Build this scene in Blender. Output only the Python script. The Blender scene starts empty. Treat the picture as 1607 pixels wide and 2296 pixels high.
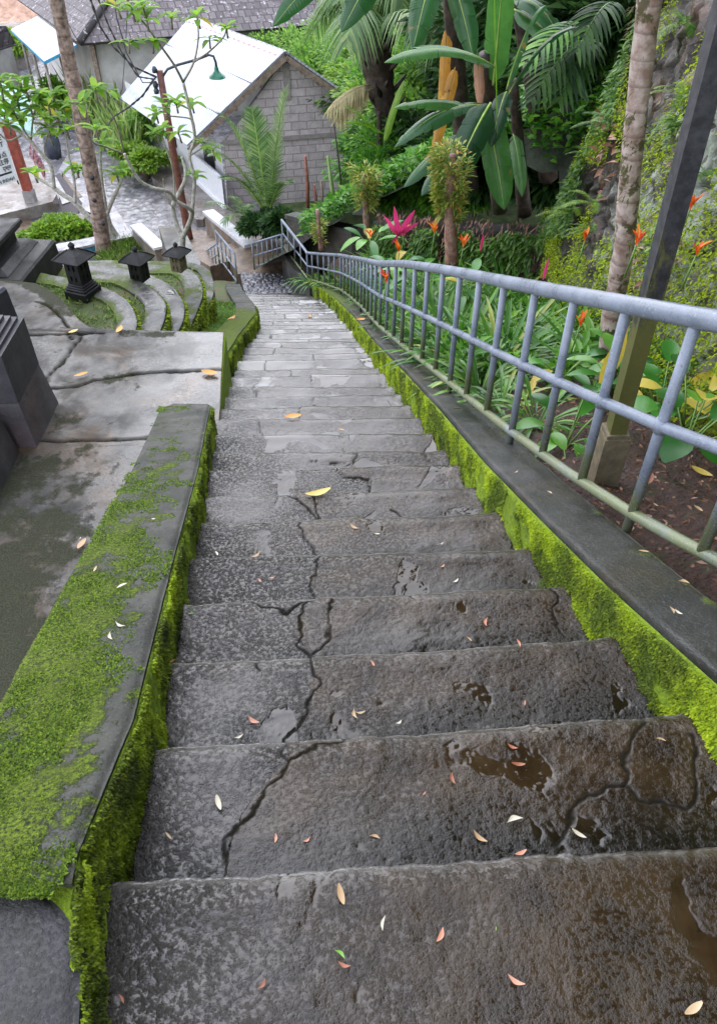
import bpy, math, random
import numpy as np
from mathutils import Vector as V, Matrix
SC = bpy.context.scene
COL = SC.collection
rng = random.Random(7)
NR = np.random.RandomState(11)
R = math.radians

# ------------------------------------------------------------------ camera
FPX, PITCH, CAMH = 1734.0, R(43.5), 1.65
cam = bpy.data.objects.new('camera', bpy.data.cameras.new('camera'))
COL.objects.link(cam)
cam.data.sensor_fit = 'VERTICAL'
cam.data.sensor_height = 24
cam.data.lens = 24 * FPX / 2296
cam.data.clip_start = 0.05
cam.data.clip_end = 2000
cam.location = (0, 0, CAMH)
cam.rotation_euler = (math.pi / 2 - PITCH, 0, 0)
SC.camera = cam
# ------------------------------------------------------------------ world, sun, exposure
w = bpy.data.worlds.new("World"); SC.world = w; w.use_nodes = True
nt = w.node_tree
sky = nt.nodes.new('ShaderNodeTexSky'); sky.sky_type = 'NISHITA'; sky.sun_disc = False
SUN_EL, SUN_AZ = R(50), R(-20)
sky.sun_elevation = SUN_EL; sky.sun_rotation = SUN_AZ
sky.air_density = 2.2; sky.dust_density = 0.8; sky.ozone_density = 1.0
hs = nt.nodes.new('ShaderNodeHueSaturation'); hs.inputs['Saturation'].default_value = 0.65
bg = nt.nodes['Background']; bg.inputs['Strength'].default_value = 0.15
cloud = nt.nodes.new('ShaderNodeMix'); cloud.data_type = 'RGBA'; cloud.inputs[0].default_value = 0.55      # thin bright cloud layer
cloud.inputs[7].default_value = (8.1, 8.2, 10.0, 1)
nt.links.new(sky.outputs[0], hs.inputs['Color']); nt.links.new(hs.outputs[0], cloud.inputs[6]); nt.links.new(cloud.outputs[2], bg.inputs['Color'])
sd = bpy.data.lights.new('sun', 'SUN'); sd.energy = 0.5; sd.angle = R(60); sd.color = (1, 0.975, 0.95)
sun = bpy.data.objects.new('sun', sd); COL.objects.link(sun)
sdir = V((math.sin(SUN_AZ) * math.cos(SUN_EL), math.cos(SUN_AZ) * math.cos(SUN_EL), math.sin(SUN_EL)))
sun.rotation_euler = sdir.to_track_quat('Z', 'Y').to_euler()
sun.location = (0, 0, 20)
SC.view_settings.view_transform = 'Standard'; SC.view_settings.look = 'None'
SC.view_settings.exposure = 1.5; SC.view_settings.gamma = 1.0
SC.render.engine = 'CYCLES'
SC.cycles.max_bounces = 6; SC.cycles.diffuse_bounces = 3; SC.cycles.glossy_bounces = 3
SC.cycles.transmission_bounces = 2; SC.cycles.transparent_max_bounces = 4

# ------------------------------------------------------------------ projection helper (survey of the photograph)
_c, _s = math.cos(PITCH), math.sin(PITCH)
SL = 0.42                                       # slope of the stairs
def ray(u, v):
    a = (u - 803.5) / FPX; b = (1148 - v) / FPX
    return V((a, _c + b * _s, -_s + b * _c))
def at(u, v, y=None, z=None, sl=None):
    d = ray(u, v)
    if y is not None: t = y / d.y
    elif z is not None: t = (z - CAMH) / d.z
    else: t = (CAMH - SL * 0.665 - sl) / (-d.z - SL * d.y)
    return V((0, 0, CAMH)) + d * t
def slope(y, sl=0.0): return -SL * (y - 0.665) + sl

# ------------------------------------------------------------------ numpy noise
def _h(i, j, s):
    n = (i.astype(np.int64) * 374761393 + j.astype(np.int64) * 668265263 + s * 1274126177) & 0x7fffffff
    n = ((n ^ (n >> 13)) * 1274126177) & 0x7fffffff
    return ((n ^ (n >> 16)) & 0xffff) / 65535.0
def vn(x, y, s=0):
    x = np.asarray(x, float); y = np.asarray(y, float)
    i = np.floor(x); j = np.floor(y); fx = x - i; fy = y - j
    fx = fx * fx * (3 - 2 * fx); fy = fy * fy * (3 - 2 * fy)
    a = _h(i, j, s); b = _h(i + 1, j, s); c = _h(i, j + 1, s); d = _h(i + 1, j + 1, s)
    return (a * (1 - fx) + b * fx) * (1 - fy) + (c * (1 - fx) + d * fx) * fy
def fbm(x, y, s=0, o=4):
    r = 0; a = 0.5; t = 0
    for k in range(o):
        r = r + a * vn(np.asarray(x) * 2 ** k, np.asarray(y) * 2 ** k, s + k * 17); t += a; a *= .5
    return r / t
def voro(x, y, s=0, jit=.85):
    i = np.floor(x); j = np.floor(y)
    f1 = np.full(np.shape(x), 9.); f2 = f1.copy(); idv = f1 * 0
    for a in (-1, 0, 1):
        for b in (-1, 0, 1):
            cx = i + a + .5 + (_h(i + a, j + b, s) - .5) * jit; cy = j + b + .5 + (_h(i + a, j + b, s + 9) - .5) * jit
            d = np.hypot(x - cx, y - cy); ii = _h(i + a, j + b, s + 21)
            c = d < f1
            f2 = np.where(c, f1, np.minimum(f2, d)); idv = np.where(c, ii, idv); f1 = np.where(c, d, f1)
    return f1, f2, idv
def sst(a, b, x):
    t = np.clip((x - a) / (b - a), 0, 1); return t * t * (3 - 2 * t)
def segdist(x, y, pts):
    d = np.full(np.shape(x), 9.)
    for (ax, ay), (bx, by) in zip(pts[:-1], pts[1:]):
        vx, vy = bx - ax, by - ay; L = vx * vx + vy * vy + 1e-9
        t = np.clip(((x - ax) * vx + (y - ay) * vy) / L, 0, 1)
        d = np.minimum(d, np.hypot(x - ax - t * vx, y - ay - t * vy))
    return d

# ------------------------------------------------------------------ mesh builder
class MB:
    def __init__(s): s.v = []; s.f = []; s.n = 0; s.rnd = []; s.sm = True
    def add(s, vs, fs, rnd=None):
        r = rng.random() if rnd is None else rnd
        s.v.extend(tuple(p) for p in vs)
        s.f.extend(tuple(i + s.n for i in f) for f in fs)
        s.rnd.extend([r] * len(vs) if not hasattr(r, '__len__') else list(r))
        s.n += len(vs)
    def box(s, c, size, rot=None, taper=1.0, bev=0.0):
        x, y, z = [q / 2 for q in size]; c = V(c)
        if bev <= 0:
            vs = [V((a * x * (taper if k > 0 else 1), b * y * (taper if k > 0 else 1), k * z)) for k in (-1, 1) for a, b in ((-1, -1), (1, -1), (1, 1), (-1, 1))]
            fs = [(3, 2, 1, 0), (4, 5, 6, 7), (0, 1, 5, 4), (1, 2, 6, 5), (2, 3, 7, 6), (3, 0, 4, 7)]
        else:
            vs = []; e = bev
            for k, (zz, ins) in enumerate(((-z, e), (-z + e, 0), (z - e, 0), (z, e))):
                tp = 1 + (taper - 1) * (zz + z) / (2 * z)
                X = x * tp - ins; Y = y * tp - ins
                vs += [V((a, b, zz)) for a, b in ((-X + e * (ins == 0), -Y), (X - e * (ins == 0), -Y), (X, -Y + e * (ins == 0)), (X, Y - e * (ins == 0)), (X - e * (ins == 0), Y), (-X + e * (ins == 0), Y), (-X, Y - e * (ins == 0)), (-X, -Y + e * (ins == 0)))]
            fs = [tuple(range(7, -1, -1)), tuple(range(24, 32))]
            for k in range(3):
                for i in range(8): j = (i + 1) % 8; fs.append((k * 8 + i, k * 8 + j, k * 8 + 8 + j, k * 8 + 8 + i))
        if rot is not None:
            m = rot if isinstance(rot, Matrix) else Matrix.Rotation(rot, 3, 'Z')
            vs = [m @ p for p in vs]
        s.add([c + p for p in vs], fs)
    def bar(s, a, b, w, h, up=V((0, 0, 1))):
        a = V(a); b = V(b); d = (b - a); L = d.length; d.normalize()
        sd = d.cross(up).normalized(); u = sd.cross(d)
        vs = [p + sd * (i * w / 2) + u * (j * h / 2) for p in (a, b) for i, j in ((-1, -1), (1, -1), (1, 1), (-1, 1))]
        s.add(vs, [(0, 1, 2, 3), (7, 6, 5, 4), (0, 4, 5, 1), (1, 5, 6, 2), (2, 6, 7, 3), (3, 7, 4, 0)])
    def tube(s, pts, rad, seg=8, cap=True, rough=0.0, sd=0):
        pts = [V(p) for p in pts]; n = len(pts)
        if not hasattr(rad, '__len__'): rad = [rad] * n
        vs = []; prev = None
        for i, p in enumerate(pts):
            t = (pts[min(i + 1, n - 1)] - pts[max(i - 1, 0)]).normalized()
            if prev is None:
                a = V((0, 0, 1)) if abs(t.z) < .9 else V((1, 0, 0)); nn = t.cross(a).normalized()
            else: nn = (prev - t * prev.dot(t)).normalized()
            prev = nn; bb = t.cross(nn)
            for k in range(seg):
                an = 2 * math.pi * k / seg; r = rad[i]
                if rough: r *= 1 + rough * (float(vn(k * 1.3 + sd, i * .7, sd)) - .5) * 2
                vs.append(p + (nn * math.cos(an) + bb * math.sin(an)) * r)
        fs = [(i * seg + k, i * seg + (k + 1) % seg, (i + 1) * seg + (k + 1) % seg, (i + 1) * seg + k) for i in range(n - 1) for k in range(seg)]
        if cap: fs += [tuple(range(seg - 1, -1, -1)), tuple(range((n - 1) * seg, n * seg))]
        s.add(vs, fs)
    def prism(s, poly, z0, z1):
        n = len(poly)
        t = (lambda i: z1[i]) if hasattr(z1, '__len__') else (lambda i: z1)
        vs = [(p[0], p[1], z0) for p in poly] + [(p[0], p[1], t(i)) for i, p in enumerate(poly)]
        ar = sum(poly[i][0] * poly[(i + 1) % n][1] - poly[(i + 1) % n][0] * poly[i][1] for i in range(n))
        fs = [tuple(range(n, 2 * n)), tuple(range(n - 1, -1, -1))] + [(i, (i + 1) % n, n + (i + 1) % n, n + i) for i in range(n)]
        if ar < 0: fs = [f[::-1] for f in fs]
        s.add(vs, fs)
    def leaf(s, base, d, L, W, droop=.3, up=V((0, 0, 1)), n=5, fold=.25, shape=0, rnd=None, twist=0):
        base = V(base); d = V(d).normalized(); sd = d.cross(up)
        if sd.length < 1e-3: sd = V((1, 0, 0))
        sd.normalize(); u = sd.cross(d).normalized()
        if twist: q = Matrix.Rotation(twist, 3, d); sd = q @ sd; u = q @ u
        vs = []
        for i in range(n + 1):
            t = i / n
            p = base + d * (L * t) + V((0, 0, -1)) * (droop * L * t * t)
            if shape == 0: wd = math.sin(math.pi * min(1, t * .92 + .06)) ** .8
            elif shape == 1: wd = (1 - t) ** .6 * (0.7 + .3 * min(1, t * 5))
            else: wd = (math.sin(math.pi * t ** 1.5)) * .97 + .03
            wd *= W / 2
            vs += [p - sd * wd + u * (wd * fold), p, p + sd * wd + u * (wd * fold)]
        fs = []
        for i in range(n):
            a = i * 3; fs += [(a, a + 1, a + 4, a + 3), (a + 1, a + 2, a + 5, a + 4)]
        s.add(vs, fs, rnd)
    def build(s, name, m, parent=None, smooth=True, extra=None):
        me = bpy.data.meshes.new(name)
        me.from_pydata(s.v, [], s.f)
        if smooth: me.polygons.foreach_set('use_smooth', [True] * len(me.polygons))
        a = me.attributes.new('rnd', 'FLOAT', 'POINT'); a.data.foreach_set('value', np.array(s.rnd, dtype=np.float32))
        me.materials.append(m); me.update()
        o = bpy.data.objects.new(name, me); COL.objects.link(o)
        if parent is not None: par(o, parent)
        return o
def par(o, p):
    o.parent = p
    o.matrix_parent_inverse = Matrix.Translation(-V(p.location))
def scatter(mb, P, D, L, Wd, rn=None):
    """many two-facet leaves at once: P points, D directions (numpy)"""
    n = len(P)
    if n == 0: return
    D = D / (np.linalg.norm(D, axis=1, keepdims=True) + 1e-9)
    up = NR.normal(size=(n, 3)) * .35 + np.array([0, 0, 1.0])
    S = np.cross(D, up); S /= (np.linalg.norm(S, axis=1, keepdims=True) + 1e-9)
    U = np.cross(S, D)
    L = np.broadcast_to(np.asarray(L, float), (n,))[:, None]; Wd = np.broadcast_to(np.asarray(Wd, float), (n,))[:, None]
    a = P; tip = P + D * L - np.array([0, 0, 1]) * L * .18
    mid = P + D * L * .45 
    l = mid - S * Wd / 2 + U * Wd * .12; r = mid + S * Wd / 2 + U * Wd * .12
    VV = np.stack([a, l, tip, r], 1).reshape(-1, 3)
    b = mb.n; base = np.arange(n) * 4 + b
    mb.v.extend(map(tuple, VV.tolist()))
    F = np.concatenate([np.stack([base, base + 1, base + 2], 1), np.stack([base, base + 2, base + 3], 1)])
    mb.f.extend(map(tuple, F.tolist()))
    mb.rnd.extend(np.repeat(NR.rand(n) if rn is None else rn, 4).tolist()); mb.n += 4 * n
def grid(name, X, Y, Z, m, parent=None, attrs=None, flip=False, skirt=0.0):
    nu, nv = X.shape
    me = bpy.data.meshes.new(name)
    co = np.stack([X, Y, Z], -1).reshape(-1, 3)
    I = np.arange(nu * nv).reshape(nu, nv)
    q = np.stack([I[:-1, :-1], I[1:, :-1], I[1:, 1:], I[:-1, 1:]], -1).reshape(-1, 4)
    if flip: q = q[:, ::-1]
    vs = co.tolist(); fs = q.tolist()
    at_ = {k: a.reshape(-1).tolist() for k, a in (attrs or {}).items()}
    if skirt:
        ring = np.concatenate([I[0, :], I[1:, -1], I[-1, -2::-1], I[-2:0:-1, 0]])
        n0 = len(vs); m_ = len(ring)
        for i in ring: vs.append([co[i][0], co[i][1], co[i][2] - skirt])
        for k in at_: at_[k] += [at_[k][i] for i in ring]
        for i in range(m_):
            j = (i + 1) % m_
            f = [int(ring[i]), int(ring[j]), n0 + j, n0 + i]
            fs.append(f if flip else f[::-1])
    me.from_pydata(vs, [], fs)
    ns = len(q)
    sm = [True] * ns + [False] * (len(fs) - ns)
    me.polygons.foreach_set('use_smooth', sm)
    for k, a in at_.items():
        t = me.attributes.new(k, 'FLOAT', 'POINT'); t.data.foreach_set('value', np.array(a, dtype=np.float32))
    me.materials.append(m); me.update()
    o = bpy.data.objects.new(name, me); COL.objects.link(o)
    if parent is not None: par(o, parent)
    return o

# ------------------------------------------------------------------ tags
USED = {}
def tag(o, label, cat, group=None, kind=None):
    assert 4 <= len(label.split()) <= 17, label
    USED.setdefault(label, []).append(o.name)
    o['label'] = label; o['category'] = cat
    if group: o['group'] = group
    if kind: o['kind'] = kind
    return o
def empty(name, loc, label, cat, group=None):
    o = bpy.data.objects.new(name, None); COL.objects.link(o); o.location = loc; o.empty_display_size = .1
    return tag(o, label, cat, group)
def structure(o): o['kind'] = 'structure'; return o

# ------------------------------------------------------------------ materials
def hexc(c): return (c[0], c[1], c[2], 1)
class M:
    def __init__(s, name):
        s.m = bpy.data.materials.new(name); s.m.use_nodes = True
        s.t = s.m.node_tree; s.b = s.t.nodes['Principled BSDF']; s.out = s.t.nodes['Material Output']
        s.co = s.n('ShaderNodeTexCoord').outputs['Object']
    def n(s, k, **kw):
        x = s.t.nodes.new(k)
        for a, b in kw.items(): setattr(x, a, b)
        return x
    def l(s, a, b): s.t.links.new(a, b)
    def noise(s, sc, det=4, rough=.6, vec=None, stretch=None, dist=0.0):
        x = s.n('ShaderNodeTexNoise'); x.inputs['Scale'].default_value = sc; x.inputs['Detail'].default_value = det
        x.inputs['Roughness'].default_value = rough; x.inputs['Distortion'].default_value = dist
        v = vec or s.co
        if stretch:
            mp = s.n('ShaderNodeMapping'); mp.inputs['Scale'].default_value = stretch; s.l(v, mp.inputs[0]); v = mp.outputs[0]
        s.l(v, x.inputs['Vector']); return x.outputs['Fac']
    def voro(s, sc, feature='F1', stretch=None, rand=1.0, out='Distance'):
        x = s.n('ShaderNodeTexVoronoi', feature=feature); x.inputs['Scale'].default_value = sc
        x.inputs['Randomness'].default_value = rand
        v = s.co
        if stretch:
            mp = s.n('ShaderNodeMapping'); mp.inputs['Scale'].default_value = stretch; s.l(v, mp.inputs[0]); v = mp.outputs[0]
        s.l(v, x.inputs['Vector']); return x.outputs[out]
    def ramp(s, fac, stops):
        x = s.n('ShaderNodeValToRGB'); e = x.color_ramp.elements
        while len(e) < len(stops): e.new(.5)
        for el, (p, c) in zip(e, stops):
            el.position = p; el.color = hexc(c) if hasattr(c, '__len__') else (c, c, c, 1)
        s.l(fac, x.inputs[0]); return x.outputs[0]
    def rng(s, fac, a, b, c=0., d=1.):
        x = s.n('ShaderNodeMapRange', interpolation_type='SMOOTHSTEP')
        for i, q in enumerate((a, b, c, d)): x.inputs[i + 1].default_value = q
        s.l(fac, x.inputs[0]); return x.outputs[0]
    def math(s, op, a, b=0.0, c=None):
        x = s.n('ShaderNodeMath', operation=op)
        for i, q in enumerate((a, b) if c is None else (a, b, c)):
            if isinstance(q, (int, float)): x.inputs[i].default_value = q
            else: s.l(q, x.inputs[i])
        return x.outputs[0]
    def mix(s, fac, a, b):
        x = s.n('ShaderNodeMix', data_type='RGBA')
        for i, q in ((0, fac), (6, a), (7, b)):
            if isinstance(q, (int, float)): x.inputs[i].default_value = q
            elif isinstance(q, tuple): x.inputs[i].default_value = hexc(q)
            else: s.l(q, x.inputs[i])
        return x.outputs[2]
    def mixf(s, fac, a, b):
        x = s.n('ShaderNodeMix', data_type='FLOAT')
        for i, q in ((0, fac), (2, a), (3, b)):
            if isinstance(q, (int, float)): x.inputs[i].default_value = q
            else: s.l(q, x.inputs[i])
        return x.outputs[0]
    def attr(s, nm):
        x = s.n('ShaderNodeAttribute'); x.attribute_name = nm; return x.outputs['Fac']
    def col(s, c):
        if isinstance(c, tuple): s.b.inputs['Base Color'].default_value = hexc(c)
        else: s.l(c, s.b.inputs['Base Color'])
        return s
    def rough(s, r):
        if isinstance(r, (int, float)): s.b.inputs['Roughness'].default_value = r
        else: s.l(r, s.b.inputs['Roughness'])
        return s
    def bump(s, hs):
        prev = None
        for h, st, di in hs:
            x = s.n('ShaderNodeBump'); x.inputs['Strength'].default_value = st; x.inputs['Distance'].default_value = di
            s.l(h, x.inputs['Height'])
            if prev: s.l(prev, x.inputs['Normal'])
            prev = x.outputs[0]
        s.l(prev, s.b.inputs['Normal']); s.nrm = prev; return s
    def translucent(s, colour, f):
        t = s.n('ShaderNodeBsdfTranslucent'); mx = s.n('ShaderNodeMixShader'); mx.inputs[0].default_value = f
        if isinstance(colour, tuple): t.inputs[0].default_value = hexc(colour)
        else: s.l(colour, t.inputs[0])
        s.l(s.b.outputs[0], mx.inputs[1]); s.l(t.outputs[0], mx.inputs[2]); s.l(mx.outputs[0], s.out.inputs[0])
        return s

MOSS_A, MOSS_B = (.085, .15, .006), (.30, .43, .008)
def wet_stone(name, dark, light, brown, moss=(.62, .78), mossc=((.03, .055, .008), (.13, .21, .012)), r0=.10, r1=.5, peel=55, peelst=.5, mstretch=None, mbase=0.0, spec=.5, msc=5, puds=2.3, pudt=.64, tone=None, film=0):
    s = M(name)
    n1 = s.noise(2.2, 6, .62); n2 = s.noise(9, 6, .6); n3 = s.noise(140, 2, .5)
    c = s.mix(s.rng(n1, .35, .65), dark, light)
    c = s.mix(s.rng(s.noise(1.3, 5, .65, dist=.6), .48, .66), c, brown)
    c = s.mix(s.rng(n2, .3, .75, 0, .45), c, tuple(q * .45 for q in dark))
    c = s.mix(s.rng(n3, .58, .75, 0, .35), c, tuple(min(1, q * 2.4) for q in light))
    tn = s.attr('tone')
    if tone: c = s.mix(tn, c, s.mix(s.rng(n2, .3, .7), tone[0], tone[1]))
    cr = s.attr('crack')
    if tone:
        c = s.mix(s.math('MULTIPLY', s.attr('back_shade'), s.rng(n2, .25, .6, .45, .95)), c, (.006, .0055, .003))  # shade under the step above, painted dark along the tread back
        c = s.mix(s.math('MULTIPLY', s.attr('lip_shine'), s.rng(s.noise(24, 4, .7), .35, .62, .15, .9)), c, (.12, .112, .10))  # bright nosing highlight painted into the colour as a pale line
    c = s.mix(s.math('MULTIPLY', cr, .85), c, (.012, .012, .009))
    mn = s.noise(msc, 8, .68, stretch=mstretch)
    mfac = s.rng(s.math('ADD', mn, s.math('ADD', s.math('MULTIPLY', s.attr('moss'), .6), mbase)), moss[0], moss[1])
    mcol = s.mix(s.rng(s.noise(110, 4, .75), .36, .64), mossc[0], mossc[1]); mcol = s.mix(s.rng(s.noise(14, 4, .7), .45, .65, 0, .7), mcol, tuple(q * .5 for q in mossc[1]))
    c = s.mix(mfac, c, mcol)
    s.col(c)
    rg = s.rng(s.noise(3.1, 5, .6, dist=.4), .38, .66, r0, r1)
    pud = s.rng(s.noise(puds, 4, .55, dist=.5), pudt, pudt + .03)
    pud = s.math('MULTIPLY', pud, s.math('SUBTRACT', 1.0, s.math('MINIMUM', s.math('MULTIPLY', s.attr('dry'), 3.0), 1.0)))
    rg = s.math('ADD', rg, s.math('MULTIPLY', tn, .08))
    rg = s.mixf(pud, s.math('ADD', rg, s.math('MULTIPLY', s.attr('dry'), .3)), .04)
    rg = s.mixf(mfac, rg, .85); s.rough(s.mixf(cr, rg, .95))
    wetm = s.math('SUBTRACT', 1.0, pud)
    s.l(s.math('MULTIPLY', s.mixf(tn, spec, spec * .85), s.math('SUBTRACT', 1.0, cr)), s.b.inputs['Specular IOR Level'])
    mh = s.math('MULTIPLY', mfac, s.noise(120, 3, .7))
    region = s.rng(s.noise(1.7, 3, .5), .35, .62, .25, 1.0)
    pk = s.rng(s.noise(peel, 4, .7), .42, .85)
    if tone: region = s.math('MULTIPLY', region, s.math('SUBTRACT', 1.0, s.math('MULTIPLY', tn, .5)))
    s.bump([(s.math('MULTIPLY', n2, wetm), .22, .02), (s.math('MULTIPLY', s.math('MULTIPLY', pk, region), wetm), peelst * (.8 if tone else 1), .009 if tone else .006), (s.math('MULTIPLY', s.noise(peel * 2.4, 2, .5), wetm), peelst * .25, .003), (mh, .9, .012)])
    if film:
        fl = s.math('MULTIPLY', s.math('MULTIPLY', s.math('SUBTRACT', 1.0, mfac), s.math('SUBTRACT', 1.0, cr)), s.math('MULTIPLY', s.attr('wet'), s.mixf(tn, film, film * .6)))
        s.l(fl, s.b.inputs['Coat Weight']); s.b.inputs['Coat IOR'].default_value = 1.6; s.b.inputs['Coat Roughness'].default_value = .06
        cb = s.n('ShaderNodeBump'); cb.inputs['Strength'].default_value = .55; cb.inputs['Distance'].default_value = .006
        s.l(s.math('MULTIPLY', s.math('MULTIPLY', pk, region), wetm), cb.inputs['Height'])
        cb2 = s.n('ShaderNodeBump'); cb2.inputs['Strength'].default_value = .25; cb2.inputs['Distance'].default_value = .02
        s.l(s.math('MULTIPLY', s.noise(16, 4, .6), wetm), cb2.inputs['Height']); s.l(cb2.outputs[0], cb.inputs['Normal']); s.l(cb.outputs[0], s.b.inputs['Coat Normal'])
    return s.m
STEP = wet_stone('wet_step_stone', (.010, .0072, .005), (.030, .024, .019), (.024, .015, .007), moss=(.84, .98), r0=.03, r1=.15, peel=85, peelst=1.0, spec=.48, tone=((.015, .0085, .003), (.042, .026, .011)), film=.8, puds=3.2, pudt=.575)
RAMP = wet_stone('wet_ramp_concrete', (.05, .05, .055), (.11, .11, .12), (.06, .05, .045), moss=(.95, 1.1), r0=.06, r1=.22, peel=30, peelst=.3, spec=1.0)
TERR = wet_stone('wet_terrace_concrete', (.015, .015, .012), (.060, .055, .044), (.085, .055, .030), moss=(.59, .68), mossc=((.006, .007, .004), (.042, .045, .012)), r0=.06, r1=.55, peel=45, peelst=.5, mbase=.0, msc=2.8, spec=.45, film=.5)
CAP = wet_stone('wall_cap_stone', (.028, .030, .024), (.065, .066, .055), (.040, .042, .022), moss=(.59, .67), mossc=((.012, .024, .004), (.15, .21, .012)), r0=.4, r1=.75, peel=90, peelst=.6, pudt=.9, spec=.3, mbase=-.02, mstretch=(1.3, 1, 1), msc=6)
KERB = wet_stone('kerb_cap_stone', (.018, .019, .016), (.060, .060, .054), (.042, .035, .020), moss=(.64, .74), mossc=((.03, .05, .008), (.14, .2, .015)), r0=.3, r1=.6, peel=70, peelst=.5)
TIER = wet_stone('tier_stone', (.028, .028, .025), (.08, .08, .075), (.05, .042, .027), moss=(.56, .72), mossc=((.03, .045, .01), (.13, .18, .02)), r0=.2, r1=.6, peel=45, peelst=.5, msc=4, mbase=-.01)
BLACK = wet_stone('black_lava_stone', (.007, .007, .007), (.018, .018, .017), (.012, .013, .008), moss=(.66, .82), mossc=((.02, .035, .006), (.10, .15, .015)), r0=.4, r1=.7, peel=90, peelst=.7, spec=.3, pudt=.9)
SLATE = wet_stone('dark_slate', (.032, .033, .038), (.060, .061, .070), (.05, .045, .048), moss=(.9, 1.1), r0=.4, r1=.65, peel=220, peelst=.3, spec=.35, pudt=.9)
BASEST = wet_stone('rough_base_stone', (.04, .04, .042), (.11, .105, .11), (.08, .055, .055), moss=(.68, .86), mossc=((.03, .04, .01), (.12, .15, .02)), r0=.35, r1=.65, peel=60, peelst=.6)
BLOCKW = wet_stone('old_block_wall', (.05, .048, .043), (.13, .125, .115), (.09, .065, .045), moss=(.62, .8), mossc=((.02, .035, .008), (.09, .14, .015)), r0=.4, r1=.8, peel=50, peelst=.6)
PARAP = wet_stone('parapet_render', (.12, .10, .08), (.26, .24, .21), (.17, .11, .06), moss=(.74, .95), mossc=((.04, .05, .02), (.12, .13, .04)), r0=.4, r1=.8, peel=50, peelst=.5)
CONC = wet_stone('brown_concrete', (.13, .11, .095), (.26, .235, .215), (.16, .12, .085), moss=(.9, 1.1), r0=.25, r1=.6, peel=40, peelst=.3)
PALEC = wet_stone('pale_wet_concrete', (.22, .21, .22), (.42, .41, .43), (.24, .21, .18), moss=(.95, 1.1), r0=.12, r1=.45, peel=30, peelst=.3)
def moss_face():
    s = M('bright_moss_face')
    n = s.noise(70, 5, .7, stretch=(1, 1, .35)); b = s.noise(3.5, 5, .7)
    c = s.mix(n, MOSS_A, MOSS_B); c = s.mix(s.rng(b, .55, .72), c, (.03, .05, .008))
    c = s.mix(s.rng(s.noise(7, 6, .7), .66, .75), c, (.03, .024, .014))
    s.col(c).rough(.9); s.bump([(n, 1.0, .02), (b, .5, .03)]); return s.m
MOSSF = moss_face()
def plain(name, c, r=.5, metal=0, nz=.25, sc=8, bump=.15):
    s = M(name); n = s.noise(sc, 5, .65)
    s.col(s.mix(s.rng(n, .3, .7), tuple(q * (1 - nz) for q in c), tuple(min(1, q * (1 + nz)) for q in c))).rough(s.rng(s.noise(sc * 2.3, 3), .3, .7, max(.05, r - .12), min(1, r + .12)))
    s.b.inputs['Metallic'].default_value = metal
    s.bump([(s.noise(sc * 6, 4), bump, .01)]); return s.m
def leafmat(name, stops, r=.32, tr=.3, veins=0, spec=.5, extra=None):
    s = M(name)
    rn = s.attr('rnd'); c = s.ramp(rn, stops)
    n = s.noise(6, 3, .6)
    c2 = s.mix(s.rng(n, .3, .75, 0, .35), c, tuple(q * .45 for q in stops[0][1]))
    if extra: c2 = s.mix(s.rng(s.noise(extra[0], 4, .6), extra[1], extra[2]), c2, extra[3])
    s.col(c2).rough(r); s.b.inputs['Specular IOR Level'].default_value = spec
    if veins:
        vv = s.math('SINE', s.math('MULTIPLY', s.attr('vein'), veins))
        s.bump([(vv, .18, .004)])
    hsv = s.n('ShaderNodeHueSaturation'); hsv.inputs['Value'].default_value = 1.5; s.l(c2, hsv.inputs['Color'])
    s.translucent(hsv.outputs[0], tr); return s.m
LF_FOREST = leafmat('forest_leaf', [(0, (.06, .15, .02)), (.5, (.12, .28, .03)), (1, (.25, .44, .05))], .5, .4, spec=.3)
LF_FAR = leafmat('far_leaf', [(0, (.12, .24, .05)), (.5, (.20, .38, .07)), (1, (.34, .52, .11))], .6, .4, spec=.25)
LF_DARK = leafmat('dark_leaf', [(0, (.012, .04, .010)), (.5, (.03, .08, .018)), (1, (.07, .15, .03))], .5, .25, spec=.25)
LF_SHRUB = leafmat('shrub_leaf', [(0, (.035, .12, .015)), (.5, (.08, .25, .025)), (1, (.20, .43, .04))], .35, .35, spec=.4)
LF_LIME = leafmat('lime_leaf', [(0, (.10, .20, .02)), (.6, (.20, .36, .035)), (1, (.34, .48, .06))], .4, .35)
LF_FRANGI = leafmat('frangipani_leaf', [(0, (.10, .22, .02)), (.6, (.22, .42, .035)), (.95, (.36, .55, .06)), (1, (.6, .42, .03))], .55, .55, spec=.25)
LF_BANANA = leafmat('banana_leaf', [(0, (.012, .055, .016)), (.6, (.028, .115, .025)), (1, (.07, .20, .035))], .32, .3, veins=1.0, spec=.45, extra=(7, .64, .70, (.16, .12, .03)))
LF_BANLIME = leafmat('young_banana_leaf', [(0, (.07, .17, .02)), (1, (.20, .38, .03))], .35, .45, veins=1.0)
LF_DEAD = leafmat('dead_banana_leaf', [(0, (.34, .15, .02)), (.6, (.48, .26, .03)), (1, (.26, .10, .04))], .5, .3, veins=1.0, extra=(14, .6, .7, (.08, .03, .015)))
LF_BROWN = leafmat('brown_leaf', [(0, (.10, .045, .025)), (.6, (.25, .12, .07)), (1, (.42, .22, .13))], .45, .1)
LF_PALM = leafmat('palm_leaf', [(0, (.05, .12, .03)), (.6, (.12, .23, .06)), (1, (.26, .36, .12))], .38, .35)
LF_PALMPALE = leafmat('pale_palm_leaf', [(0, (.16, .25, .10)), (.6, (.26, .36, .16)), (1, (.40, .48, .24))], .45, .35)
LF_DRYPALM = leafmat('dry_palm_leaf', [(0, (.30, .25, .10)), (1, (.48, .42, .22))], .6, .2)
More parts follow.
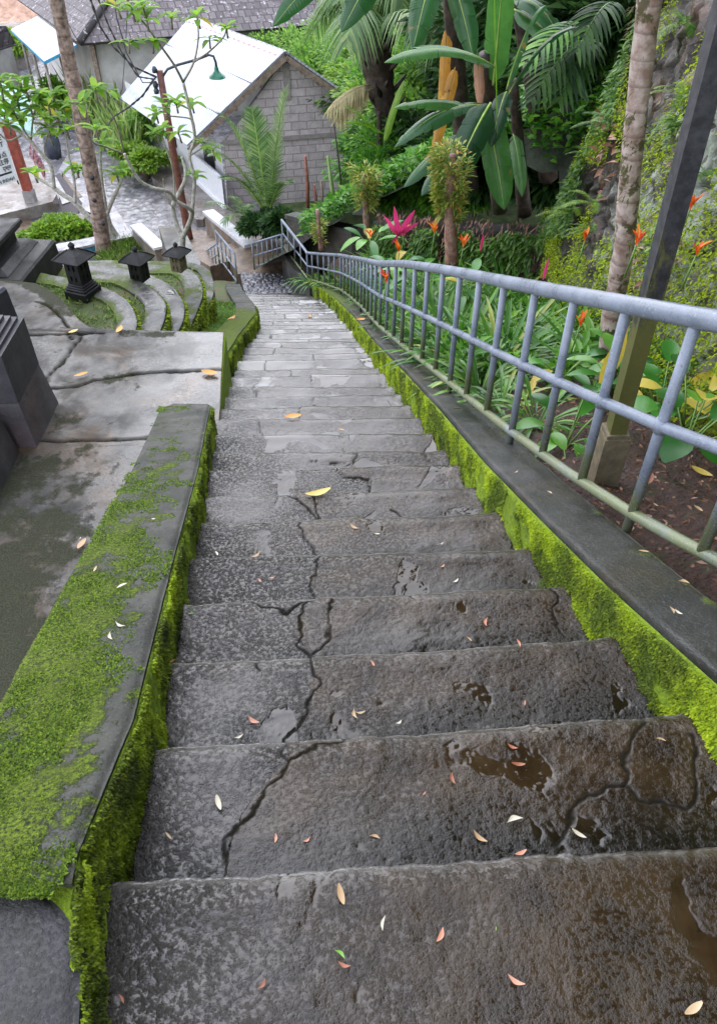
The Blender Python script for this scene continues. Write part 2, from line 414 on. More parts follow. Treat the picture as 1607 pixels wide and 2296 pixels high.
LF_STRAP = leafmat('strap_leaf', [(0, (.04, .12, .02)), (.5, (.09, .25, .035)), (.9, (.20, .40, .06)), (1, (.45, .42, .10))], .35, .35, spec=.5)
LF_GRASS = leafmat('grass_blade', [(0, (.06, .12, .02)), (.6, (.15, .27, .03)), (.85, (.24, .36, .06)), (1, (.38, .30, .12))], .5, .3)
LF_REED = leafmat('reed_blade', [(0, (.12, .22, .04)), (.6, (.24, .36, .08)), (1, (.42, .48, .18))], .5, .3)
LF_FERN = leafmat('fern_leaf', [(0, (.05, .12, .02)), (.6, (.11, .24, .04)), (1, (.24, .38, .08))], .42, .35)
LF_EPI = leafmat('epiphyte_leaf', [(0, (.12, .22, .03)), (.5, (.26, .36, .05)), (.85, (.42, .40, .08)), (1, (.50, .24, .05))], .4, .3)
LF_BROAD = leafmat('broad_leaf', [(0, (.025, .12, .02)), (.6, (.06, .25, .03)), (1, (.18, .42, .05))], .28, .3, spec=.5, extra=(18, .68, .76, (.30, .28, .10)))
LF_YELLOW = leafmat('yellow_leaf', [(0, (.55, .42, .05)), (1, (.75, .62, .12))], .4, .3, extra=(16, .6, .68, (.30, .10, .05)))
LF_PINK = leafmat('magenta_leaf', [(0, (.38, .012, .085)), (1, (.58, .05, .18))], .35, .35)
LF_ORANGE = leafmat('orange_bract', [(0, (.75, .07, .02)), (.5, (.85, .16, .02)), (1, (.9, .32, .03))], .4, .3)
LF_MOSS = leafmat('moss_frond', [(0, (.08, .12, .006)), (.45, (.27, .37, .006)), (1, (.46, .58, .012))], .8, .3)
LF_MOSSD = leafmat('moss_frond_dark', [(0, (.045, .065, .006)), (.4, (.19, .27, .007)), (1, (.38, .50, .012))], .8, .3)
def soilmat():
    s = M('red_brown_soil'); n = s.noise(22, 6, .7); v = s.voro(40)
    c = s.mix(s.rng(n, .3, .7), (.024, .010, .007), (.085, .034, .022)); c = s.mix(s.rng(s.noise(4, 5), .6, .72), c, (.04, .06, .015))
    s.col(c).rough(s.rng(n, .3, .7, .35, .8)); s.bump([(n, .9, .05), (v, .6, .02)]); return s.m
SOIL = soilmat()
def lawnmat():
    s = M('lawn_earth'); n = s.noise(30, 5, .7)
    c = s.mix(n, (.03, .045, .012), (.10, .13, .03)); c = s.mix(s.rng(s.noise(5, 5), .52, .62), c, (.11, .06, .035))
    s.col(c).rough(.8); s.bump([(n, .8, .03)]); return s.m
LAWN = lawnmat()
def rockmat():
    s = M('mossy_rock_wall')
    n = s.noise(4, 8, .65); n2 = s.noise(26, 5, .65)
    c = s.mix(s.rng(n, .3, .7), (.035, .030, .027), (.13, .115, .10))
    c = s.mix(s.rng(s.noise(2.4, 5), .5, .68), c, (.10, .055, .035))
    li = s.rng(s.math('ADD', s.noise(11, 6, .7, stretch=(1, 1, .5)), s.math('MULTIPLY', s.attr('lichen'), .35)), .62, .70)
    c = s.mix(s.math('MULTIPLY', li, .8), c, (.27, .32, .25))
    c = s.mix(s.math('MULTIPLY', s.attr('joint'), .8), c, (.02, .016, .012))
    mo = s.rng(s.math('ADD', s.noise(3.2, 7, .66), s.math('MULTIPLY', s.attr('moss'), .4)), .66, .76)
    c = s.mix(mo, c, s.mix(s.noise(60, 4, .7), (.05, .09, .005), (.24, .34, .008)))
    s.col(c).rough(s.mixf(mo, s.rng(n2, .3, .7, .3, .75), .9))
    s.bump([(n, .6, .06), (n2, .7, .02), (s.math('MULTIPLY', mo, s.noise(90, 3)), .9, .02)]); return s.m
ROCK = rockmat()
def barkmat(name, a, b, ring=0, patch=None, sc=9):
    s = M(name); n = s.noise(sc, 6, .65); c = s.mix(s.rng(n, .32, .68), a, b)
    if patch: c = s.mix(s.rng(s.noise(patch[0], 5, .7), patch[1], patch[2]), c, patch[3])
    hs_ = [(n, .6, .02)]
    if ring:
        wv = s.n('ShaderNodeTexWave', bands_direction='Z', wave_profile='SAW'); wv.inputs['Scale'].default_value = ring; wv.inputs['Distortion'].default_value = 1.5; wv.inputs['Detail'].default_value = 2
        s.l(s.co, wv.inputs['Vector']); c = s.mix(s.rng(wv.outputs['Fac'], .0, .22, .55, 0), c, tuple(q * .4 for q in a)); hs_.append((wv.outputs['Fac'], .5, .02))
    s.col(c).rough(.6); s.bump(hs_); return s.m
BK_COCO = barkmat('coconut_bark', (.085, .05, .035), (.34, .25, .20), ring=1.0)
BK_PALE = barkmat('pale_palm_bark', (.24, .15, .115), (.56, .47, .42), ring=2.6, patch=(6, .56, .62, (.085, .075, .03)), sc=11)
BK_FRANGI = barkmat('frangipani_bark', (.22, .20, .16), (.46, .44, .38), patch=(14, .58, .66, (.12, .13, .08)), sc=16)
BK_TWIG = barkmat('frangipani_twig', (.12, .11, .07), (.26, .24, .17), sc=16)
BK_DARK = barkmat('dark_palm_bark', (.018, .012, .010), (.085, .055, .042), sc=12)
BK_RED = barkmat('reddish_stem_bark', (.15, .07, .05), (.38, .22, .16), patch=(9, .60, .66, (.35, .30, .26)), sc=14)
BK_GREY = barkmat('grey_bark', (.14, .12, .10), (.30, .27, .23), sc=10)
GREENSTEM = plain('green_stem', (.12, .22, .04), .4)
GREENSTEM2 = plain('lime_midrib', (.28, .40, .08), .4)
def paint_rail():
    s = M('grey_blue_pipe_paint'); n = s.noise(7, 6, .65)
    c = s.mix(s.rng(n, .3, .7), (.13, .155, .195), (.21, .24, .29))
    c = s.mix(s.rng(s.noise(17, 6, .7), .66, .69), c, (.10, .04, .022))
    gz = s.rng(s.math('ADD', s.noise(5, 5, .6), s.math('MULTIPLY', s.attr('algae'), .5)), .62, .95, 0, .8)
    c = s.mix(gz, c, (.16, .18, .06))
    c = s.mix(s.rng(s.noise(34, 5, .75), .64, .68, 0, .7), c, (.07, .08, .085))
    wsp = s.rng(s.noise(150, 2), .66, .70)
    c = s.mix(wsp, c, (.36, .38, .42))
    s.col(c).rough(s.rng(n, .3, .7, .22, .45)); s.bump([(s.noise(120, 3), .25, .003), (s.noise(30, 3), .15, .006)]); return s.m
RAILP = paint_rail()
def blockmat(name, c1, c2, mortar, sx, sy, rot=0, off=.5):
    s = M(name)
    b = s.n('ShaderNodeTexBrick'); b.inputs['Scale'].default_value = 1; b.inputs['Brick Width'].default_value = sx; b.inputs['Row Height'].default_value = sy
    b.inputs['Mortar Size'].default_value = .014; b.inputs['Mortar Smooth'].default_value = .3; b.inputs['Bias'].default_value = 0
    b.inputs['Color1'].default_value = hexc(c1); b.inputs['Color2'].default_value = hexc(c2); b.inputs['Mortar'].default_value = hexc(mortar)
    uv = s.n('ShaderNodeUVMap'); nz = s.noise(3, 3)
    mx = s.n('ShaderNodeVectorMath', operation='ADD'); cmb = s.n('ShaderNodeCombineXYZ')
    s.l(s.math('MULTIPLY', s.math('SUBTRACT', s.noise(5, 4), .5), .06), cmb.inputs[0]); s.l(s.math('MULTIPLY', s.math('SUBTRACT', s.noise(7, 4), .5), .06), cmb.inputs[1])
    s.l(uv.outputs[0], mx.inputs[0]); s.l(cmb.outputs[0], mx.inputs[1]); s.l(mx.outputs[0], b.inputs['Vector'])
    c = s.mix(s.rng(s.noise(6, 6, .7), .35, .75, 0, .6), b.outputs[0], tuple(q * .55 for q in c1))
    s.col(c).rough(.8); s.bump([(b.outputs['Fac'], -.8, .03), (s.noise(30, 5), .5, .02)]); return s.m
BRICK = blockmat('grey_block_masonry', (.44, .385, .38), (.56, .50, .49), (.25, .215, .21), .40, .19)
def roofsheet():
    s = M('zinc_roof_sheet'); uv = s.n('ShaderNodeUVMap'); sp = s.n('ShaderNodeSeparateXYZ'); s.l(uv.outputs[0], sp.inputs[0])
    wv = s.math('SINE', s.math('MULTIPLY', sp.outputs[0], 2 * math.pi / .11))
    n = s.noise(1.2, 5, .6)
    c = s.mix(s.rng(n, .3, .7), (.34, .36, .41), (.46, .48, .53))
    seam = s.rng(s.math('ABSOLUTE', s.math('SINE', s.math('MULTIPLY', sp.outputs[0], math.pi / .85))), 0.0, .05, 1, 0)
    c = s.mix(s.math('MULTIPLY', seam, .5), c, (.12, .13, .15))
    c = s.mix(s.rng(s.noise(1.5, 6, .7, stretch=(1, 1, 3)), .52, .72, 0, .55), c, (.24, .24, .25))
    c = s.mix(s.rng(s.noise(7, 6, .75), .68, .74), c, (.22, .12, .08))
    s.col(c).rough(.38); s.b.inputs['Metallic'].default_value = .35
    s.bump([(wv, .35, .012)]); return s.m
ZINC = roofsheet()
def tilemat():
    s = M('old_clay_tile'); n = s.noise(3, 6, .7); v = s.n('ShaderNodeTexBrick'); uv = s.n('ShaderNodeUVMap'); s.l(uv.outputs[0], v.inputs[0])
    v.inputs['Scale'].default_value = 1; v.inputs['Brick Width'].default_value = .24; v.inputs['Row Height'].default_value = .30; v.inputs['Mortar Size'].default_value = .03; v.inputs['Mortar Smooth'].default_value = .6
    v.inputs['Color1'].default_value = (.075, .062, .064, 1); v.inputs['Color2'].default_value = (.14, .118, .118, 1); v.inputs['Mortar'].default_value = (.035, .03, .03, 1)
    c = s.mix(s.rng(s.noise(5, 6, .8), .58, .62), v.outputs[0], (.46, .44, .44)); c = s.mix(s.rng(n, .55, .75), c, (.06, .05, .05))
    s.col(c).rough(.7); s.bump([(v.outputs['Fac'], -1, .05), (n, .5, .03)]); return s.m
TILE = tilemat()
WHITEW = plain('white_render', (.62, .62, .63), .6, nz=.1)
CREAMW = plain('cream_render', (.42, .41, .38), .7, nz=.18, sc=2)
REDPOST = plain('red_brown_paint', (.26, .05, .028), .45, nz=.3)
RUST = plain('rusty_pole', (.13, .045, .028), .55, nz=.45, sc=14)
STEELB = plain('black_iron_paint', (.035, .036, .042), .4, nz=.4, sc=14)
DARKMET = plain('dark_metal', (.03, .045, .05), .4)
GREENMET = plain('green_enamel', (.01, .13, .07), .25)
WHITEP = plain('white_panel', (.72, .73, .75), .4, nz=.06)
BLACKP = plain('black_lettering', (.02, .02, .025), .5)
BLUEP = plain('blue_tile', (.03, .14, .20), .3)
TEAL = plain('teal_roof_sheet', (.24, .40, .36), .45, nz=.2)
WOOD = plain('weathered_wood', (.20, .15, .11), .7, nz=.4, sc=12)
WOODR = plain('red_stake_wood', (.22, .08, .05), .6, nz=.4, sc=12)
RED_TILE = plain('red_ridge_sheet', (.30, .20, .20), .6, nz=.35)
BULB = plain('lamp_glass', (.75, .76, .72), .2)
CABLE = plain('black_cable', (.012, .012, .014), .4)
GRAVEL = plain('dark_gravel', (.06, .05, .055), .7, nz=.5, sc=40, bump=.9)
EARTH = plain('brown_wet_earth', (.13, .09, .06), .45, nz=.4, sc=6, bump=.5)
CLOTH = plain('red_white_cloth', (.45, .22, .24), .8, nz=.8, sc=22)
GLASSD = plain('dark_window', (.02, .022, .025), .15)
DRYF = plain('dry_field', (.36, .22, .15), .8, nz=.35, sc=3, bump=.6)
def cobmat():
    s = M('river_cobbles_in_mortar'); cid = s.attr('cid'); e = s.attr('edge')
    c = s.ramp(cid, [(0, (.10, .10, .11)), (.5, (.17, .17, .18)), (1, (.26, .25, .26))])
    c = s.mix(s.rng(s.noise(40, 4), .4, .75, 0, .5), c, (.10, .09, .09))
    c = s.mix(e, c, (.11, .095, .085)); s.col(c).rough(s.mixf(e, .24, .4)); s.bump([(s.noise(30, 4), .3, .01)]); return s.m
COB = cobmat()

# ================================================================== THE SETTING
# ground: one sheet to the horizon at street level
def flat(name, poly, z, m, lab=None):
    mb = MB(); mb.add([(x, y, z) for x, y in poly], [tuple(range(len(poly)))]); return structure(mb.build(name, m, smooth=False))
def pxpoly(pts, z): return [tuple(at(u, v, z=z)[:2]) for u, v in pts]
Z0 = -7.0
gx, gy = np.meshgrid(np.concatenate([np.linspace(-900, -40, 12), np.linspace(-36, 40, 60), np.linspace(60, 900, 10)]), np.concatenate([np.linspace(-300, -20, 5), np.linspace(-14, 60, 60), np.linspace(80, 900, 12)]), indexing='ij')
gz = Z0 + 0 * gx + .12 * sst(30, 60, gy) * gx * 0
structure(grid('ground', gx, gy, gz - .004, plain('grassy_ground', (.07, .10, .03), .85, nz=.5, sc=3, bump=.6)))
# stairs ------------------------------------------------------------
LX = [(-.6, -.44), (.33, -.462), (.61, -.52), (1.0, -.53), (1.76, -.63), (2.82, -.76), (4.67, -1.03), (5.53, -1.13), (7.38, -1.26), (8.7, -1.30), (10.18, -1.49), (11.6, -1.75), (12.83, -1.98), (13.8, -2.2), (16, -2.6)]
RX = [(-.6, 1.14), (.61, .97), (1.0, .91), (1.23, .86), (1.56, .79), (2.12, .70), (2.81, .60), (3.76, .50), (4.95, .35), (6.34, .16), (8.39, -.07), (10.18, -.32), (11.6, -.55), (12.83, -.85), (13.8, -1.2), (16, -1.6)]
def xl(y): return np.interp(y, *zip(*LX))
def xr(y): return np.interp(y, *zip(*RX))
RUN, RISE = .357, .15
NST = 35
def nose_l(k): return (.615, .985, 1.345, 1.69, 2.04, 2.40)[k] + 0 if k < 6 else .665 + .36 * k - .065 + (0) - .0018 * k * k * .1
EDGE_PX = [((250, 1966), (1607, 1888)), ((335, 1678), (1450, 1604)), ((370, 1482), (1370, 1430)), ((402, 1352), (1240, 1313)), ((428, 1247), (1185, 1227)), ((447, 1166), (1100, 1147)), ((457, 1109), (1060, 1090)), ((482, 1053), (1010, 1040))]
NOSE = []
for k in range(NST + 1):
    if k < len(EDGE_PX):
        a = at(*EDGE_PX[k][0], z=-RISE * k); b = at(*EDGE_PX[k][1], z=-RISE * k)
        sl_ = (b.y - a.y) / (b.x - a.x); yl = a.y; yr_ = a.y + sl_ * (xr(a.y) - a.x)
        off = a.y - (.665 + RUN * k)
    else:
        yl = .665 + RUN * k + off * .6 + rng.uniform(-.02, .02); yr_ = yl + .03 + rng.uniform(-.03, .04)
    NOSE.append((yl, yr_))
def zstep(k): return -RISE * k
def step_index(x, y):
    for k in range(NST + 1):
        t = (x - xl(y)) / max(.3, xr(y) - xl(y)); t = min(1, max(0, t))
        if y <= NOSE[k][0] * (1 - t) + NOSE[k][1] * t: return k
    return NST + 1
CRACKS = {1: [[(505, 1945), (515, 1885), (560, 1812), (600, 1765), (645, 1712), (640, 1668)], [(645, 1712), (690, 1690), (735, 1668), (795, 1655), (830, 1640)], [(1430, 1605), (1402, 1690), (1385, 1770), (1310, 1782), (1290, 1840), (1268, 1872), (1255, 1900)], [(1385, 1770), (1470, 1792), (1530, 1812), (1552, 1790), (1556, 1700), (1540, 1650)]],
          2: [[(700, 1466), (706, 1530), (690, 1600), (652, 1660), (640, 1690)], [(588, 1475), (590, 1500)]],
          3: [[(705, 1345), (668, 1385), (664, 1420), (676, 1455), (698, 1475)], [(745, 1345), (738, 1400), (736, 1440), (706, 1470)], [(560, 1352), (590, 1366), (640, 1372), (668, 1362), (705, 1350)], [(1245, 1320), (1240, 1380), (1262, 1430)]],
          4: [[(715, 1244), (712, 1275), (694, 1300), (706, 1345)]],
          5: [[(664, 1162), (675, 1195), (712, 1243)], [(560, 1168), (600, 1172)]],
          6: [[(650, 1108), (690, 1140), (712, 1166)], [(700, 1108), (712, 1140), (716, 1166)], [(880, 1140), (900, 1160)]],
          7: [[(752, 1052), (770, 1070), (828, 1078), (830, 1104)]],
          8: [[(690, 1035), (790, 1046), (800, 1020)], [(930, 1010), (960, 1035)]]}
stairs = bpy.data.objects.new('stone_stairway', None); COL.objects.link(stairs); stairs.location = (0, .5, 0); stairs['kind'] = 'structure'
for k in range(NST + 1):
    near = k < 8
    nu = 380 if k < 4 else 200 if near else 110; nv = 110 if k < 4 else 56 if near else 18
    yb_l, yb_r = (NOSE[k - 1] if k else (-.62, -.66))
    S, T = np.meshgrid(np.linspace(0, 1, nu), np.linspace(0, 1, nv), indexing='ij')
    nx = S * 3 + k * 7.3
    wob = (fbm(nx * 1.5, 0 * nx + k * 3.1, 5) - .5) * .022 + (fbm(nx * 14, 0 * nx + k, 6) - .5) * .010
    yf = NOSE[k][0] * (1 - S) + NOSE[k][1] * S + wob
    yb = yb_l * (1 - S) + yb_r * S - .03
    T2 = T ** .75 if k < 8 else T
    Y = yb + (yf - yb) * T2
    X = xl(Y) - .03 + (xr(Y) + .03 - xl(Y) + .03) * S
    Z = zstep(k) + (fbm(X * 2.5, Y * 3.5 + k * 5, 3) - .5) * .026 + (fbm(X * 11, Y * 14, 8) - .5) * .0045 * (.4 + 1.6 * sst(.45, .62, fbm(X * 2.2 + k, Y * 2.2, 77))) + (fbm(X * 70, Y * 70, 12, 2) - .5) * .0022
    Z += -.01 * sst(.6, 0, T) * 0
    d = (yf - Y)
    Z -= (.008 + .012 * fbm(X * 12, Y * 3, 91)) * np.exp(-(d / .013) ** 2) + .006 * np.exp(-(d / .04) ** 2)
    Z += .006 * np.exp(-((d - .05) / .04) ** 2)
    crack = np.zeros_like(Z)
    for pl in CRACKS.get(k, []):
        pp = [tuple(at(u, v, z=zstep(k))[:2]) for u, v in pl]
        wx = X + (fbm(X * 16, Y * 16, 31) - .5) * .06; wy = Y + (fbm(X * 16, Y * 16, 32) - .5) * .06
        ds = segdist(wx, wy, pp)
        wv_ = .35 + 1.1 * fbm(X * 9, Y * 9, 37)
        Z -= .004 * wv_ * np.exp(-(ds / (.0030 * wv_ + .001)) ** 2)
        crack = np.maximum(crack, np.exp(-(ds / (.0036 * wv_ + .0012)) ** 2) * np.clip(wv_ * 1.2, 0, 1))
    dr = xr(Y) - X; dl = X - xl(Y)
    moss = .55 * np.exp(-(dr / .10) ** 2) + .42 * np.exp(-((dl) / .035) ** 2)
    Z += .01 * np.exp(-(dr / .05) ** 2)
    dry = sst(.35, .1, dl) * .5
    xm = xl(Y) + (xr(Y) - xl(Y)) * (.38 + .2 * math.sin(k * 2.3))
    if k in CRACKS:
        pp = sorted([(at(u, v, z=zstep(k)).y, at(u, v, z=zstep(k)).x) for u, v in CRACKS[k][0]]); xm = np.interp(Y, [q[0] for q in pp], [q[1] for q in pp])
    xm = xm + (fbm(X * 16, Y * 16, 31) - .5) * .05
    tone = sst(-.006, .006, X - xm) * (.95 if k % 2 else .8)
    if k == 0: tone = .95 * sst(-.42, .45, X + .3 * (Y - .3))
    if k > 7:
        jd = np.abs(X - xm); crack = np.maximum(crack, .7 * np.exp(-(jd / .006) ** 2)); Z -= .006 * np.exp(-(jd / .008) ** 2); tone *= (.35 + .5 * _h(np.array(k), np.array(3), 5)) * sst(24, 10, k)
    Z += (tone > .5) * .006 * (k > 0) - .006 * sst(.05, .0, T) * 0
    Z += .016 * (fbm(X * 5 + k, Y * 7, 44) - .5) * sst(-.2, -.5, X - xm + .2)
    st = grid('tread', X, Y, Z, STEP, stairs, {'crack': crack, 'moss': moss, 'dry': dry, 'tone': tone, 'back_shade': sst(.27, .09, Y - yb + (fbm(X * 6, Y * 3 + k, 95) - .5) * .12) * (1 if k else 0), 'lip_shine': np.exp(-((d - .006) / .011) ** 2) * (.55 + .45 * (k < 12)), 'wet': sst(2.4, 6.5, Y) * .72 + .22 + .9 * np.exp(-((d - .008) / .014) ** 2) * (.3 + fbm(X * 9, Y * 2, 93)) * (k < 14)}, flip=False, skirt=.2)  # masks for the painted shade at the back and painted highlight on the nosing
# ramp and cobbles below the last step
def strip(name, y0, y1, ny, nx_, zf, m, attrs=None, cut=None, xl_=xl, xr_=xr):
    S, T = np.meshgrid(np.linspace(0, 1, nx_), np.linspace(0, 1, ny), indexing='ij'); Y = y0 + (y1 - y0) * T
    X = xl_(Y) - .03 + (xr_(Y) - xl_(Y) + .06) * S
    Z, at_ = zf(X, Y); return grid(name, X, Y, Z, m, None, at_, skirt=.25)
yS = NOSE[NST][0] - .05
def ramp_z(X, Y):
    z = -RISE * NST - (Y - yS) * .42 * .93
    rr = (np.abs(((Y * 3.2) % 1) - .5) - .25) * .012
    return z + (fbm(X * 3, Y * 5, 41) - .5) * .03 + rr - .02, {}
yR = yS + .04
zR = -RISE * NST - .06
zE = -5.62
def cob_attr(X, Y, sc, s):
    if sc > 8: sc = 8.5
    wx = X * sc + (fbm(X * 2, Y * 2, s) - .5) * .8; wy = Y * sc * .9 + (fbm(X * 2, Y * 2, s + 3) - .5) * .8
    f1, f2, cid = voro(wx, wy, s)
    e = f2 - f1
    return e, cid, 1 - sst(.02, .14, e)
def cob_z(X, Y):
    e, cid, ed = cob_attr(X, Y, 11, 51)
    z = zR - .02 - (Y - yR) * ((zR - zE) / 1.5)
    return z + .035 * sst(0, .35, e) + cid * .012, {'cid': cid, 'edge': ed}
structure(strip('cobbled_path', yR, 14.7, 120, 150, cob_z, COB))
# the landing and the flight going down to the street on the left
lp = pxpoly([(540, 618), (640, 600), (642, 586), (566, 582), (536, 590)], zE)
mb = MB(); mb.prism([(-2.45, 14.65), (-1.2, 14.65), (-1.35, 16.4), (-2.3, 16.2), (-2.75, 15.6)], zE - .8, zE); structure(mb.build('landing', EARTH, smooth=False))
mb = MB()
for i in range(9):
    a = V((-2.55 - i * .26, 15.35 + i * .36, 0)); zz = zE - .13 * (i + 1)
    mb.prism([(a.x - .55, a.y - .1), (a.x + .75, a.y + .75), (a.x + .2, a.y + 1.35), (a.x - 1.0, a.y + .4)], Z0, zz)
structure(mb.build('lower_steps', EARTH, smooth=False))
# street -------------------------------------------------------------
X, Y = np.meshgrid(np.linspace(-17, -2.2, 270), np.linspace(15.5, 46, 420), indexing='ij')
e, cid, ed = cob_attr(X, Y, 5.2, 61)
structure(grid('cobbled_street', X, Y, Z0 + .004 + .035 * sst(0, .4, e) + cid * .012, COB, None, {'cid': cid, 'edge': ed}))
flat('pavement', pxpoly([(80, 470), (150, 350), (205, 330), (235, 400), (240, 440), (262, 470), (300, 530), (235, 560), (150, 520), (210, 480), (170, 462)], Z0 + .06), Z0 + .06, PALEC)
flat('planting_bed', pxpoly([(-60, 560), (-60, 500), (60, 480), (130, 465), (185, 440), (140, 385), (160, 470), (215, 500), (100, 555)], Z0 + .07), Z0 + .07, EARTH)
flat('gravel_bed', pxpoly([(75, 500), (60, 470), (150, 440), (118, 395), (135, 388), (185, 455), (170, 490), (95, 505)], Z0 + .075), Z0 + .075, GRAVEL)
flat('verge', pxpoly([(195, 290), (330, 405), (372, 330), (200, 180)], Z0 + .05), Z0 + .05, EARTH)

# right bed, kerb wall ---------------------------------------------------
X, Y = np.meshgrid(np.linspace(0, 1, 90), np.linspace(-1.2, 14.0, 330), indexing='ij')
xo = xr(Y) + .24
XX = xo + (2.75 - xo) * X
def mound(x, y):
    f = np.clip((y - 9.35) / 2.55, -.3, 1.2); lx = 2.6 - 2.25 * f; return .62 * np.exp(-((x - lx) / .75) ** 2) * sst(7.6, 9.4, y)
ZZ = slope(Y, .12) + .10 * X + mound(XX, Y) + (fbm(XX * 5, Y * 5, 71) - .5) * .10 + (fbm(XX * 25, Y * 25, 72) - .5) * .03
structure(grid('soil_bed', XX, Y, ZZ, SOIL, None, None))
def ribbon(name, pts_in, width, zf, depth, m, parent, side=1, ys=None, nx=14, moss=None):
    """top band of a wall: inner edge x(y), width, top height zf(y)"""
    S, T = np.meshgrid(np.linspace(0, 1, nx), ys, indexing='ij')
    X = pts_in(T) + S * width * side
    Z = zf(T) + (fbm(X * 9, T * 9, 81) - .5) * .010 + (fbm(X * 40, T * 40, 82) - .5) * .003
    ee = np.minimum(S, 1 - S) * width; Z -= .010 * np.exp(-(ee / .010) ** 2)
    at_ = {'moss': moss(S, T) if moss else 0 * S, 'crack': 0 * S}
    return grid(name, X, T, Z, m, parent, at_, skirt=depth, flip=(side < 0))
kerb = empty('kerb_wall', (1.0, .7, 0), 'long low kerb wall with bright green mossy face right of the stairs', 'wall')
ysk = np.linspace(-1.0, 12.9, 460)
KS = .22
ribbon('cap', lambda y: xr(y) - .004, .26, lambda y: slope(y, KS), .02, KERB, kerb, 1, ysk, 14, lambda S, T: .18 * sst(5, 8, T) * sst(1, .2, S) + .30 * sst(8, 11, T) * sst(.9, .3, S) + .20 * sst(.55, .95, S) - .12 * sst(5, 3, T) * sst(.6, .3, S))
# mossy face as rough grid
def BUL(y, z, seed, amp): return (fbm(y * 9, z * 9, seed) - .35) * amp + (fbm(y * 45, z * 45, seed + 3) - .4) * amp * .6
def face(name, xf, zt, zb, ys, nz, m, parent, out, amp=.02, seed=90):
    S, T = np.meshgrid(ys, np.linspace(0, 1, nz), indexing='ij')
    Z = zt(S) + (zb(S) - zt(S)) * T
    bul = BUL(S, Z, seed, amp) * sst(0, .03, T)
    return grid(name, xf(S) + out * bul, S, Z, m, parent, None, flip=(out > 0)), None
face('mossy_face', lambda y: xr(y) - .008, lambda y: slope(y, KS) - .012, lambda y: slope(y, -.22), np.linspace(-1, 12.9, 900), 26, MOSSF, kerb, -1, .03)
def tufts(name, parent, xf, zt, zb, y0, y1, n, out, L, m, dens=None, seed=3, bs=90, amp=.03):
    rs = np.random.RandomState(seed); mb = MB()
    y = y0 + (y1 - y0) * rs.rand(n) ** 1.6; t = rs.rand(n)
    z = zt(y) + (zb(y) - zt(y)) * t
    k = (fbm(y * 5, z * 5, seed + 50) * .7 + fbm(y * 25, z * 25, seed + 51) * .3) > .40 + .10 * t
    y = y[k]; z = z[k]; t = t[k]
    P = np.stack([xf(y) + out * (BUL(y, z, bs, amp) - .002 + .004 * rs.rand(len(y))), y, z], 1)
    D = np.stack([out * (.6 + .9 * rs.rand(len(y))), rs.normal(size=len(y)) * .8, -.5 + rs.normal(size=len(y)) * .8], 1)
    sc = .6 + .8 * rs.rand(len(y)); far = 1 + y * .12
    scatter(mb, P, D, L * sc * far, L * .5 * sc * far, np.clip(fbm(y * 7, z * 7, seed + 60) * 1.9 - .55 + rs.normal(size=len(y)) * .16, 0, 1))
    o = mb.build(name, m, parent); o['kind'] = 'stuff'; return o
tufts('moss', kerb, lambda y: xr(y) - .008, lambda y: slope(y, KS) - .015, lambda y: slope(y, -.12), .4, 12.5, 170000, -1, .0085, LF_MOSS, seed=4, bs=90, amp=.03)
# kerb end: level part at the bottom with the rail on it
KE = [(-1.0, 12.75), (-1.32, 14.2), (-1.05, 14.3), (-.62, 12.85)]
mb = MB(); mb.prism([(-.86, 12.6), (-1.30, 13.6), (-1.50, 14.35), (-1.15, 14.45), (-.75, 13.3), (-.55, 12.6)], -6.2, slope(12.8, KS)); mb.build('end_block', KERB, kerb, smooth=False)
# left wall ------------------------------------------------------------
lw = empty('parapet_wall', (-.7, 1.2, -1.6), 'sloping moss covered parapet wall along the left side of the stairs', 'wall')
WS = .17
ysl = np.linspace(.548, 4.08, 260)
def wtop(y): return slope(y, WS)
def wmoss(S, T): return .50 * sst(3.4, .9, T) * sst(.95, .45, S) + .14 * sst(2.0, 1.0, T) + .10
S_, T_ = np.meshgrid(np.linspace(0, 1, 60), ysl, indexing='ij')
wid = .31 + .03 * sst(3, 1, T_)
inset = .05 * sst(3.98, 4.08, T_)
Xw = (xl(T_) - .008) - (wid - inset) * S_ - .0 * S_
Zw = wtop(T_) + (fbm(Xw * 9, T_ * 9, 84) - .5) * .010 + (fbm(Xw * 45, T_ * 45, 85) - .5) * .004
eg = np.minimum(S_, 1 - S_) * .3; Zw -= .012 * np.exp(-(eg / .012) ** 2)
mm = .26 * sst(4.0, 1.2, T_) * sst(.05, .45, S_) + .12 * sst(1.8, .8, T_) + .06 - .25 * sst(.18, .0, S_) * sst(1.0, 1.6, T_)
grid('cap', Xw, T_, Zw, CAP, lw, {'moss': mm, 'crack': 0 * mm}, flip=True, skirt=.022)
mb = MB(); mb.prism([(xl(y) - .02, y) for y in np.linspace(.5, 4.06, 12)] + [(xl(y) - .30, y) for y in np.linspace(4.06, .5, 12)], -3.0, [slope(y, WS - .1) for y in np.linspace(.5, 4.06, 12)] + [slope(y, WS - .1) for y in np.linspace(4.06, .5, 12)])
mb.build('core', BASEST, lw, smooth=False)
face('mossy_face', lambda y: xl(y) - .004, lambda y: slope(y, WS) - .012, lambda y: slope(y, -.3), np.linspace(.50, 4.08, 420), 30, MOSSF, lw, 1, .028, 95)
tufts('moss', lw, lambda y: xl(y) - .004, lambda y: slope(y, WS) - .015, lambda y: slope(y, -.16), .42, 4.05, 90000, 1, .0085, LF_MOSSD, seed=6, bs=95, amp=.028)
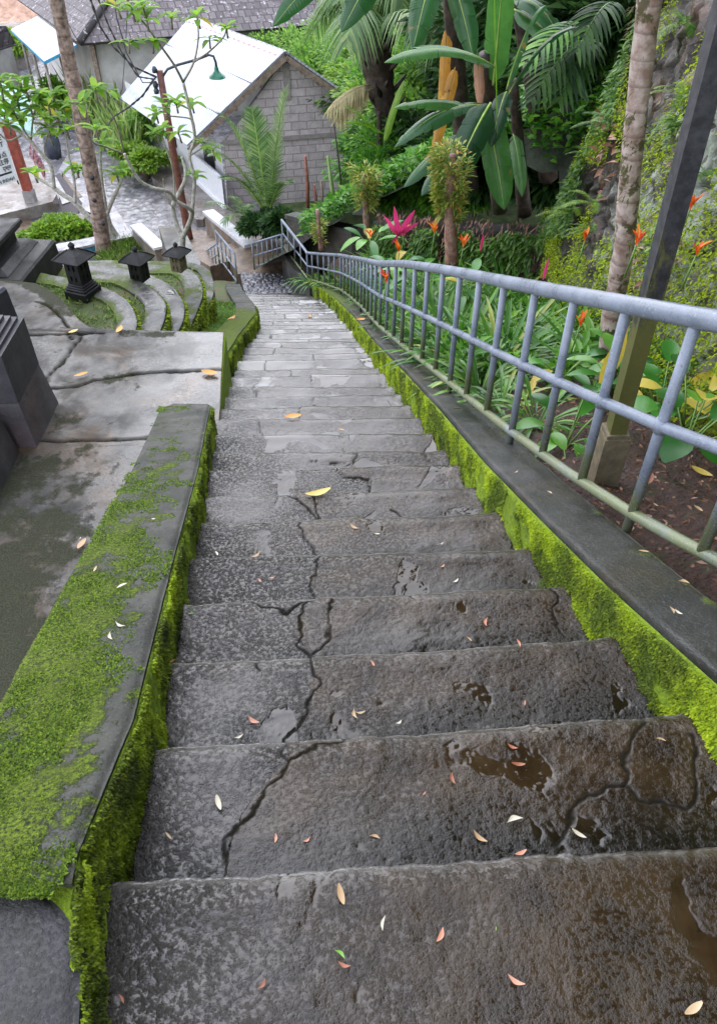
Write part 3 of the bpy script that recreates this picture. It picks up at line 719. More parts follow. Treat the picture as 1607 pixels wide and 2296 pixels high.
# moss cushions on its top
rs = np.random.RandomState(5); mbm = MB(); n = 60000
ty = .52 + 3.5 * rs.rand(n) ** 1.5; ts = rs.rand(n); tx = xl(ty) - .01 - .32 * ts
dn = fbm(tx * 5 + 3, ty * 5, 301) * .6 + fbm(tx * 18, ty * 18, 302) * .4 + .30 * sst(3.6, .8, ty) * sst(.15, .6, ts) - .05 * (ts < .12)
kk = dn > .57; ty, tx = ty[kk], tx[kk]
scatter(mbm, np.stack([tx, ty, wtop(ty) - .004], 1), np.stack([rs.normal(size=len(ty)) * .6, rs.normal(size=len(ty)) * .6, .3 + .5 * rs.rand(len(ty))], 1), .010, .006)
o = mbm.build('moss', leafmat('cushion_moss', [(0, (.05, .09, .01)), (.5, (.12, .20, .015)), (1, (.24, .36, .02))], .8, .25), lw); o['kind'] = 'stuff'
# end block at the bottom left of the view
X, Y = np.meshgrid(np.linspace(0, 1, 40), np.linspace(-.3, .545, 50), indexing='ij')
xr_p = np.interp(Y, [-.3, .33, .44, .50, .535, .545], [-.445, -.452, -.475, -.505, -.56, -.62]); XX = xr_p - X * .55
ZZ = .195 + (fbm(XX * 9, Y * 9, 88) - .5) * .012 - .012 * np.exp(-((xr_p - XX) / .012) ** 2)
PILM = wet_stone('pillar_stone', (.028, .027, .028), (.060, .058, .060), (.035, .035, .022), moss=(.62, .8), mossc=((.02, .035, .008), (.07, .11, .015)), r0=.4, r1=.65, peel=110, peelst=.6, pudt=.9, mbase=.06, spec=.35)
grid('end_pillar', XX, Y, ZZ, PILM, lw, {'moss': .25 * sst(.12, .0, xr_p - XX) * sst(.3, .1, Y)}, flip=True, skirt=.06)
mb = MB(); mb.prism([(-.60, -.30), (-.60, .50), (-1.0, .53), (-1.0, -.3)], -1.7, .18); mb.build('pillar_body', PILM, lw, smooth=False)
mb = MB(); mb.prism([(-.452, -.4), (-.458, .33), (-.50, .49), (-.525, .60), (-.95, .60), (-.95, -.4)], -3, .186); mb.build('pillar_base', MOSSF, lw, smooth=False)
tufts('moss', lw, lambda y: np.interp(y, [0, .33, .49, .6], [-.448, -.452, -.50, -.52]), lambda y: .19 + 0 * y, lambda y: -.06 + 0 * y, -.1, .6, 16000, 1, .008, LF_MOSSD, seed=16)
mbm = MB()
for i in range(60):
    a = rng.random() * 6.28; r_ = rng.random() * .03
    p = V((-.60 + math.cos(a) * r_, .60 + math.sin(a) * r_, wtop(.6) + .004))
    mbm.leaf(p, (math.cos(a), math.sin(a), .5), .014, .011, .2, n=2, shape=0)
# left kerb beyond the slab (mossy both sides)
lk = empty('kerb_wall', (-1.3, 7.5, -3), 'curved mossy kerb wall left of the stairs below the concrete slab', 'wall')
ys2 = np.linspace(5.50, 12.9, 220)
def lkx(y): return np.interp(y, [5.5, 6.8, 8.7, 9.6, 11.7, 13.0], [-1.12, -1.20, -1.27, -1.42, -1.90, -2.15])
S_, T_ = np.meshgrid(np.linspace(0, 1, 16), ys2, indexing='ij')
Xk = lkx(T_) - .26 * S_
Zk = slope(T_, .20) + (fbm(Xk * 9, T_ * 9, 86) - .5) * .02
grid('cap', Xk, T_, Zk, CAP, lk, {'moss': .42 * sst(9.5, 8.6, T_) + .0 * S_, 'crack': 0 * S_}, flip=True, skirt=.25)
face('mossy_face', lambda y: lkx(y) + .004, lambda y: slope(y, .19), lambda y: slope(y, -.3), ys2, 14, MOSSF, lk, 1, .04, 97)
tufts('moss', lk, lambda y: lkx(y) + .004, lambda y: slope(y, .18), lambda y: slope(y, -.15), 5.5, 9.6, 26000, 1, .010, LF_MOSSD, seed=8, bs=97, amp=.04)

# concrete slab terrace ---------------------------------------------------
ZT = -1.6
def tx_r(y): return np.interp(y, [-2, 4.06, 4.08, 4.5, 5.52, 5.54, 5.60, 5.75, 6.15, 6.38, 6.55], [-.95, -1.18, -.955, -.985, -1.09, -1.09, -2.18, -2.32, -2.60, -2.86, -3.6])
ty_ = np.concatenate([np.linspace(-1.5, 1.6, 20), np.linspace(1.65, 6.55, 330)])
S_, T_ = np.meshgrid(np.linspace(0, 1, 230) ** 1.0, ty_, indexing='ij')
Xt = tx_r(T_) + (-6.5 - tx_r(T_)) * S_ ** 1.25
Zt = ZT + (fbm(Xt * 1.5, T_ * 1.5, 101) - .5) * .03 + (fbm(Xt * 8, T_ * 8, 102) - .5) * .012
ckt = np.zeros_like(Xt)
for pl in ([(345, 982), (280, 985), (200, 988), (100, 990), (40, 1000)], [(500, 828), (400, 832), (330, 835), (270, 842), (220, 850), (180, 862), (110, 872)], [(180, 745), (178, 760), (150, 800), (118, 830), (90, 870)], [(60, 752), (140, 748), (190, 746), (235, 746)], [(80, 675), (110, 685), (133, 703), (145, 722), (155, 745), (160, 760)]):
    pp = [tuple(at(u, v, z=ZT)[:2]) for u, v in pl]
    ds = segdist(Xt + (fbm(Xt * 12, T_ * 12, 33) - .5) * .05, T_ + (fbm(Xt * 12, T_ * 12, 34) - .5) * .05, pp)
    Zt -= .02 * np.exp(-(ds / .012) ** 2); ckt = np.maximum(ckt, np.exp(-(ds / .013) ** 2))
mo_ = .11 * sst(3.4, 2.3, T_) + .10 * sst(-1.3, -2.0, Xt) * sst(5.2, 4.4, T_) + .12 * sst(5.4, 6.0, T_) + .22 * sst(4.4, 3.2, T_) * sst(-1.35, -1.9, Xt) + .25 * np.exp(-((Xt + 1.65) / .35) ** 2 - ((T_ - 5.52) / .06) ** 2)
mo_ += .3 * sst(5.9, 6.2, T_) * sst(.25, .1, tx_r(T_) - Xt) - .25 * sst(-1.6, -1.3, Xt) * sst(3.2, 3.8, T_)
structure(grid('terrace_slab', Xt, T_, Zt, TERR, None, {'crack': ckt, 'moss': mo_, 'dry': sst(-1.45, -1.9, Xt) * .9, 'wet': sst(-1.75, -1.2, Xt) * sst(3.0, 4.4, T_)}, flip=True, skirt=1.2))
mb = MB(); mb.prism([(-.965, 4.1), (-.985, 4.5), (-1.075, 5.53), (-3, 5.53), (-3, 4.1)], -3, ZT - .03); structure(mb.build('slab_edge', MOSSF, smooth=False))
# far side of the left wall: dark drop to the terrace is closed by the wall core

# amphitheatre tiers --------------------------------------------------------
ARCS = [(-1.75, [(-6.5, 7.25), (-4, 7.2)], [(150, 618), (238, 642), (289, 670), (308, 710), (306, 739)], .17, 'first'),
        (-1.92, [(-6.5, 7.75), (-4, 7.65)], [(190, 606), (238, 610), (289, 615), (340, 642), (371, 673), (374, 697), (360, 739)], .19, 'second'),
        (-2.10, [(-6.5, 8.05), (-4, 8.0)], [(289, 598), (347, 618), (391, 642), (415, 680), (412, 714), (398, 745)], .17, 'third'),
        (-2.30, [(-6.8, 8.35), (-4.4, 8.3)], [(380, 590), (425, 598), (452, 625), (456, 666), (432, 714)], .20, 'fourth'),
        (-2.55, [(-7.0, 8.8), (-4.6, 8.85)], [(374, 583), (456, 591), (476, 612), (481, 653), (469, 680), (440, 725)], .12, 'fifth')]
def smooth_poly(p, n=3):
    for _ in range(n):
        q = [p[0]]
        for a, b in zip(p[:-1], p[1:]):
            q += [(a[0] * .75 + b[0] * .25, a[1] * .75 + b[1] * .25), (a[0] * .25 + b[0] * .75, a[1] * .25 + b[1] * .75)]
        q.append(p[-1]); p = q
    return p
GR = []
def offset(p, d):
    out = []
    for i in range(len(p)):
        a = p[max(0, i - 1)]; b = p[min(len(p) - 1, i + 1)]; tx, ty = b[0] - a[0], b[1] - a[1]; L = math.hypot(tx, ty) + 1e-9
        out.append((p[i][0] + ty / L * d, p[i][1] - tx / L * d))
    return out
for (z, left, px, wd, nm) in ARCS:
    pts = left + [tuple(at(u, v, z=z)[:2]) for u, v in px]
    last = pts[-1]; pts.append((last[0] - .03, 5.3))
    pts = smooth_poly(pts)
    inn = offset(pts, wd)       # towards the centre of the circles
    t = empty('terrace_wall', (pts[len(pts) // 2][0], pts[len(pts) // 2][1], z), 'curved stone retaining wall, %s ring counted outward from the lantern lawn' % nm, 'wall', 'curved walls of the stepped garden')
    n = len(pts); pa = np.array(pts); pi = np.array(inn)
    tt = np.linspace(0, n - 1, 260); ii = np.arange(n)
    ox, oy = np.interp(tt, ii, pa[:, 0]), np.interp(tt, ii, pa[:, 1]); ix, iy = np.interp(tt, ii, pi[:, 0]), np.interp(tt, ii, pi[:, 1])
    F_ = np.linspace(0, 1, 9)[None, :]
    Xa = ox[:, None] * (1 - F_) + ix[:, None] * F_; Ya = oy[:, None] * (1 - F_) + iy[:, None] * F_
    Za = z + (fbm(Xa * 7, Ya * 7, 90) - .5) * .03 - .012 * np.exp(-(np.minimum(F_, 1 - F_) / .10) ** 2)
    grid('coping', Xa, Ya, Za, TIER, t, {'moss': .22 * sst(.5, 1, F_ + 0 * Xa) + .25 * sst(-1.9, -2.6, Xa) * (z > -2) + (.22 if z < -2.2 else 0) + 0 * Xa, 'dry': 0 * Xa}, flip=True, skirt=1.0 if nm != 'fifth' else 4.0)
    GR.append((z, inn, pts))
    # moss curtain on the outward face near the right end
    mbm = MB(); rs = np.random.RandomState(int(-z * 100)); idx = [i for i in range(n - 1) if pts[i][1] < 8.0 and pts[i][0] > -2.4]
    P_ = []; D_ = []
    for _ in range(2600):
        i = rs.choice(idx); f = rs.rand(); a = pts[i]; b = pts[i + 1]; x = a[0] + (b[0] - a[0]) * f; y = a[1] + (b[1] - a[1]) * f
        tx, ty = b[0] - a[0], b[1] - a[1]; L = math.hypot(tx, ty) + 1e-9; nx_, ny_ = -ty / L, tx / L
        P_.append((x + nx_ * .005, y + ny_ * .005, z - .02 - rs.rand() ** 1.3 * .4)); D_.append((nx_ * .5 + rs.normal() * .3, ny_ * .5 + rs.normal() * .3, -.8 + rs.rand()))
    scatter(mbm, np.array(P_), np.array(D_), .035, .014); o = mbm.build('moss', LF_MOSSD, t); o['kind'] = 'stuff'
def inside(x, y, poly):
    c = np.zeros(np.shape(x), bool); n = len(poly); j = n - 1
    for i in range(n):
        xi, yi = poly[i]; xj, yj = poly[j]
        c ^= ((yi > y) != (yj > y)) & (x < (xj - xi) * (y - yi) / (yj - yi + 1e-12) + xi); j = i
    return c
def grass_tufts(name, pts3, L, lab, m=LF_GRASS, wd=.22, lean=.6, seed=1):
    rs = np.random.RandomState(seed); mb = MB(); n = len(pts3)
    D = np.stack([rs.normal(size=n) * lean, rs.normal(size=n) * lean, .7 + .4 * rs.rand(n)], 1)
    l = L * (.5 + rs.rand(n)); scatter(mb, np.array(pts3), D, l, l * wd)
    o = mb.build(name, m); o['kind'] = 'stuff'; o['label'] = lab; o['category'] = 'grass'; return o
gp = []
for i, (z, inn, pts) in enumerate(GR):
    poly = inn + [(-7, 5.3)]
    mb = MB(); mb.prism(poly, z - 1.0, z - .035); structure(mb.build('garden_bed', LAWN, smooth=False))
    prev = GR[i - 1][2] + [(-7, 5.3)] if i else [(-2.1, 5.3), (-2.18, 5.6), (-2.32, 5.75), (-2.6, 6.15), (-2.86, 6.38), (-3.6, 6.55), (-7, 6.6), (-7, 5.3)]
    N = 26000 if i < 3 else 14000
    x = -4.6 + 3.3 * NR.rand(N); y = 5.4 + 3.6 * NR.rand(N)
    k = inside(x, y, poly) & ~inside(x, y, prev) & (fbm(x * 3, y * 3, 140 + i) > .38)
    gp.append(np.stack([x[k], y[k], 0 * x[k] + z - .035], 1))
grass_tufts('lawn_grass', np.concatenate(gp), .05, 'short mixed green and brown grass growing between the curved garden walls')
# strip of lawn beside the lower stairs
def edge_x(y): return np.interp(y, [5.4, 6.0, 7.5, 9.0, 10.5, 12.5], [-1.56, -1.62, -1.72, -2.0, -2.4, -2.95])
S_, T_ = np.meshgrid(np.linspace(0, 1, 30), np.linspace(5.3, 14.2, 120), indexing='ij')
Xg = lkx(T_) - .22 + (edge_x(T_) - .5 - lkx(T_)) * S_
Zg = slope(T_, .13) + .05 * S_ + (fbm(Xg * 6, T_ * 6, 150) - .5) * .05
structure(grid('lawn_strip', Xg, T_, Zg, LAWN, None, None, flip=True, skirt=1.5))
N = 22000; y = 5.5 + 4.6 * NR.rand(N); s_ = NR.rand(N)
x = lkx(y) - .25 + (edge_x(y) - .2 - lkx(y)) * s_
grass_tufts('strip_grass', np.stack([x, y, slope(y, .13) + .05 * s_], 1), .06, 'bright green grass on the narrow strip beside the lower stairs', seed=3, m=leafmat('bright_grass', [(0, (.09, .18, .03)), (.6, (.17, .32, .05)), (1, (.30, .44, .10))], .5, .3))
# embankment from the outer ring down to the street
X, Y = np.meshgrid(np.linspace(0, 1, 60), np.linspace(8.0, 17.5, 80), indexing='ij')
xe = np.interp(Y, [8, 14.2, 17.5], [-2.2, -2.75, -3.9]); XX = xe - 2.4 * X
ZZ = np.minimum(slope(Y, .05), -2.7) - 1.1 * X * sst(9.5, 12, Y) - .3 * X; ZZ = np.maximum(ZZ, Z0 + .02)
structure(grid('embankment', XX, Y, ZZ + (fbm(XX * 3, Y * 3, 160) - .5) * .12, LAWN, None, None, flip=True))
mb = MB(); mb.prism([(-2.28, 8.2), (-1.98, 8.2), (-2.15, 10.0), (-2.6, 11.2), (-2.95, 11.2), (-2.5, 9.8)], -5, -3.15); o = mb.build('retaining_wall', TIER, smooth=False); tag(o, 'short wet grey retaining wall between the curved rings and the grass strip', 'wall')
# rock retaining wall --------------------------------------------------------
def wall_top(y): return np.interp(y, [-2, 6.4, 7.7, 9.2, 9.9, 14], [3.2, 2.4, .3, -2.2, -2.3, -2.3])
S_, T_ = np.meshgrid(np.linspace(-2, 10.0, 420), np.linspace(0, 1, 170), indexing='ij')
zb = slope(S_, .0); zt = wall_top(S_)
Zr = zb + (zt - zb) * T_
f1, f2, cid = voro(S_ * 2.6 + (fbm(S_, Zr, 5) - .5) * .8, Zr * 3.4 + (fbm(S_, Zr, 7) - .5) * .8, 201)
jt = 1 - sst(.03, .16, f2 - f1)
Xr = np.interp(S_, [-2, 3.4, 4.6, 7.9, 10], [1.95, 2.0, 2.05, 2.28, 2.45]) + .12 * (Zr - zb)
Xr -= .045 * sst(0, .12, f2 - f1) + .09 * (cid - .5) + (fbm(S_ * 2, Zr * 2, 203) - .5) * .30 + (fbm(S_ * 9, Zr * 9, 204) - .5) * .13
rmoss = .50 * (fbm(S_ * .9, Zr * .9, 206) - .45) + .42 * sst(5.2, 3.0, S_) + .30 * sst(1.6, .2, Zr - zb) - .25 * sst(.3, 1.4, Zr - zb) * sst(3.5, 5, S_)
rlich = .6 * sst(.5, .75, fbm(S_ * .9, Zr * .9, 207)) + .6 * np.exp(-((S_ - 6.2) / 1.1) ** 2 - ((Zr - zb - 1.2) / .7) ** 2)
o = grid('rock_wall', Xr, S_, Zr, ROCK, None, {'moss': rmoss, 'lichen': rlich, 'joint': jt}, flip=False, skirt=.0)
tag(o, 'tall rough stone retaining wall covered in moss and pale lichen', 'wall')
def wall_x(y, z): return float(np.interp(y, [-2, 3.4, 4.6, 7.9, 10], [1.95, 2.0, 2.05, 2.28, 2.45])) + .12 * (z - slope(y, 0)) - .12
# hill above and behind
def hill(x, y):
    a = wall_top(y) + .55 * (x - 2.4)
    b = -3.35 - .37 * (y - 12.2) + .55 * np.maximum(x, 0)
    b = np.where(x < 0, b + .6 * x, b)
    w_ = sst(9.0, 10.6, y)
    return np.maximum(a * (1 - w_) + b * w_, Z0 - .3)
X, Y = np.meshgrid(np.linspace(2.42, 18, 60), np.linspace(-6, 9.9, 70), indexing='ij')
HILLM = plain('undergrowth_earth', (.018, .026, .010), .8, nz=.6, sc=5, bump=.9)
structure(grid('hillside', X, Y, hill(X, Y) + (fbm(X, Y, 210) - .5) * .3, HILLM))
X, Y = np.meshgrid(np.linspace(-2.0, 18, 100), np.linspace(0, 1, 110), indexing='ij')
yb = np.interp(X, [-2, -1.3, .1, 2.3, 18], [14.1, 13.6, 12.25, 9.7, 9.7]); YY = yb + (44 - yb) * Y
structure(grid('hillside', X, YY, hill(X, YY) + (fbm(X, YY, 211) - .5) * .3, HILLM))
BLOCKM = wet_stone('mossy_block', (.035, .032, .027), (.085, .078, .066), (.06, .045, .03), moss=(.56, .75), mossc=((.02, .035, .008), (.08, .12, .015)), r0=.5, r1=.8, peel=40, peelst=.8, spec=.3)
# ledge wall across the back of the bed
def blockwall(name, a, b, zb_, zta, ztb, th, m, label, capm=None, cap=.06, overhang=.03):
    a = V((a[0], a[1], 0)); b = V((b[0], b[1], 0)); d = (b - a).normalized(); nrm = V((-d.y, d.x, 0)) * th / 2
    t = empty(name, ((a.x + b.x) / 2, (a.y + b.y) / 2, zb_), label, 'wall')
    def pr(off, z0a, z0b, z1a, z1b, ex):
        aa = a - d * ex; bb = b + d * ex; nn = nrm * (1 + off)
        vs = [(aa - nn).to_tuple()[:2] + (z0a,), (bb - nn).to_tuple()[:2] + (z0b,), (bb + nn).to_tuple()[:2] + (z0b,), (aa + nn).to_tuple()[:2] + (z0a,)]
        vs += [vs[0][:2] + (z1a,), vs[1][:2] + (z1b,), vs[2][:2] + (z1b,), vs[3][:2] + (z1a,)]
        return vs, [(3, 2, 1, 0), (4, 5, 6, 7), (0, 1, 5, 4), (1, 2, 6, 5), (2, 3, 7, 6), (3, 0, 4, 7)]
    mb = MB(); mb.add(*pr(0, zb_, zb_, zta - cap, ztb - cap, 0)); mb.build('body', m, t, smooth=False)
    mb = MB(); mb.add(*pr(overhang / th * 2, zta - cap, ztb - cap, zta, ztb, overhang)); mb.build('coping', capm or m, t, smooth=False)
    return t
blockwall('ledge_wall', (2.6, 9.35), (.35, 11.9), -4.5, -2.42, -3.35, .22, BLOCKM, 'low mossy ledge wall behind the flowers at the foot of the jungle', KERB)
_a = at(800, 512, y=12.7); _b = at(652, 479, y=14.7)
blockwall('block_wall', (_a.x, _a.y), (_b.x, _b.y), -6.5, _a.z, _b.z, .2, BLOCKM, 'weathered grey block wall behind the far corner of the railing', KERB, .08)
# parapet walls beside the lower flight
a = at(467, 470, z=-5.75); b = at(560, 545, z=-5.0)
a = at(467, 472, y=18.2); b = at(560, 546, y=15.9)
blockwall('parapet', (a.x, a.y), (b.x, b.y), Z0, a.z, b.z, .22, PARAP, 'long brown stained parapet wall with pale coping beside the lower path', plain('pale_coping', (.50, .50, .52), .35, nz=.2), .07)
a = at(305, 503, z=-6.35); b = at(358, 552, z=-6.2)
blockwall('parapet', (a.x, a.y), (b.x, b.y), Z0, a.z, b.z, .24, PARAP, 'short low parapet wall with a white sloping top by the street', plain('white_coping', (.60, .60, .63), .35, nz=.15), .06)
# pond edge in blue
a = at(62, 572, z=-6.7); b = at(302, 524, z=-6.7)
t = empty('pond_wall', ((a.x + b.x) / 2, (a.y + b.y) / 2, Z0), 'low pond wall with blue side and wet grey top beyond the trees', 'wall')
mb = MB(); mb.bar((a.x, a.y, -6.86), (b.x, b.y, -6.86), .36, .28); mb.build('blue_side', BLUEP, t, smooth=False)
mb = MB(); mb.bar((a.x, a.y, -6.69), (b.x, b.y, -6.69), .42, .05); mb.build('coping', PALEC, t, smooth=False)
# brick plot on the left with flat top (concrete floor of the pavilion)
pl = pxpoly([(-150, 430), (-150, 330), (70, 355), (95, 385), (128, 435), (118, 452), (-40, 492), (-150, 520)], -6.62)
mb = MB(); mb.prism(pl, Z0, -6.62); structure(mb.build('pavilion_floor', CONC, smooth=False))
flat('kerb_stones', pxpoly([(118, 398), (126, 396), (158, 452), (140, 458)], Z0 + .10), Z0 + .10, PALEC)
# kerb along the house side of the street, house yard
pl = pxpoly([(340, 395), (372, 345), (512, 472), (620, 500), (560, 560), (470, 475), (455, 492), (440, 492)], -6.75)
mb = MB(); mb.prism(pl, Z0 - .1, -6.75); structure(mb.build('house_yard', CONC, smooth=False))

# ================================================================== RAILINGS
def addattr(o, nm, vals):
    a = o.data.attributes.new(nm, 'FLOAT', 'POINT'); a.data.foreach_set('value', np.array(vals, dtype=np.float32))
def post_obj(mb, name, m, parent, zref):
    o = mb.build(name, m, parent)
    vals = [max(0, 1 - (v[2] - zref) / .45) for v in mb.v]; addattr(o, 'algae', vals); return o
RB = [(-.2, 2.05, .92), (.2, 1.82, .90), (.7, 1.55, .88), (1.2, 1.32, .87), (1.62, 1.12, .86), (1.96, 1.0, .86), (2.45, .88, .86), (3.24, .735, .85), (4.0, .625, .84), (4.64, .53, .83), (5.73, .365, .80), (6.9, .20, .73), (8.6, .03, .68), (9.9, -.13, .64), (10.8, -.27, .62), (12.0, -.60, .58), (12.9, -.90, .56)]
def rxx(y): return np.interp(y, [a[0] for a in RB], [a[1] for a in RB])
def rhh(y): return np.interp(y, [a[0] for a in RB], [a[2] for a in RB])
def rb(y, f):      # f=0 bottom rail, 1 top rail
    zb_ = slope(y, KS) + .075
    return V((float(rxx(y)), y, zb_ + (float(rhh(y)) - .075) * f))
rail = empty('stair_railing', (1, 1.6, -.2), 'long grey blue painted pipe railing curving down the right side of the stairs', 'railing')
ys_ = list(np.linspace(-.2, 12.9, 60))
e1 = V((-1.42, 14.25, 0)); lev = rb(12.9, 0).z
def endp(f, t):
    p = rb(12.9, 0) * (1 - t) + V((-1.43, 14.2, lev)) * t
    return V((p.x, p.y, lev + (.56 - .06) * f + .02 * t))
for f, r_, nm in ((1, .034, 'top_rail'), (.5, .022, 'middle_rail'), (0, .023, 'bottom_rail')):
    mb = MB(); mb.tube([rb(y, f) for y in ys_] + [endp(f, 0.05), endp(f, 1)], [r_ * (1 - .30 * min(1, y / 12)) for y in ys_] + [r_ * .7] * 2, 14)
    o = mb.build(nm, RAILP, rail); addattr(o, 'algae', [(.9 if f == 0 else 0)] * mb.n)
by = [.35, .72, 1.02, 1.36, 1.70, 2.02, 2.36, 2.72, 3.08, 3.46, 3.85, 4.22, 4.6, 5.0, 5.38]
while by[-1] < 12.6: by.append(by[-1] + .36)
for i, y in enumerate(by):
    a = rb(y, 0); b = rb(y, 1); long_ = i % 3 == 2
    if long_: a = V((a.x, a.y, slope(y, KS) - .01))
    k = 1 - .3 * min(1, y / 12)
    mb = MB(); mb.tube([a, a.lerp(b, .5), b], .0195 * k, 12); 
    if y < 6:
        m_ = a.lerp(b, .5); c = rb(y, .5); mb.tube([c - V((0, 0, .022)), c + V((0, 0, .026))], .0245 * k, 12)
    post_obj(mb, 'baluster', RAILP, rail, a.z)
for i in range(5):
    t = i / 4; a = endp(0, t); b = endp(1, t)
    if i in (0, 4): a.z -= .1
    mb = MB(); mb.tube([a, b], .015, 10); post_obj(mb, 'baluster', RAILP, rail, a.z)
def small_rail(name, A, B, h, label, nb, r_=.015, drop=0.0, longend=(0, 0)):
    A = V(A); B = V(B); t = empty(name, A, label, 'railing')
    for f, nm in ((1, 'top_rail'), (.5, 'middle_rail'), (0.06, 'bottom_rail')):
        mb = MB(); mb.tube([A + V((0, 0, h * f)), B + V((0, 0, h * f))], r_ * (1.2 if f == 1 else 1), 10); o = mb.build(nm, RAILP, t)
    for i in range(nb + 1):
        p = A.lerp(B, i / nb); e = longend[0] if i == 0 else longend[1] if i == nb else 0
        mb = MB(); mb.tube([p + V((0, 0, h * .06 - e)), p + V((0, 0, h))], r_ * (1.15 if i in (0, nb) else .9), 10); post_obj(mb, 'baluster', RAILP, t, p.z)
    return t
a = endp(0, 1); pt = at(565, 546, y=14.35); pb = at(574, 604, y=14.35)
p2 = at(633, 524, y=14.2)
small_rail('cross_railing', (p2.x - .02, 14.2, p2.z - .52), (pt.x, 14.35, pt.z - .50), .50, 'short pipe railing with six bars across the end of the stairs', 6, longend=(.05, .06))
n1 = at(526, 573, y=13.4); n2 = at(483, 515, y=15.0)
small_rail('left_railing', (n1.x, n1.y, n1.z - .56), (n2.x, n2.y, n2.z - .62), .60, 'grey pipe railing on the left at the foot of the stairs', 4, longend=(.06, .2))
n3 = at(487, 549, y=15.0); n4 = at(449, 576, y=16.8)
small_rail('left_railing', (n3.x, n3.y, n3.z - .42), (n4.x, n4.y, n4.z - .42), .45, 'lower pipe railing descending left from the stairs towards the cobbled street', 6)

# ================================================================== STONE LANTERNS, PEDESTALS
def lantern(u, v, z, s, rot, label, base=True, moss=False):
    p = at(u, v, z=z); t = empty('stone_lantern', p, label, 'lantern', 'stone lanterns on the stepped garden'); t_ = t
    Rm = Matrix.Rotation(rot, 3, 'Z')
    def bx(mb, cz, sx, sz, tp=1.0, b=.006): mb.box(p + V((0, 0, cz * s)), (sx * s, sx * s, sz * s), rot, tp, b * s * 2)
    if base:
        mb = MB(); bx(mb, .03, .30, .16, .99); bx(mb, .125, .27, .03); bx(mb, .150, .245, .022); bx(mb, .172, .22, .022); mb.build('base', BLACK, t, smooth=False); z0 = .18
    else: z0 = 0
    # body: walls with window openings: build as 4 corner posts and panels
    H = .27; W0 = .185
    mb = MB()
    for a_, b_ in ((-1, -1), (1, -1), (1, 1), (-1, 1)):
        c = p + Rm @ V((a_ * (W0 / 2 - .012) * s, b_ * (W0 / 2 - .012) * s, (z0 + H / 2) * s)); mb.box(c, (.026 * s, .026 * s, H * s), rot, 1.0, .002)
    for k in range(4):
        q = Matrix.Rotation(rot + k * math.pi / 2, 3, 'Z')
        for (x0, x1, h0, h1) in ((-.08, -.045, 0, 1), (-.018, .018, 0, 1), (.045, .08, 0, 1), (-.08, .08, 0, .14), (-.08, .08, .36, .60), (-.08, .08, .84, 1)):
            c = p + q @ V(((x0 + x1) / 2 * s, -(W0 / 2 - .006) * s + (.0015 if x1 - x0 > .1 else 0), (z0 + (h0 + h1) / 2 * H) * s)); mb.box(c, ((x1 - x0) * s, .013 * s, (h1 - h0) * H * s), q)
    mb.box(p + V((0, 0, (z0 + H / 2) * s)), (W0 * .78 * s, W0 * .78 * s, H * .97 * s), rot)
    mb.build('body', BLACK, t, smooth=False)
    mb = MB(); zr = z0 + H
    def ring(w_, z_): return [p + Rm @ V((a_ * w_ / 2 * s, b_ * w_ / 2 * s, z_ * s)) for a_, b_ in ((-1, -1), (1, -1), (1, 1), (-1, 1))]
    L_ = ring(.20, zr) + ring(.335, zr + .004) + ring(.340, zr + .018) + ring(.21, zr + .07) + ring(.07, zr + .115)
    fs = []
    for k in range(4):
        for i in range(4): j = (i + 1) % 4; fs.append((k * 4 + i, k * 4 + j, k * 4 + 4 + j, k * 4 + 4 + i))
    fs.append((16, 17, 18, 19)); mb.add(L_, fs); 
    for i in range(4): mb.tube([L_[8 + i], L_[12 + i] + V((0, 0, .004)), L_[16 + i]], .008 * s, 6)
    mb.build('roof', BLACK, t, smooth=False)
    mb = MB(); mb.tube([p + V((0, 0, (zr + q) * s)) for q in (.105, .12, .13, .14, .15, .165, .18, .195)], [.034 * s, .034 * s, .022 * s, .034 * s, .040 * s, .034 * s, .018 * s, .002 * s], 8); mb.build('finial', BLACK, t)
    return t
lantern(190, 664, -1.79, .80, R(-22), 'largest black stone lantern on a stepped base, leftmost of the three')
lantern(316, 626, -1.95, .74, R(-22), 'middle small black stone lantern without a base', base=False)
lan3 = lantern(403, 605, -2.13, .66, R(-22), 'yellowish stone lantern furthest right, half behind the pale tree trunk', base=False)
LANB = wet_stone('yellow_stone', (.09, .075, .045), (.20, .17, .10), (.12, .09, .05), r0=.4, r1=.7)
for c_ in lan3.children:
    if c_.name.startswith('body'): c_.data.materials[0] = LANB
# dark stone block pedestal, top left
t = empty('stone_pedestal', (-3.2, 6.7, -1.75), 'big black stone pedestal with spreading foot at the left edge', 'pedestal')
cx = -3.60; cy_ = 6.95; q_ = R(-4)
mb = MB(); mb.box((cx, cy_, -1.78), (1.22, .90, .30), q_, .98, .02); mb.build('foot', BLACK, t, smooth=False)
mb = MB(); mb.box((cx - .06, cy_, -1.605), (1.06, .78, .06), q_, .86, .01); mb.box((cx - .1, cy_, -1.53), (.80, .58, .12), q_, 1.0, .01); mb.build('neck', BLACK, t, smooth=False)
mb = MB(); mb.box((cx - .1, cy_, -1.452), (.88, .66, .04), q_, 1.05, .008); mb.box((cx - .1, cy_, -1.41), (.95, .72, .05), q_, .98, .01); mb.build('cap', BLACK, t, smooth=False)
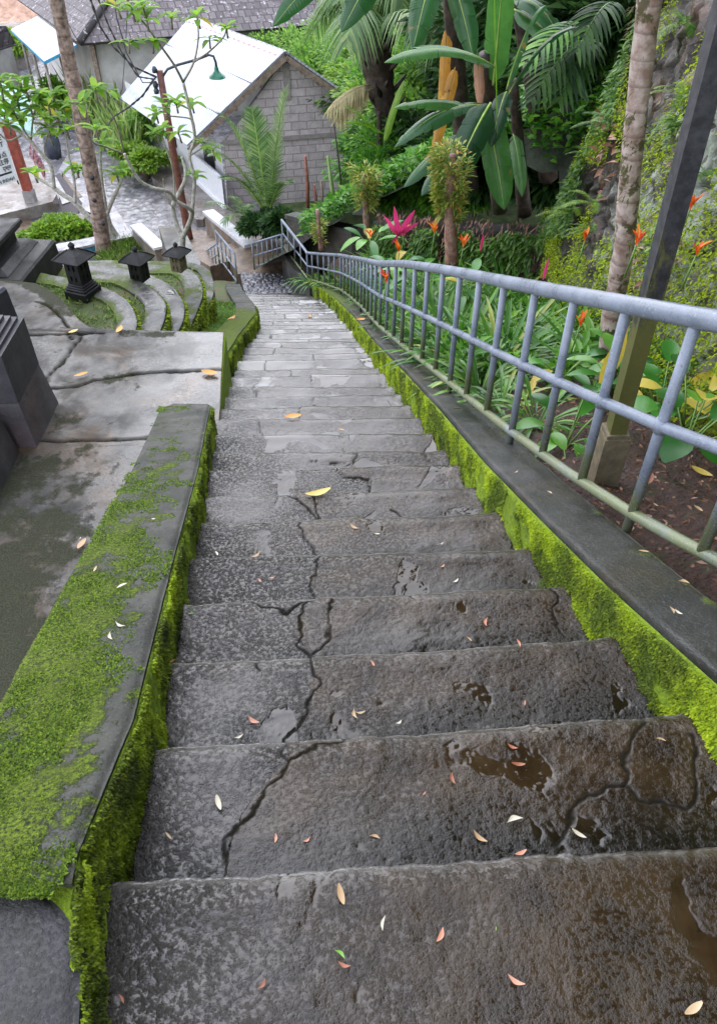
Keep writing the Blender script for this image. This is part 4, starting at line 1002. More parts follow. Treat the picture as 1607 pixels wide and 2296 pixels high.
# polished slate plinth, left
A_ = at(41, 902, z=-1.25); B_ = at(87, 812, z=-1.25)
d = (B_ - A_); d.z = 0; Ld = d.length; d.normalize(); nr = V((-d.y, d.x, 0))      # nr points left
if nr.x > 0: nr = -nr
ztop = at(4, 799, y=A_.y).z; ztop2 = at(57, 713, y=B_.y).z
t = empty('stone_plinth', A_, 'smooth dark slate plinth with stepped top edge standing on a rough stone', 'plinth')
def obox(mb, o0, L0, w0, z0, z1, ins=0.0, out=0.0):
    a = o0 + d * ins + nr * ins; vs = []
    for z_, g in ((z0, out), (z1, 0)):
        for s1, s2 in ((0, 0), (1, 0), (1, 1), (0, 1)):
            p = o0 + d * (ins - g + s1 * (L0 - 2 * ins + 2 * g)) + nr * (ins - g + s2 * (w0 - 2 * ins + 2 * g)); vs.append((p.x, p.y, z_))
    f = [(3, 2, 1, 0), (4, 5, 6, 7), (0, 1, 5, 4), (1, 2, 6, 5), (2, 3, 7, 6), (3, 0, 4, 7)]
    mb.add(vs, [g_[::-1] for g_ in f])
o0 = V((A_.x, A_.y, 0)); 
mb = MB(); obox(mb, o0, Ld, 1.6, -1.26, ztop); mb.build('body', SLATE, t, smooth=False)
mb = MB()
for i, (ins, h) in enumerate(((.028, .022), (.055, .045), (.085, .068))): obox(mb, o0, Ld, 1.6, ztop - .01 * (i + 1), ztop + h, ins)
mb.build('stepped_top', SLATE, t, smooth=False)
mb = MB(); obox(mb, o0 - nr * .0, Ld * .99, 1.3, -1.62, -1.262, 0, .035); mb.build('base_stone', BASEST, t, smooth=False)
mb = MB(); obox(mb, o0 - d * .60 + nr * .10, .50, 1.3, -1.62, -1.30, 0, .03); mb.build('base_stone', BASEST, t, smooth=False)
tb = MB(); obox(tb, o0 - d * .60 + nr * .16, .56, 1.3, -1.305, -1.268); tb.build('terracotta_slab', plain('terracotta', (.30, .17, .11), .5), t, smooth=False)
# small dark block corner at far left
mb = MB(); mb.box((-2.95, 5.55, -1.45), (.36, .3, .42), R(-20), .9, .02); o = mb.build('stone_block', SLATE, smooth=False); tag(o, 'small dark stone block cut by the left edge of the view', 'block')

# ================================================================== LAMP POLE, POSTS, TRUNKS
def P3(pts, y0, ys=None): return [at(u, v, y=(y0 if ys is None else ys[i])) for i, (u, v) in enumerate(pts)]
t = empty('lamp_pole', at(438, 600, y=17.8), 'rusty street lamp pole with curved arm and green enamel shade', 'lamp post')
mb = MB(); mb.tube(P3([(440, 606), (418, 500), (385, 320), (358, 158)], 17.8), [.095, .09, .08, .07], 12); mb.build('pole', RUST, t)
mb = MB(); arm = P3([(372, 212), (365, 190), (366, 170), (376, 155), (400, 145), (440, 134), (468, 123), (479, 126), (484, 140), (485, 150)], 17.8)
mb.tube(arm, .026, 10); mb.build('arm', DARKMET, t)
c = arm[-1]; mb = MB(); mb.tube([c + V((0, 0, q)) for q in (.02, -.04, -.07, -.12, -.17, -.20)], [.03, .045, .05, .10, .165, .175], 20, cap=False); sh_ = mb.build('lamp_shade', GREENMET, t)
mb = MB(); mb.tube([c + V((0, 0, q)) for q in (-.12, -.16, -.20, -.225)], [.03, .05, .05, .02], 12); mb.build('bulb', BULB, t)
for (u, v) in ((348, 163), (350, 196), (352, 210)):
    mb = MB(); q = at(u, v, y=17.75); mb.tube([q, q + V((0, 0, .06)), q + V((0, 0, .12))], [.05, .06, .03], 8); mb.build('insulator', DARKMET, t)
def cable(pts, ys, r_, label, tw=True, cat='cable'):
    P_ = [at(u, v, y=y) for (u, v), y in zip(pts, ys)]; out = []
    for i in range(len(P_) - 1):
        for k in range(8):
            f = k / 8; q = P_[i].lerp(P_[i + 1], f); out.append(q)
    out.append(P_[-1]); mb = MB()
    if tw:
        for ph in (0, math.pi):
            mb.tube([q + V((math.cos(i * 1.1 + ph), 0, math.sin(i * 1.1 + ph))) * r_ * .9 for i, q in enumerate(out)], r_, 5)
    else: mb.tube(out, r_, 5)
    o = mb.build('cable', CABLE); tag(o, label, cat, 'cables strung to the lamp pole')
cable([(350, 172), (300, 150), (255, 105), (225, 60), (200, -10)], [17.8, 16.5, 15, 13.5, 12], .012, 'twisted black cable rising from the pole top to the upper left, leftmost of the bundle')
cable([(348, 178), (310, 172), (272, 115), (245, 60), (218, -10)], [17.8, 16.6, 15.2, 13.8, 12], .010, 'black cable just right of the leftmost one, rising from the pole')
cable([(350, 185), (320, 185), (285, 120), (262, 40), (258, -10)], [17.8, 16.8, 15.6, 14, 13], .010, 'black cable hanging nearly straight down from the top centre left', False)
cable([(350, 172), (320, 215), (290, 240), (255, 262), (230, 300), (190, 330)], [17.8, 18.5, 19, 20, 22, 24], .014, 'heavy twisted cable sagging from the pole to the lower left')
cable([(370, 210), (382, 230), (380, 250), (366, 255)], [17.8] * 4, .012, 'small black wire loop hanging beside the pole', False)
cable([(184, 105), (165, 75), (145, 35), (138, -10)], [30, 24, 20, 16], .012, 'thin black cable crossing in front of the tiled roof beside the palm trunk', False)
cable([(268, 218), (270, 210), (275, 200), (282, 110), (288, -10)], [30, 28, 26, 20, 15], .012, 'pale curled wire in front of the tiled house wall', False)
# leaning post near the railing (rectangular, painted)
t = empty('steel_post', at(1345, 1085, sl=.15), 'tall black square post with yellow green algae, standing in a concrete foot', 'post')
pb_ = at(1345, 1085, sl=.12); pm = V((pb_.x + .005, pb_.y + .01, pb_.z + .28)); ptp = V((pb_.x - .045, pb_.y + .02, 2.6))
def postmat():
    s = M('painted_post'); n = s.noise(26, 6, .7); sp = s.n('ShaderNodeSeparateXYZ'); s.l(s.co, sp.inputs[0]); n2_ = s.noise(9, 6, .75, stretch=(1, 1, .35))
    c = s.mix(s.rng(n, .35, .7), (.020, .021, .026), (.055, .055, .062))
    hgt = s.math('ADD', s.math('MULTIPLY', sp.outputs[2], -1.0), s.math('MULTIPLY', n2_, 1.6))
    c = s.mix(s.rng(hgt, .42, .62, 0, .95), c, s.mix(n, (.07, .075, .02), (.15, .15, .04)))
    c = s.mix(s.rng(s.noise(60, 3), .72, .76), c, (.4, .4, .4))
    s.col(c).rough(.5); s.bump([(n, .3, .005)]); return s.m
mb = MB(); mb.bar(pm, ptp, .070, .075, up=V((0, 1, 0))); mb.build('post', postmat(), t, smooth=False)
mb = MB(); mb.bar(pb_ - V((0, 0, .1)), pm + V((0, 0, .01)), .115, .12, up=V((0, 1, 0))); mb.bar(pm, pm + V((0, 0, .03)), .10, .10, up=V((0, 1, 0))); mb.build('foot', plain('mossy_concrete', (.17, .14, .085), .7, nz=.3, sc=20, bump=.5), t, smooth=False)
# pale trunk behind the railing
def trunk(name, pts, y, rads, m, label, cat='tree trunk', rough=.05, seg=16, group=None, sub=4):
    P_ = [at(u, v, y=y) for u, v in pts]; out = []; rr = []
    for i in range(len(P_) - 1):
        for k in range(sub): f = k / sub; out.append(P_[i].lerp(P_[i + 1], f)); rr.append(rads[i] * (1 - f) + rads[i + 1] * f)
    out.append(P_[-1]); rr.append(rads[-1])
    t = empty(name, P_[0], label, cat, group)
    mb = MB(); mb.tube(out, [r * (1 + .04 * math.sin(i * 2.1)) for i, r in enumerate(rr)], seg, rough=rough, sd=int(y * 10)); mb.build('trunk', m, t)
    return t, out
def frond(mb, mbl, base, tip, sag, n, ll, lw_, stiff=.5, r0=.02, seg=12, vee=.5, ns=3):
    base = V(base); tip = V(tip); mid = base.lerp(tip, .5) + V((0, 0, sag))
    pts = [(1 - t) ** 2 * base + 2 * t * (1 - t) * mid + t * t * tip for t in [i / seg for i in range(seg + 1)]]
    mb.tube(pts, [r0 * (1 - .8 * i / seg) for i in range(seg + 1)], 6)
    for i in range(n):
        t = .14 + .86 * (i + .5) / n; q = (1 - t) ** 2 * base + 2 * t * (1 - t) * mid + t * t * tip
        tg = (2 * (1 - t) * (mid - base) + 2 * t * (tip - mid)).normalized()
        up = V((0, 0, 1)) - tg * tg.z
        if up.length < .1: up = V((0, -1, .2))
        up.normalize(); sd_ = tg.cross(up).normalized()
        l = ll * (math.sin(math.pi * min(1, .12 + .84 * t)) ** .6)
        for s_ in (-1, 1):
            dd = sd_ * s_ * 1.0 + tg * (.55 + .5 * t) + up * (vee * .5) + V((rng.uniform(-.07, .07), rng.uniform(-.07, .07), rng.uniform(-.07, .07)))
            mbl.leaf(q, dd, l * rng.uniform(.9, 1.05), lw_, stiff, up, n=ns, fold=.3, shape=1)
t, tp_ = trunk('pale_palm', [(1352, 890), (1372, 700), (1398, 560), (1418, 330), (1440, 120), (1462, -60), (1490, -420)], 4.45, [.070, .064, .060, .058, .059, .06, .06], BK_PALE, 'pale ringed palm trunk with mossy patches beside the black post', 'palm tree', .06, 20)
mb = MB(); mbl = MB(); top_ = tp_[-1] 
for i in range(11):
    a_ = i * 2.399; L_ = 1.5; frond(mb, mbl, top_, top_ + V((math.cos(a_) * L_ * .9 + .5, math.sin(a_) * L_ * .9, .5 + .6 * abs(math.sin(i * 1.7)))), .6, 30, .42, .04, .5, .02)
mb.build('stalks', GREENSTEM, t); mbl.build('crown', LF_DARK, t)
mbl = MB(); rs = np.random.RandomState(9)
for _ in range(900):
    i = rs.randint(8, len(tp_) - 3); q = tp_[i]; a_ = rs.rand() * 6.28; w_ = float(vn(i * .5, a_, 4))
    if w_ < .5: continue
    o_ = V((math.cos(a_), math.sin(a_), 0)); mbl.leaf(q + o_ * .078 + V((0, 0, rs.rand() * .1)), o_ + V((0, 0, rs.rand() - .7)), .02 + .02 * rs.rand(), .008, .5, n=2)
mo = mbl.build('moss', leafmat('dry_moss', [(0, (.06, .06, .015)), (1, (.16, .16, .03))], .8, .2), t); mo['kind'] = 'stuff'
# coconut trunk on the left
t, tp_ = trunk('coconut_palm', [(238, 600), (222, 480), (200, 360), (172, 210), (150, 110), (120, -40), (60, -420)], 18.3, [.20, .175, .165, .16, .15, .145, .14], BK_COCO, 'tall leaning ringed coconut trunk at the left, nearest the pond', 'palm tree', .05, 18)
for (u, v) in ((208, 398), (213, 448), (232, 500)):
    q = at(u, v, y=18.16); mb = MB(); mb.tube([q, q - V((0, .05, 0))], .05, 10); mb.build('notch', BLACKP, t)
mb = MB(); mbl = MB(); top_ = tp_[-1]
for i in range(14):
    a_ = i * 2.399; L_ = 2.4; frond(mb, mbl, top_, top_ + V((math.cos(a_) * L_, math.sin(a_) * L_, -.2 + .9 * math.sin(i * 1.7))), .9, 40, .6, .05, .5, .03)
mb.build('stalks', GREENSTEM, t); mbl.build('crown', LF_PALM, t)

# frangipani trees -----------------------------------------------------------
def rosette(mb, p, n, L, dirn=V((0, 0, 1)), seed=0):
    rs = random.Random(seed)
    for i in range(n):
        a_ = i * 2.399 + rs.random(); el = rs.uniform(-.25, .75)
        d_ = V((math.cos(a_), math.sin(a_), el)) + dirn * .3
        mb.leaf(p + V((0, 0, rs.uniform(-.03, .03))), d_, L * rs.uniform(.7, 1.15), L * .33, rs.uniform(.25, .6), n=4, fold=.25, shape=0)
def fbranch(mb, pts, y, r0, r1, dy=0.0):
    P_ = [at(u, v, y=y + dy * i / max(1, len(pts) - 1)) for i, (u, v) in enumerate(pts)]
    out = []
    for i in range(len(P_) - 1):
        for k in range(5):
            f = k / 5
            p0 = P_[max(0, i - 1)]; p1 = P_[i]; p2 = P_[i + 1]; p3 = P_[min(len(P_) - 1, i + 2)]
            out.append(.5 * ((2 * p1) + (p2 - p0) * f + (2 * p0 - 5 * p1 + 4 * p2 - p3) * f * f + (3 * p1 - p0 - 3 * p2 + p3) * f ** 3))
    out.append(P_[-1]); n = len(out)
    mb.tube(out, [r0 + (r1 - r0) * i / (n - 1) for i in range(n)], 8); return P_[-1], out
def frangi(label, y, base_pts, br, tips, L, rt, seed, name='frangipani_tree'):
    t = empty(name, at(*base_pts[0], y=y), label, 'tree', 'frangipani trees')
    mb = MB(); fbranch(mb, base_pts, y, rt, rt * .8); mb.build('trunk', BK_FRANGI, t)
    mbl = MB(); k = seed; mbt = MB()
    for pts, r0, r1, dy in br:
        b = MB(); e, out = fbranch(b, pts, y, r0 * .8, r1 * .8, dy); b.build('branch', BK_FRANGI if r0 > rt * .45 else BK_TWIG, t)
    for (u, v, n, dy) in tips:
        p = at(u, v, y=y + dy); k += 1; rosette(mbl, p, n, L, seed=k)
        q = p + V((rng.uniform(-.03, .03), 0, -L * .5)); mbt = MB(); mbt.tube([p + V((0, 0, .02)), q], [rt * .2, rt * .25], 6); mbt.build('twig', BK_TWIG, t)
    mbl.build('crown', LF_FRANGI, t)
    return t
frangi('slender frangipani growing on the rings beside the third lantern, leaves reaching the zinc roof', 10.2,
    [(410, 604), (408, 560), (410, 533)],
    [([(410, 533), (398, 509), (388, 466), (400, 437), (415, 405), (416, 380), (408, 350)], .045, .025, .3),
     ([(410, 533), (419, 514), (431, 480), (425, 468), (393, 449), (379, 430), (340, 420), (310, 400), (279, 345)], .042, .02, -.8),
     ([(431, 480), (434, 440), (436, 400), (425, 350), (437, 306), (422, 231), (411, 184)], .03, .022, .2),
     ([(411, 184), (391, 146), (360, 102), (323, 51), (300, 30)], .02, .010, -.5),
     ([(411, 184), (435, 139), (445, 85), (442, 44)], .018, .010, .2),
     ([(435, 139), (469, 116), (500, 85), (508, 65)], .016, .010, .4),
     ([(279, 345), (258, 269), (218, 211)], .018, .010, -.3),
     ([(279, 345), (240, 330), (204, 313), (173, 238)], .018, .008, -.6),
     ([(393, 449), (388, 380), (372, 330), (360, 290)], .016, .010, .3),
     ([(437, 306), (432, 270), (400, 262), (372, 260)], .014, .009, .1),
     ([(425, 350), (455, 330), (470, 310)], .012, .008, .1),
     ([(388, 466), (372, 440), (366, 400)], .014, .010, .1)],
    [(442, 40, 9, .2), (508, 62, 9, .4), (296, 22, 9, -.5), (262, 15, 7, -.5), (330, 45, 7, -.4), (345, 95, 8, -.3), (215, 205, 9, -1.1), (240, 208, 7, -.9), (372, 240, 9, .1), (395, 232, 9, .2), (350, 255, 8, .1), (430, 232, 8, .2), (366, 290, 8, .3), (352, 300, 7, .3), (180, 232, 8, -1.2), (215, 290, 6, -.8), (400, 300, 7, .3), (455, 320, 6, .1), (438, 395, 7, .1), (320, 15, 8, -.4), (290, 95, 6, -.4), (470, 85, 6, .3), (385, 40, 7, -.2), (478, 340, 5, .1)], .225, .052, 10)
frangi('wide white branched frangipani tree behind the coconut trunk at the left', 18.9,
    [(268, 562), (262, 535), (245, 505), (239, 483)],
    [([(239, 483), (234, 440), (230, 414), (226, 360), (228, 320)], .07, .03, .2),
     ([(239, 483), (252, 450), (264, 425), (274, 400), (276, 388)], .07, .03, .1),
     ([(262, 555), (235, 515), (209, 497), (169, 455), (140, 435), (122, 421)], .10, .07, .2),
     ([(122, 421), (100, 408), (79, 396)], .055, .035, .1),
     ([(122, 421), (115, 373), (95, 346), (70, 319), (50, 302), (0, 265)], .06, .03, -.3),
     ([(169, 455), (167, 405), (155, 350), (148, 300)], .05, .025, .1),
     ([(70, 319), (76, 260), (90, 220)], .03, .02, -.2),
     ([(50, 302), (20, 315), (-10, 290)], .03, .02, -.2),
     ([(115, 373), (100, 330), (120, 280)], .025, .02, -.2),
     ([(95, 346), (60, 300), (30, 250), (5, 215)], .03, .018, -.1),
     ([(167, 405), (178, 390), (172, 370)], .02, .015, .1)],
    [(77, 390, 10, .1), (172, 378, 10, .1), (190, 385, 8, .1), (276, 380, 10, .1), (262, 392, 9, .1), (150, 292, 9, .1), (130, 265, 10, 0), (90, 212, 12, -.2), (60, 205, 11, -.2), (30, 200, 11, -.1), (5, 205, 11, -.1), (110, 235, 11, -.2), (140, 235, 10, -.2), (70, 245, 12, -.2), (30, 245, 12, -.2), (100, 265, 12, -.1), (50, 270, 12, -.2), (10, 260, 11, -.2), (165, 215, 9, -.1), (185, 260, 8, 0), (120, 210, 10, -.2), (-5, 235, 10, 0), (230, 318, 8, .2), (112, 305, 8, -.1), (40, 225, 11, -.1), (80, 225, 11, -.2), (150, 250, 9, -.2), (20, 280, 9, -.2), (190, 340, 7, .1), (0, 180, 9, -.2), (45, 180, 9, -.2), (108, 285, 8, -.2)], .42, .11, 50)

# ================================================================== LEFT: SIGN, PAVILION, CLOTH
sy = 20.6
c0 = at(2, 402, y=sy); c1 = at(40, 402, y=sy + .05); 
t = empty('sign_board', c0, 'white signboard with black lettering at the left edge of the view', 'sign')
ax = (at(46, 405, y=sy + .6) - at(-60, 414, y=sy - .4)); ax.z = 0; ax.normalize()
br = at(42, 404, y=sy); Hs = 1.55; Ws = 1.05; tilt = V((-ax.y, ax.x, 0)) * .12
def sp(x, z_): return br - ax * (Ws - x) + V((0, 0, z_)) + tilt * (z_ / Hs)
mb = MB(); vs = []
nrm = ax.cross(V((0, 0, 1))).normalized()
for o_ in (0, -.03):
    for x, z_ in ((0, 0), (Ws, 0), (Ws, Hs), (0, Hs)): vs.append(sp(x, z_) + nrm * o_)
mb.add(vs, [(0, 1, 2, 3), (7, 6, 5, 4), (0, 4, 5, 1), (1, 5, 6, 2), (2, 6, 7, 3), (3, 7, 4, 0)]); mb.build('board', WHITEP, t, smooth=False)
def text(body, x_right, z_, size, parent, name='lettering', m=BLACKP):
    cu = bpy.data.curves.new(name, 'FONT'); cu.body = body; cu.size = size; cu.align_x = 'RIGHT'; cu.extrude = .004
    o = bpy.data.objects.new(name, cu); COL.objects.link(o)
    X_ = ax; Zv = (V((0, 0, 1)) * Hs + tilt).normalized(); N_ = X_.cross(Zv).normalized()
    mt = Matrix((X_, Zv, N_)).transposed().to_4x4(); mt.translation = sp(x_right, z_) + nrm * .006
    o.matrix_world = mt
    dg = bpy.context.evaluated_depsgraph_get(); dg.update(); me = bpy.data.meshes.new_from_object(o.evaluated_get(dg)); me.transform(mt)
    bpy.data.objects.remove(o); me.materials.clear(); me.materials.append(m)
    o = bpy.data.objects.new(name, me); COL.objects.link(o); par(o, parent); return o
for s_, z_, sz in (('A', 1.33, .17), ('NE', 1.17, .17), ('VUE', 1.01, .17), ('CHT', .85, .17), ('看点', .62, .15), ('住停', .46, .15), ('दृश्य', .32, .13), ('NGAN INDAH', .05, .11)): text(s_, Ws - .08, z_, sz, t)
mb = MB(); vs = [sp(x, z_) + nrm * .004 for x, z_ in ((0, .215), (Ws - .1, .215), (Ws - .1, .26), (0, .26))]; mb.add(vs, [(0, 1, 2, 3)]); mb.build('black_bar', BLACKP, t, smooth=False)
mb = MB(); mb.tube([sp(Ws - .02, 0) - V((0, 0, .1)), sp(Ws - .02, Hs * .8) - nrm * .5 * 0 + nrm * -.35], .02, 6); mb.build('leg', DARKMET, t)
# pavilion: green roof on red posts
t = empty('pavilion', at(70, 455, z=-6.62), 'open pavilion with red brown post on a grey foot and pale green roof', 'pavilion')
pf = at(71, 452, z=-6.62); pt_ = at(40, 318, y=pf.y)
mb = MB(); mb.bar(pf + V((0, 0, .3)), V((pf.x - .05, pf.y, -4.55)), .22, .20, up=V((0, 1, 0))); mb.build('post', REDPOST, t, smooth=False)
mb = MB(); mb.bar(pf - V((0, 0, .05)), pf + V((0, 0, .32)), .26, .24, up=V((0, 1, 0))); mb.build('post_foot', PALEC, t, smooth=False)
mb = MB()
r4 = [at(-80, 235, z=-4.45), at(82, 300, z=-4.45), at(62, 215, z=-3.9), at(-40, 160, z=-3.9)]
mb.add([q for q in r4] + [q - V((0, 0, .06)) for q in r4], [(0, 1, 2, 3), (7, 6, 5, 4), (0, 4, 5, 1), (1, 5, 6, 2), (2, 6, 7, 3), (3, 7, 4, 0)]); mb.build('roof', TEAL, t, smooth=False)
mb = MB()
for i in range(9):
    a = at(75 + i * 3.2, 340 + i * 4, y=pf.y + 1.2); mb.leaf(a + V((0, 0, .25 - i * .02)), (rng.uniform(-.2, .2), -.3, -1), .42, .11, .1, n=3, fold=.6, shape=2)
o = mb.build('draped_cloth', CLOTH); tag(o, 'red and white cloth hanging beside the red brown post', 'cloth')
mb = MB(); q = at(126, 355, z=Z0); mb.tube([q, q + V((0, 0, .35)), q + V((0, 0, .8)), q + V((0, 0, .95)), q + V((0, 0, 1.0))], [.20, .22, .20, .1, .02], 12, rough=.2, sd=3); o = mb.build('covered_post', plain('dark_sheet', (.05, .06, .08), .4)); tag(o, 'dark bundle standing upright on the wet street edge', 'bundle')
# brick face under the pavilion floor
# ================================================================== HOUSES
def quad_uv(name, q, m, parent, su=1.0, th=0.0, flipn=False):
    """thick quad, uv in metres along q0-q1 and q0-q3"""
    q = [V(p) for p in q]; n = (q[1] - q[0]).cross(q[3] - q[0]).normalized()
    me = bpy.data.meshes.new(name); vs = list(q); fs = [(0, 1, 2, 3)]
    if th: vs += [p - n * th for p in q]; fs += [(7, 6, 5, 4), (0, 4, 5, 1), (1, 5, 6, 2), (2, 6, 7, 3), (3, 7, 4, 0)]
    me.from_pydata([tuple(p) for p in vs], [], fs)
    uv = me.uv_layers.new(name='UVMap'); e1_ = (q[1] - q[0]).normalized(); e2_ = n.cross(e1_)
    for lp in me.loops:
        p = V(vs[lp.vertex_index]) - q[0]; uv.data[lp.index].uv = (p.dot(e1_) * su, p.dot(e2_) * su)
    me.materials.append(m); o = bpy.data.objects.new(name, me); COL.objects.link(o)
    if parent is not None: par(o, parent)
    return o
hA = at(512, 474, z=-7.1); ga = V((math.sin(R(78)), math.cos(R(78)), 0))           # gable wall direction
def onpl(u, v, p0, dirh):       # intersection with vertical plane through p0 along dirh
    n = V((-dirh.y, dirh.x, 0)); r_ = ray(u, v); o_ = V((0, 0, CAMH)); t_ = (p0 - o_).dot(n) / r_.dot(n); return o_ + r_ * t_
gB = onpl(768, 330, hA, ga); gEl = onpl(503, 322, hA, ga); gAp = onpl(641, 128, hA, ga); gEr = onpl(768, 212, hA, ga)
house = empty('block_house', hA, 'grey block house with white zinc roof below the stairs', 'house')
me = bpy.data.meshes.new('gable_wall')
nb = V((-ga.y, ga.x, 0)) * .18
o5 = [hA - V((0, 0, .2)), V((gB.x, gB.y, -7.3)), gEr, gAp, gEl]
me.from_pydata([tuple(p) for p in o5] + [tuple(p + nb) for p in o5], [], [(0, 1, 2, 3, 4), (9, 8, 7, 6, 5)] + [(i, i + 5, (i + 1) % 5 + 5, (i + 1) % 5) for i in range(5)])
uv = me.uv_layers.new(name='UVMap'); vv = [V(v.co) for v in me.vertices]
for lp in me.loops: p = vv[lp.vertex_index] - hA; uv.data[lp.index].uv = (p.dot(ga) * .95, p.z * .95)
me.materials.append(BRICK); o = bpy.data.objects.new('gable_wall', me); COL.objects.link(o); par(o, house)
# concrete columns and lintel set into the gable
pc = plain('rough_concrete_band', (.27, .24, .225), .8, nz=.15, sc=8, bump=.4)
mb = MB(); m_ = onpl(641, 160, hA, ga) - nb * .15; mb.bar(V((m_.x, m_.y, gAp.z - .12)), V((m_.x, m_.y, gAp.z - .95)), .16, .05, up=nb.normalized()); mb.build('column', pc, house, smooth=False)
mb = MB(); a = onpl(500, 330, hA, ga) - nb * .15; b = onpl(766, 300, hA, ga) - nb * .15; mb.bar(V((a.x, a.y, b.z)), b, .10, .04, up=nb.normalized()); mb.build('ring_beam', pc, house, smooth=False)
R0 = at(640, 118, y=gAp.y - .25); R1 = at(430, 40, z=R0.z); E0 = at(422, 328, z=gEl.z - .22); E1 = at(272, 222, z=gEl.z - .22)
E0 = onpl(422, 328, hA - nb, ga); E1 = at(272, 222, z=E0.z)
# front long wall under the eave
wd_ = (E1 - E0); wd_.z = 0; wd_.normalize()
f0 = V((hA.x, hA.y, 0)); f1_ = f0 + wd_ * 7.0
quad_uv('front_wall', [(f0.x, f0.y, -7.3), (f1_.x, f1_.y, -7.3), (f1_.x, f1_.y, gEl.z + .0), (f0.x, f0.y, gEl.z + .0)], WHITEW, house, th=-.0)
for k, (s0, s1, z0_, z1_) in enumerate(((.5, 1.2, -6.3, gEl.z - .25), (3.2, 3.9, -6.3, gEl.z - .25))):
    a = f0 + wd_ * s0; b = f0 + wd_ * s1; n_ = V((wd_.y, -wd_.x, 0)) * -.02
    if n_.x > 0: n_ = -n_
    wo = quad_uv('window', [(a.x + n_.x, a.y + n_.y, z0_), (b.x + n_.x, b.y + n_.y, z0_), (b.x + n_.x, b.y + n_.y, z1_), (a.x + n_.x, a.y + n_.y, z1_)], GLASSD, house)
a = f0 + wd_ * .05; b = f0 + wd_ * 2.6; n_ = n_ * 20
mb = MB(); mb.bar((a.x + n_.x * .0 - .1, a.y - .08, -6.95), (b.x - .1, b.y - .08, -6.95), .3, .3); mb.build('white_step', WHITEP, house, smooth=False)
pn = V((-.85, -.5, 0)).normalized() * .5
a = at(505, 468, z=-6.75) ; b = at(440, 408, z=-6.75); c1_ = V((b.x, b.y, -5.95)); c0_ = V((a.x, a.y, -5.95))
mb = MB(); mb.add([a, b, c1_, c0_], [(0, 1, 2, 3)]); mb.add([p + V((.06, .06, 0)) for p in (a, b, c1_, c0_)], [(3, 2, 1, 0)]); mb.bar(a + V((0, 0, .03)), b + V((0, 0, .03)), .10, .10); mb.bar(c0_, c1_, .06, .05); mb.build('roller_shutter', WHITEP, house, smooth=False)
# roof
RB0 = gEr + (gEr - gAp) * .10 - nb * 1.6; RB0.z += .08
rd = (R1 - R0); RB1 = RB0 + rd
quad_uv('roof_sheet', [R0, R1, E1, E0], ZINC, house, th=-.05)
quad_uv('roof_sheet', [R0 + V((0, 0, .0)), RB0, RB1, R1], ZINC, house, th=-.05)
mb = MB(); mb.bar(R0 - nb * .12 - V((0, 0, .10)), E0 - V((0, 0, .10)), .05, .12); mb.bar(R0 - V((0, 0, .10)), RB0 - V((0, 0, .10)), .05, .12); mb.build('barge_board', WOOD, house, smooth=False)
for f_ in (.25, .5, .75):
    mb = MB(); q = R0.lerp(RB0, f_) - V((0, 0, .18)); mb.bar(q, q + nb * 3, .07, .09); mb.build('purlin', WOOD, house, smooth=False); mb = MB(); q2 = R0.lerp(E0, f_) - V((0, 0, .2)); mb.bar(q2, q2 + nb * 3, .07, .09); mb.build('purlin', WOOD, house, smooth=False)
mb = MB(); rdn = rd.normalized(); ec = (E0 - R0).normalized(); er = (RB0 - R0).normalized(); rp = [R0 + rdn * s for s in np.linspace(-.02, rd.length, 40)]
for i, p in enumerate(rp[:-1]):
    q = rp[i + 1]; z_ = .03 + .012 * (i % 2)
    for dr_ in (ec, er):
        mb.add([p + V((0, 0, z_)), q + V((0, 0, z_)), q + dr_ * .24 + V((0, 0, z_ + .05 - .02)), p + dr_ * .24 + V((0, 0, z_ + .05 - .02))], [(0, 1, 2, 3)])
mb.build('ridge_cap', RED_TILE, house, smooth=False)
for f_ in (.33, .66):
    mb = MB()
    a = R0.lerp(E0, f_); b = R1.lerp(E1, f_); n_ = rd.cross(E0 - R0).normalized(); n_ = n_ if n_.z > 0 else -n_
    for i in range(46): q = a.lerp(b, (i + .5) / 46) + n_ * .02; mb.tube([q + n_ * .035, q + n_ * .055], .016, 5)
    mb.bar(a + n_ * .034 + V((0, 0, .02)), b + n_ * .034 + V((0, 0, .02)), .03, .012); mb.build('screw_row', plain('roof_screw', (.2, .2, .22), .5), house)
# tiled house behind
zc = -4.3
C0 = at(180, 98, z=zc); CL = at(70, 20, z=zc); CRr = at(575, 66, z=zc); 
hh = empty('tiled_house', C0, 'old house with mossy dark tiled hip roof and cream wall', 'house')
dl_ = (CL - C0); dr_ = (CRr - C0); CRr = C0 + dr_.normalized() * 12.5
pk = C0 + dl_.normalized() * 4.2 + dr_.normalized() * 4.2 + V((0, 0, 2.2)); pk2 = pk + dr_.normalized() * 5
CL = C0 + dl_.normalized() * 9
quad_uv('roof_slope', [C0, CRr, pk2, pk], TILE, hh, th=.08)
bk = CL + V((0, 0, 0)); o = quad_uv('roof_slope', [CL, C0, pk, pk + (CL - C0) * .08], TILE, hh, th=.08)
mb = MB(); mb.tube([C0 + V((0, 0, .05)), pk + V((0, 0, .06))], .11, 8); mb.build('hip_ridge', TILE, hh)
ins = (dl_.normalized() + dr_.normalized()) * .5
w0 = C0 + ins; w1 = w0 + dr_.normalized() * 10.5; w2 = w0 + dl_.normalized() * 7
quad_uv('wall', [(w0.x, w0.y, -7.1), (w1.x, w1.y, -7.1), (w1.x, w1.y, zc + .2), (w0.x, w0.y, zc + .2)], CREAMW, hh)
quad_uv('wall', [(w2.x, w2.y, -7.1), (w0.x, w0.y, -7.1), (w0.x, w0.y, zc + .2), (w2.x, w2.y, zc + .2)], CREAMW, hh)
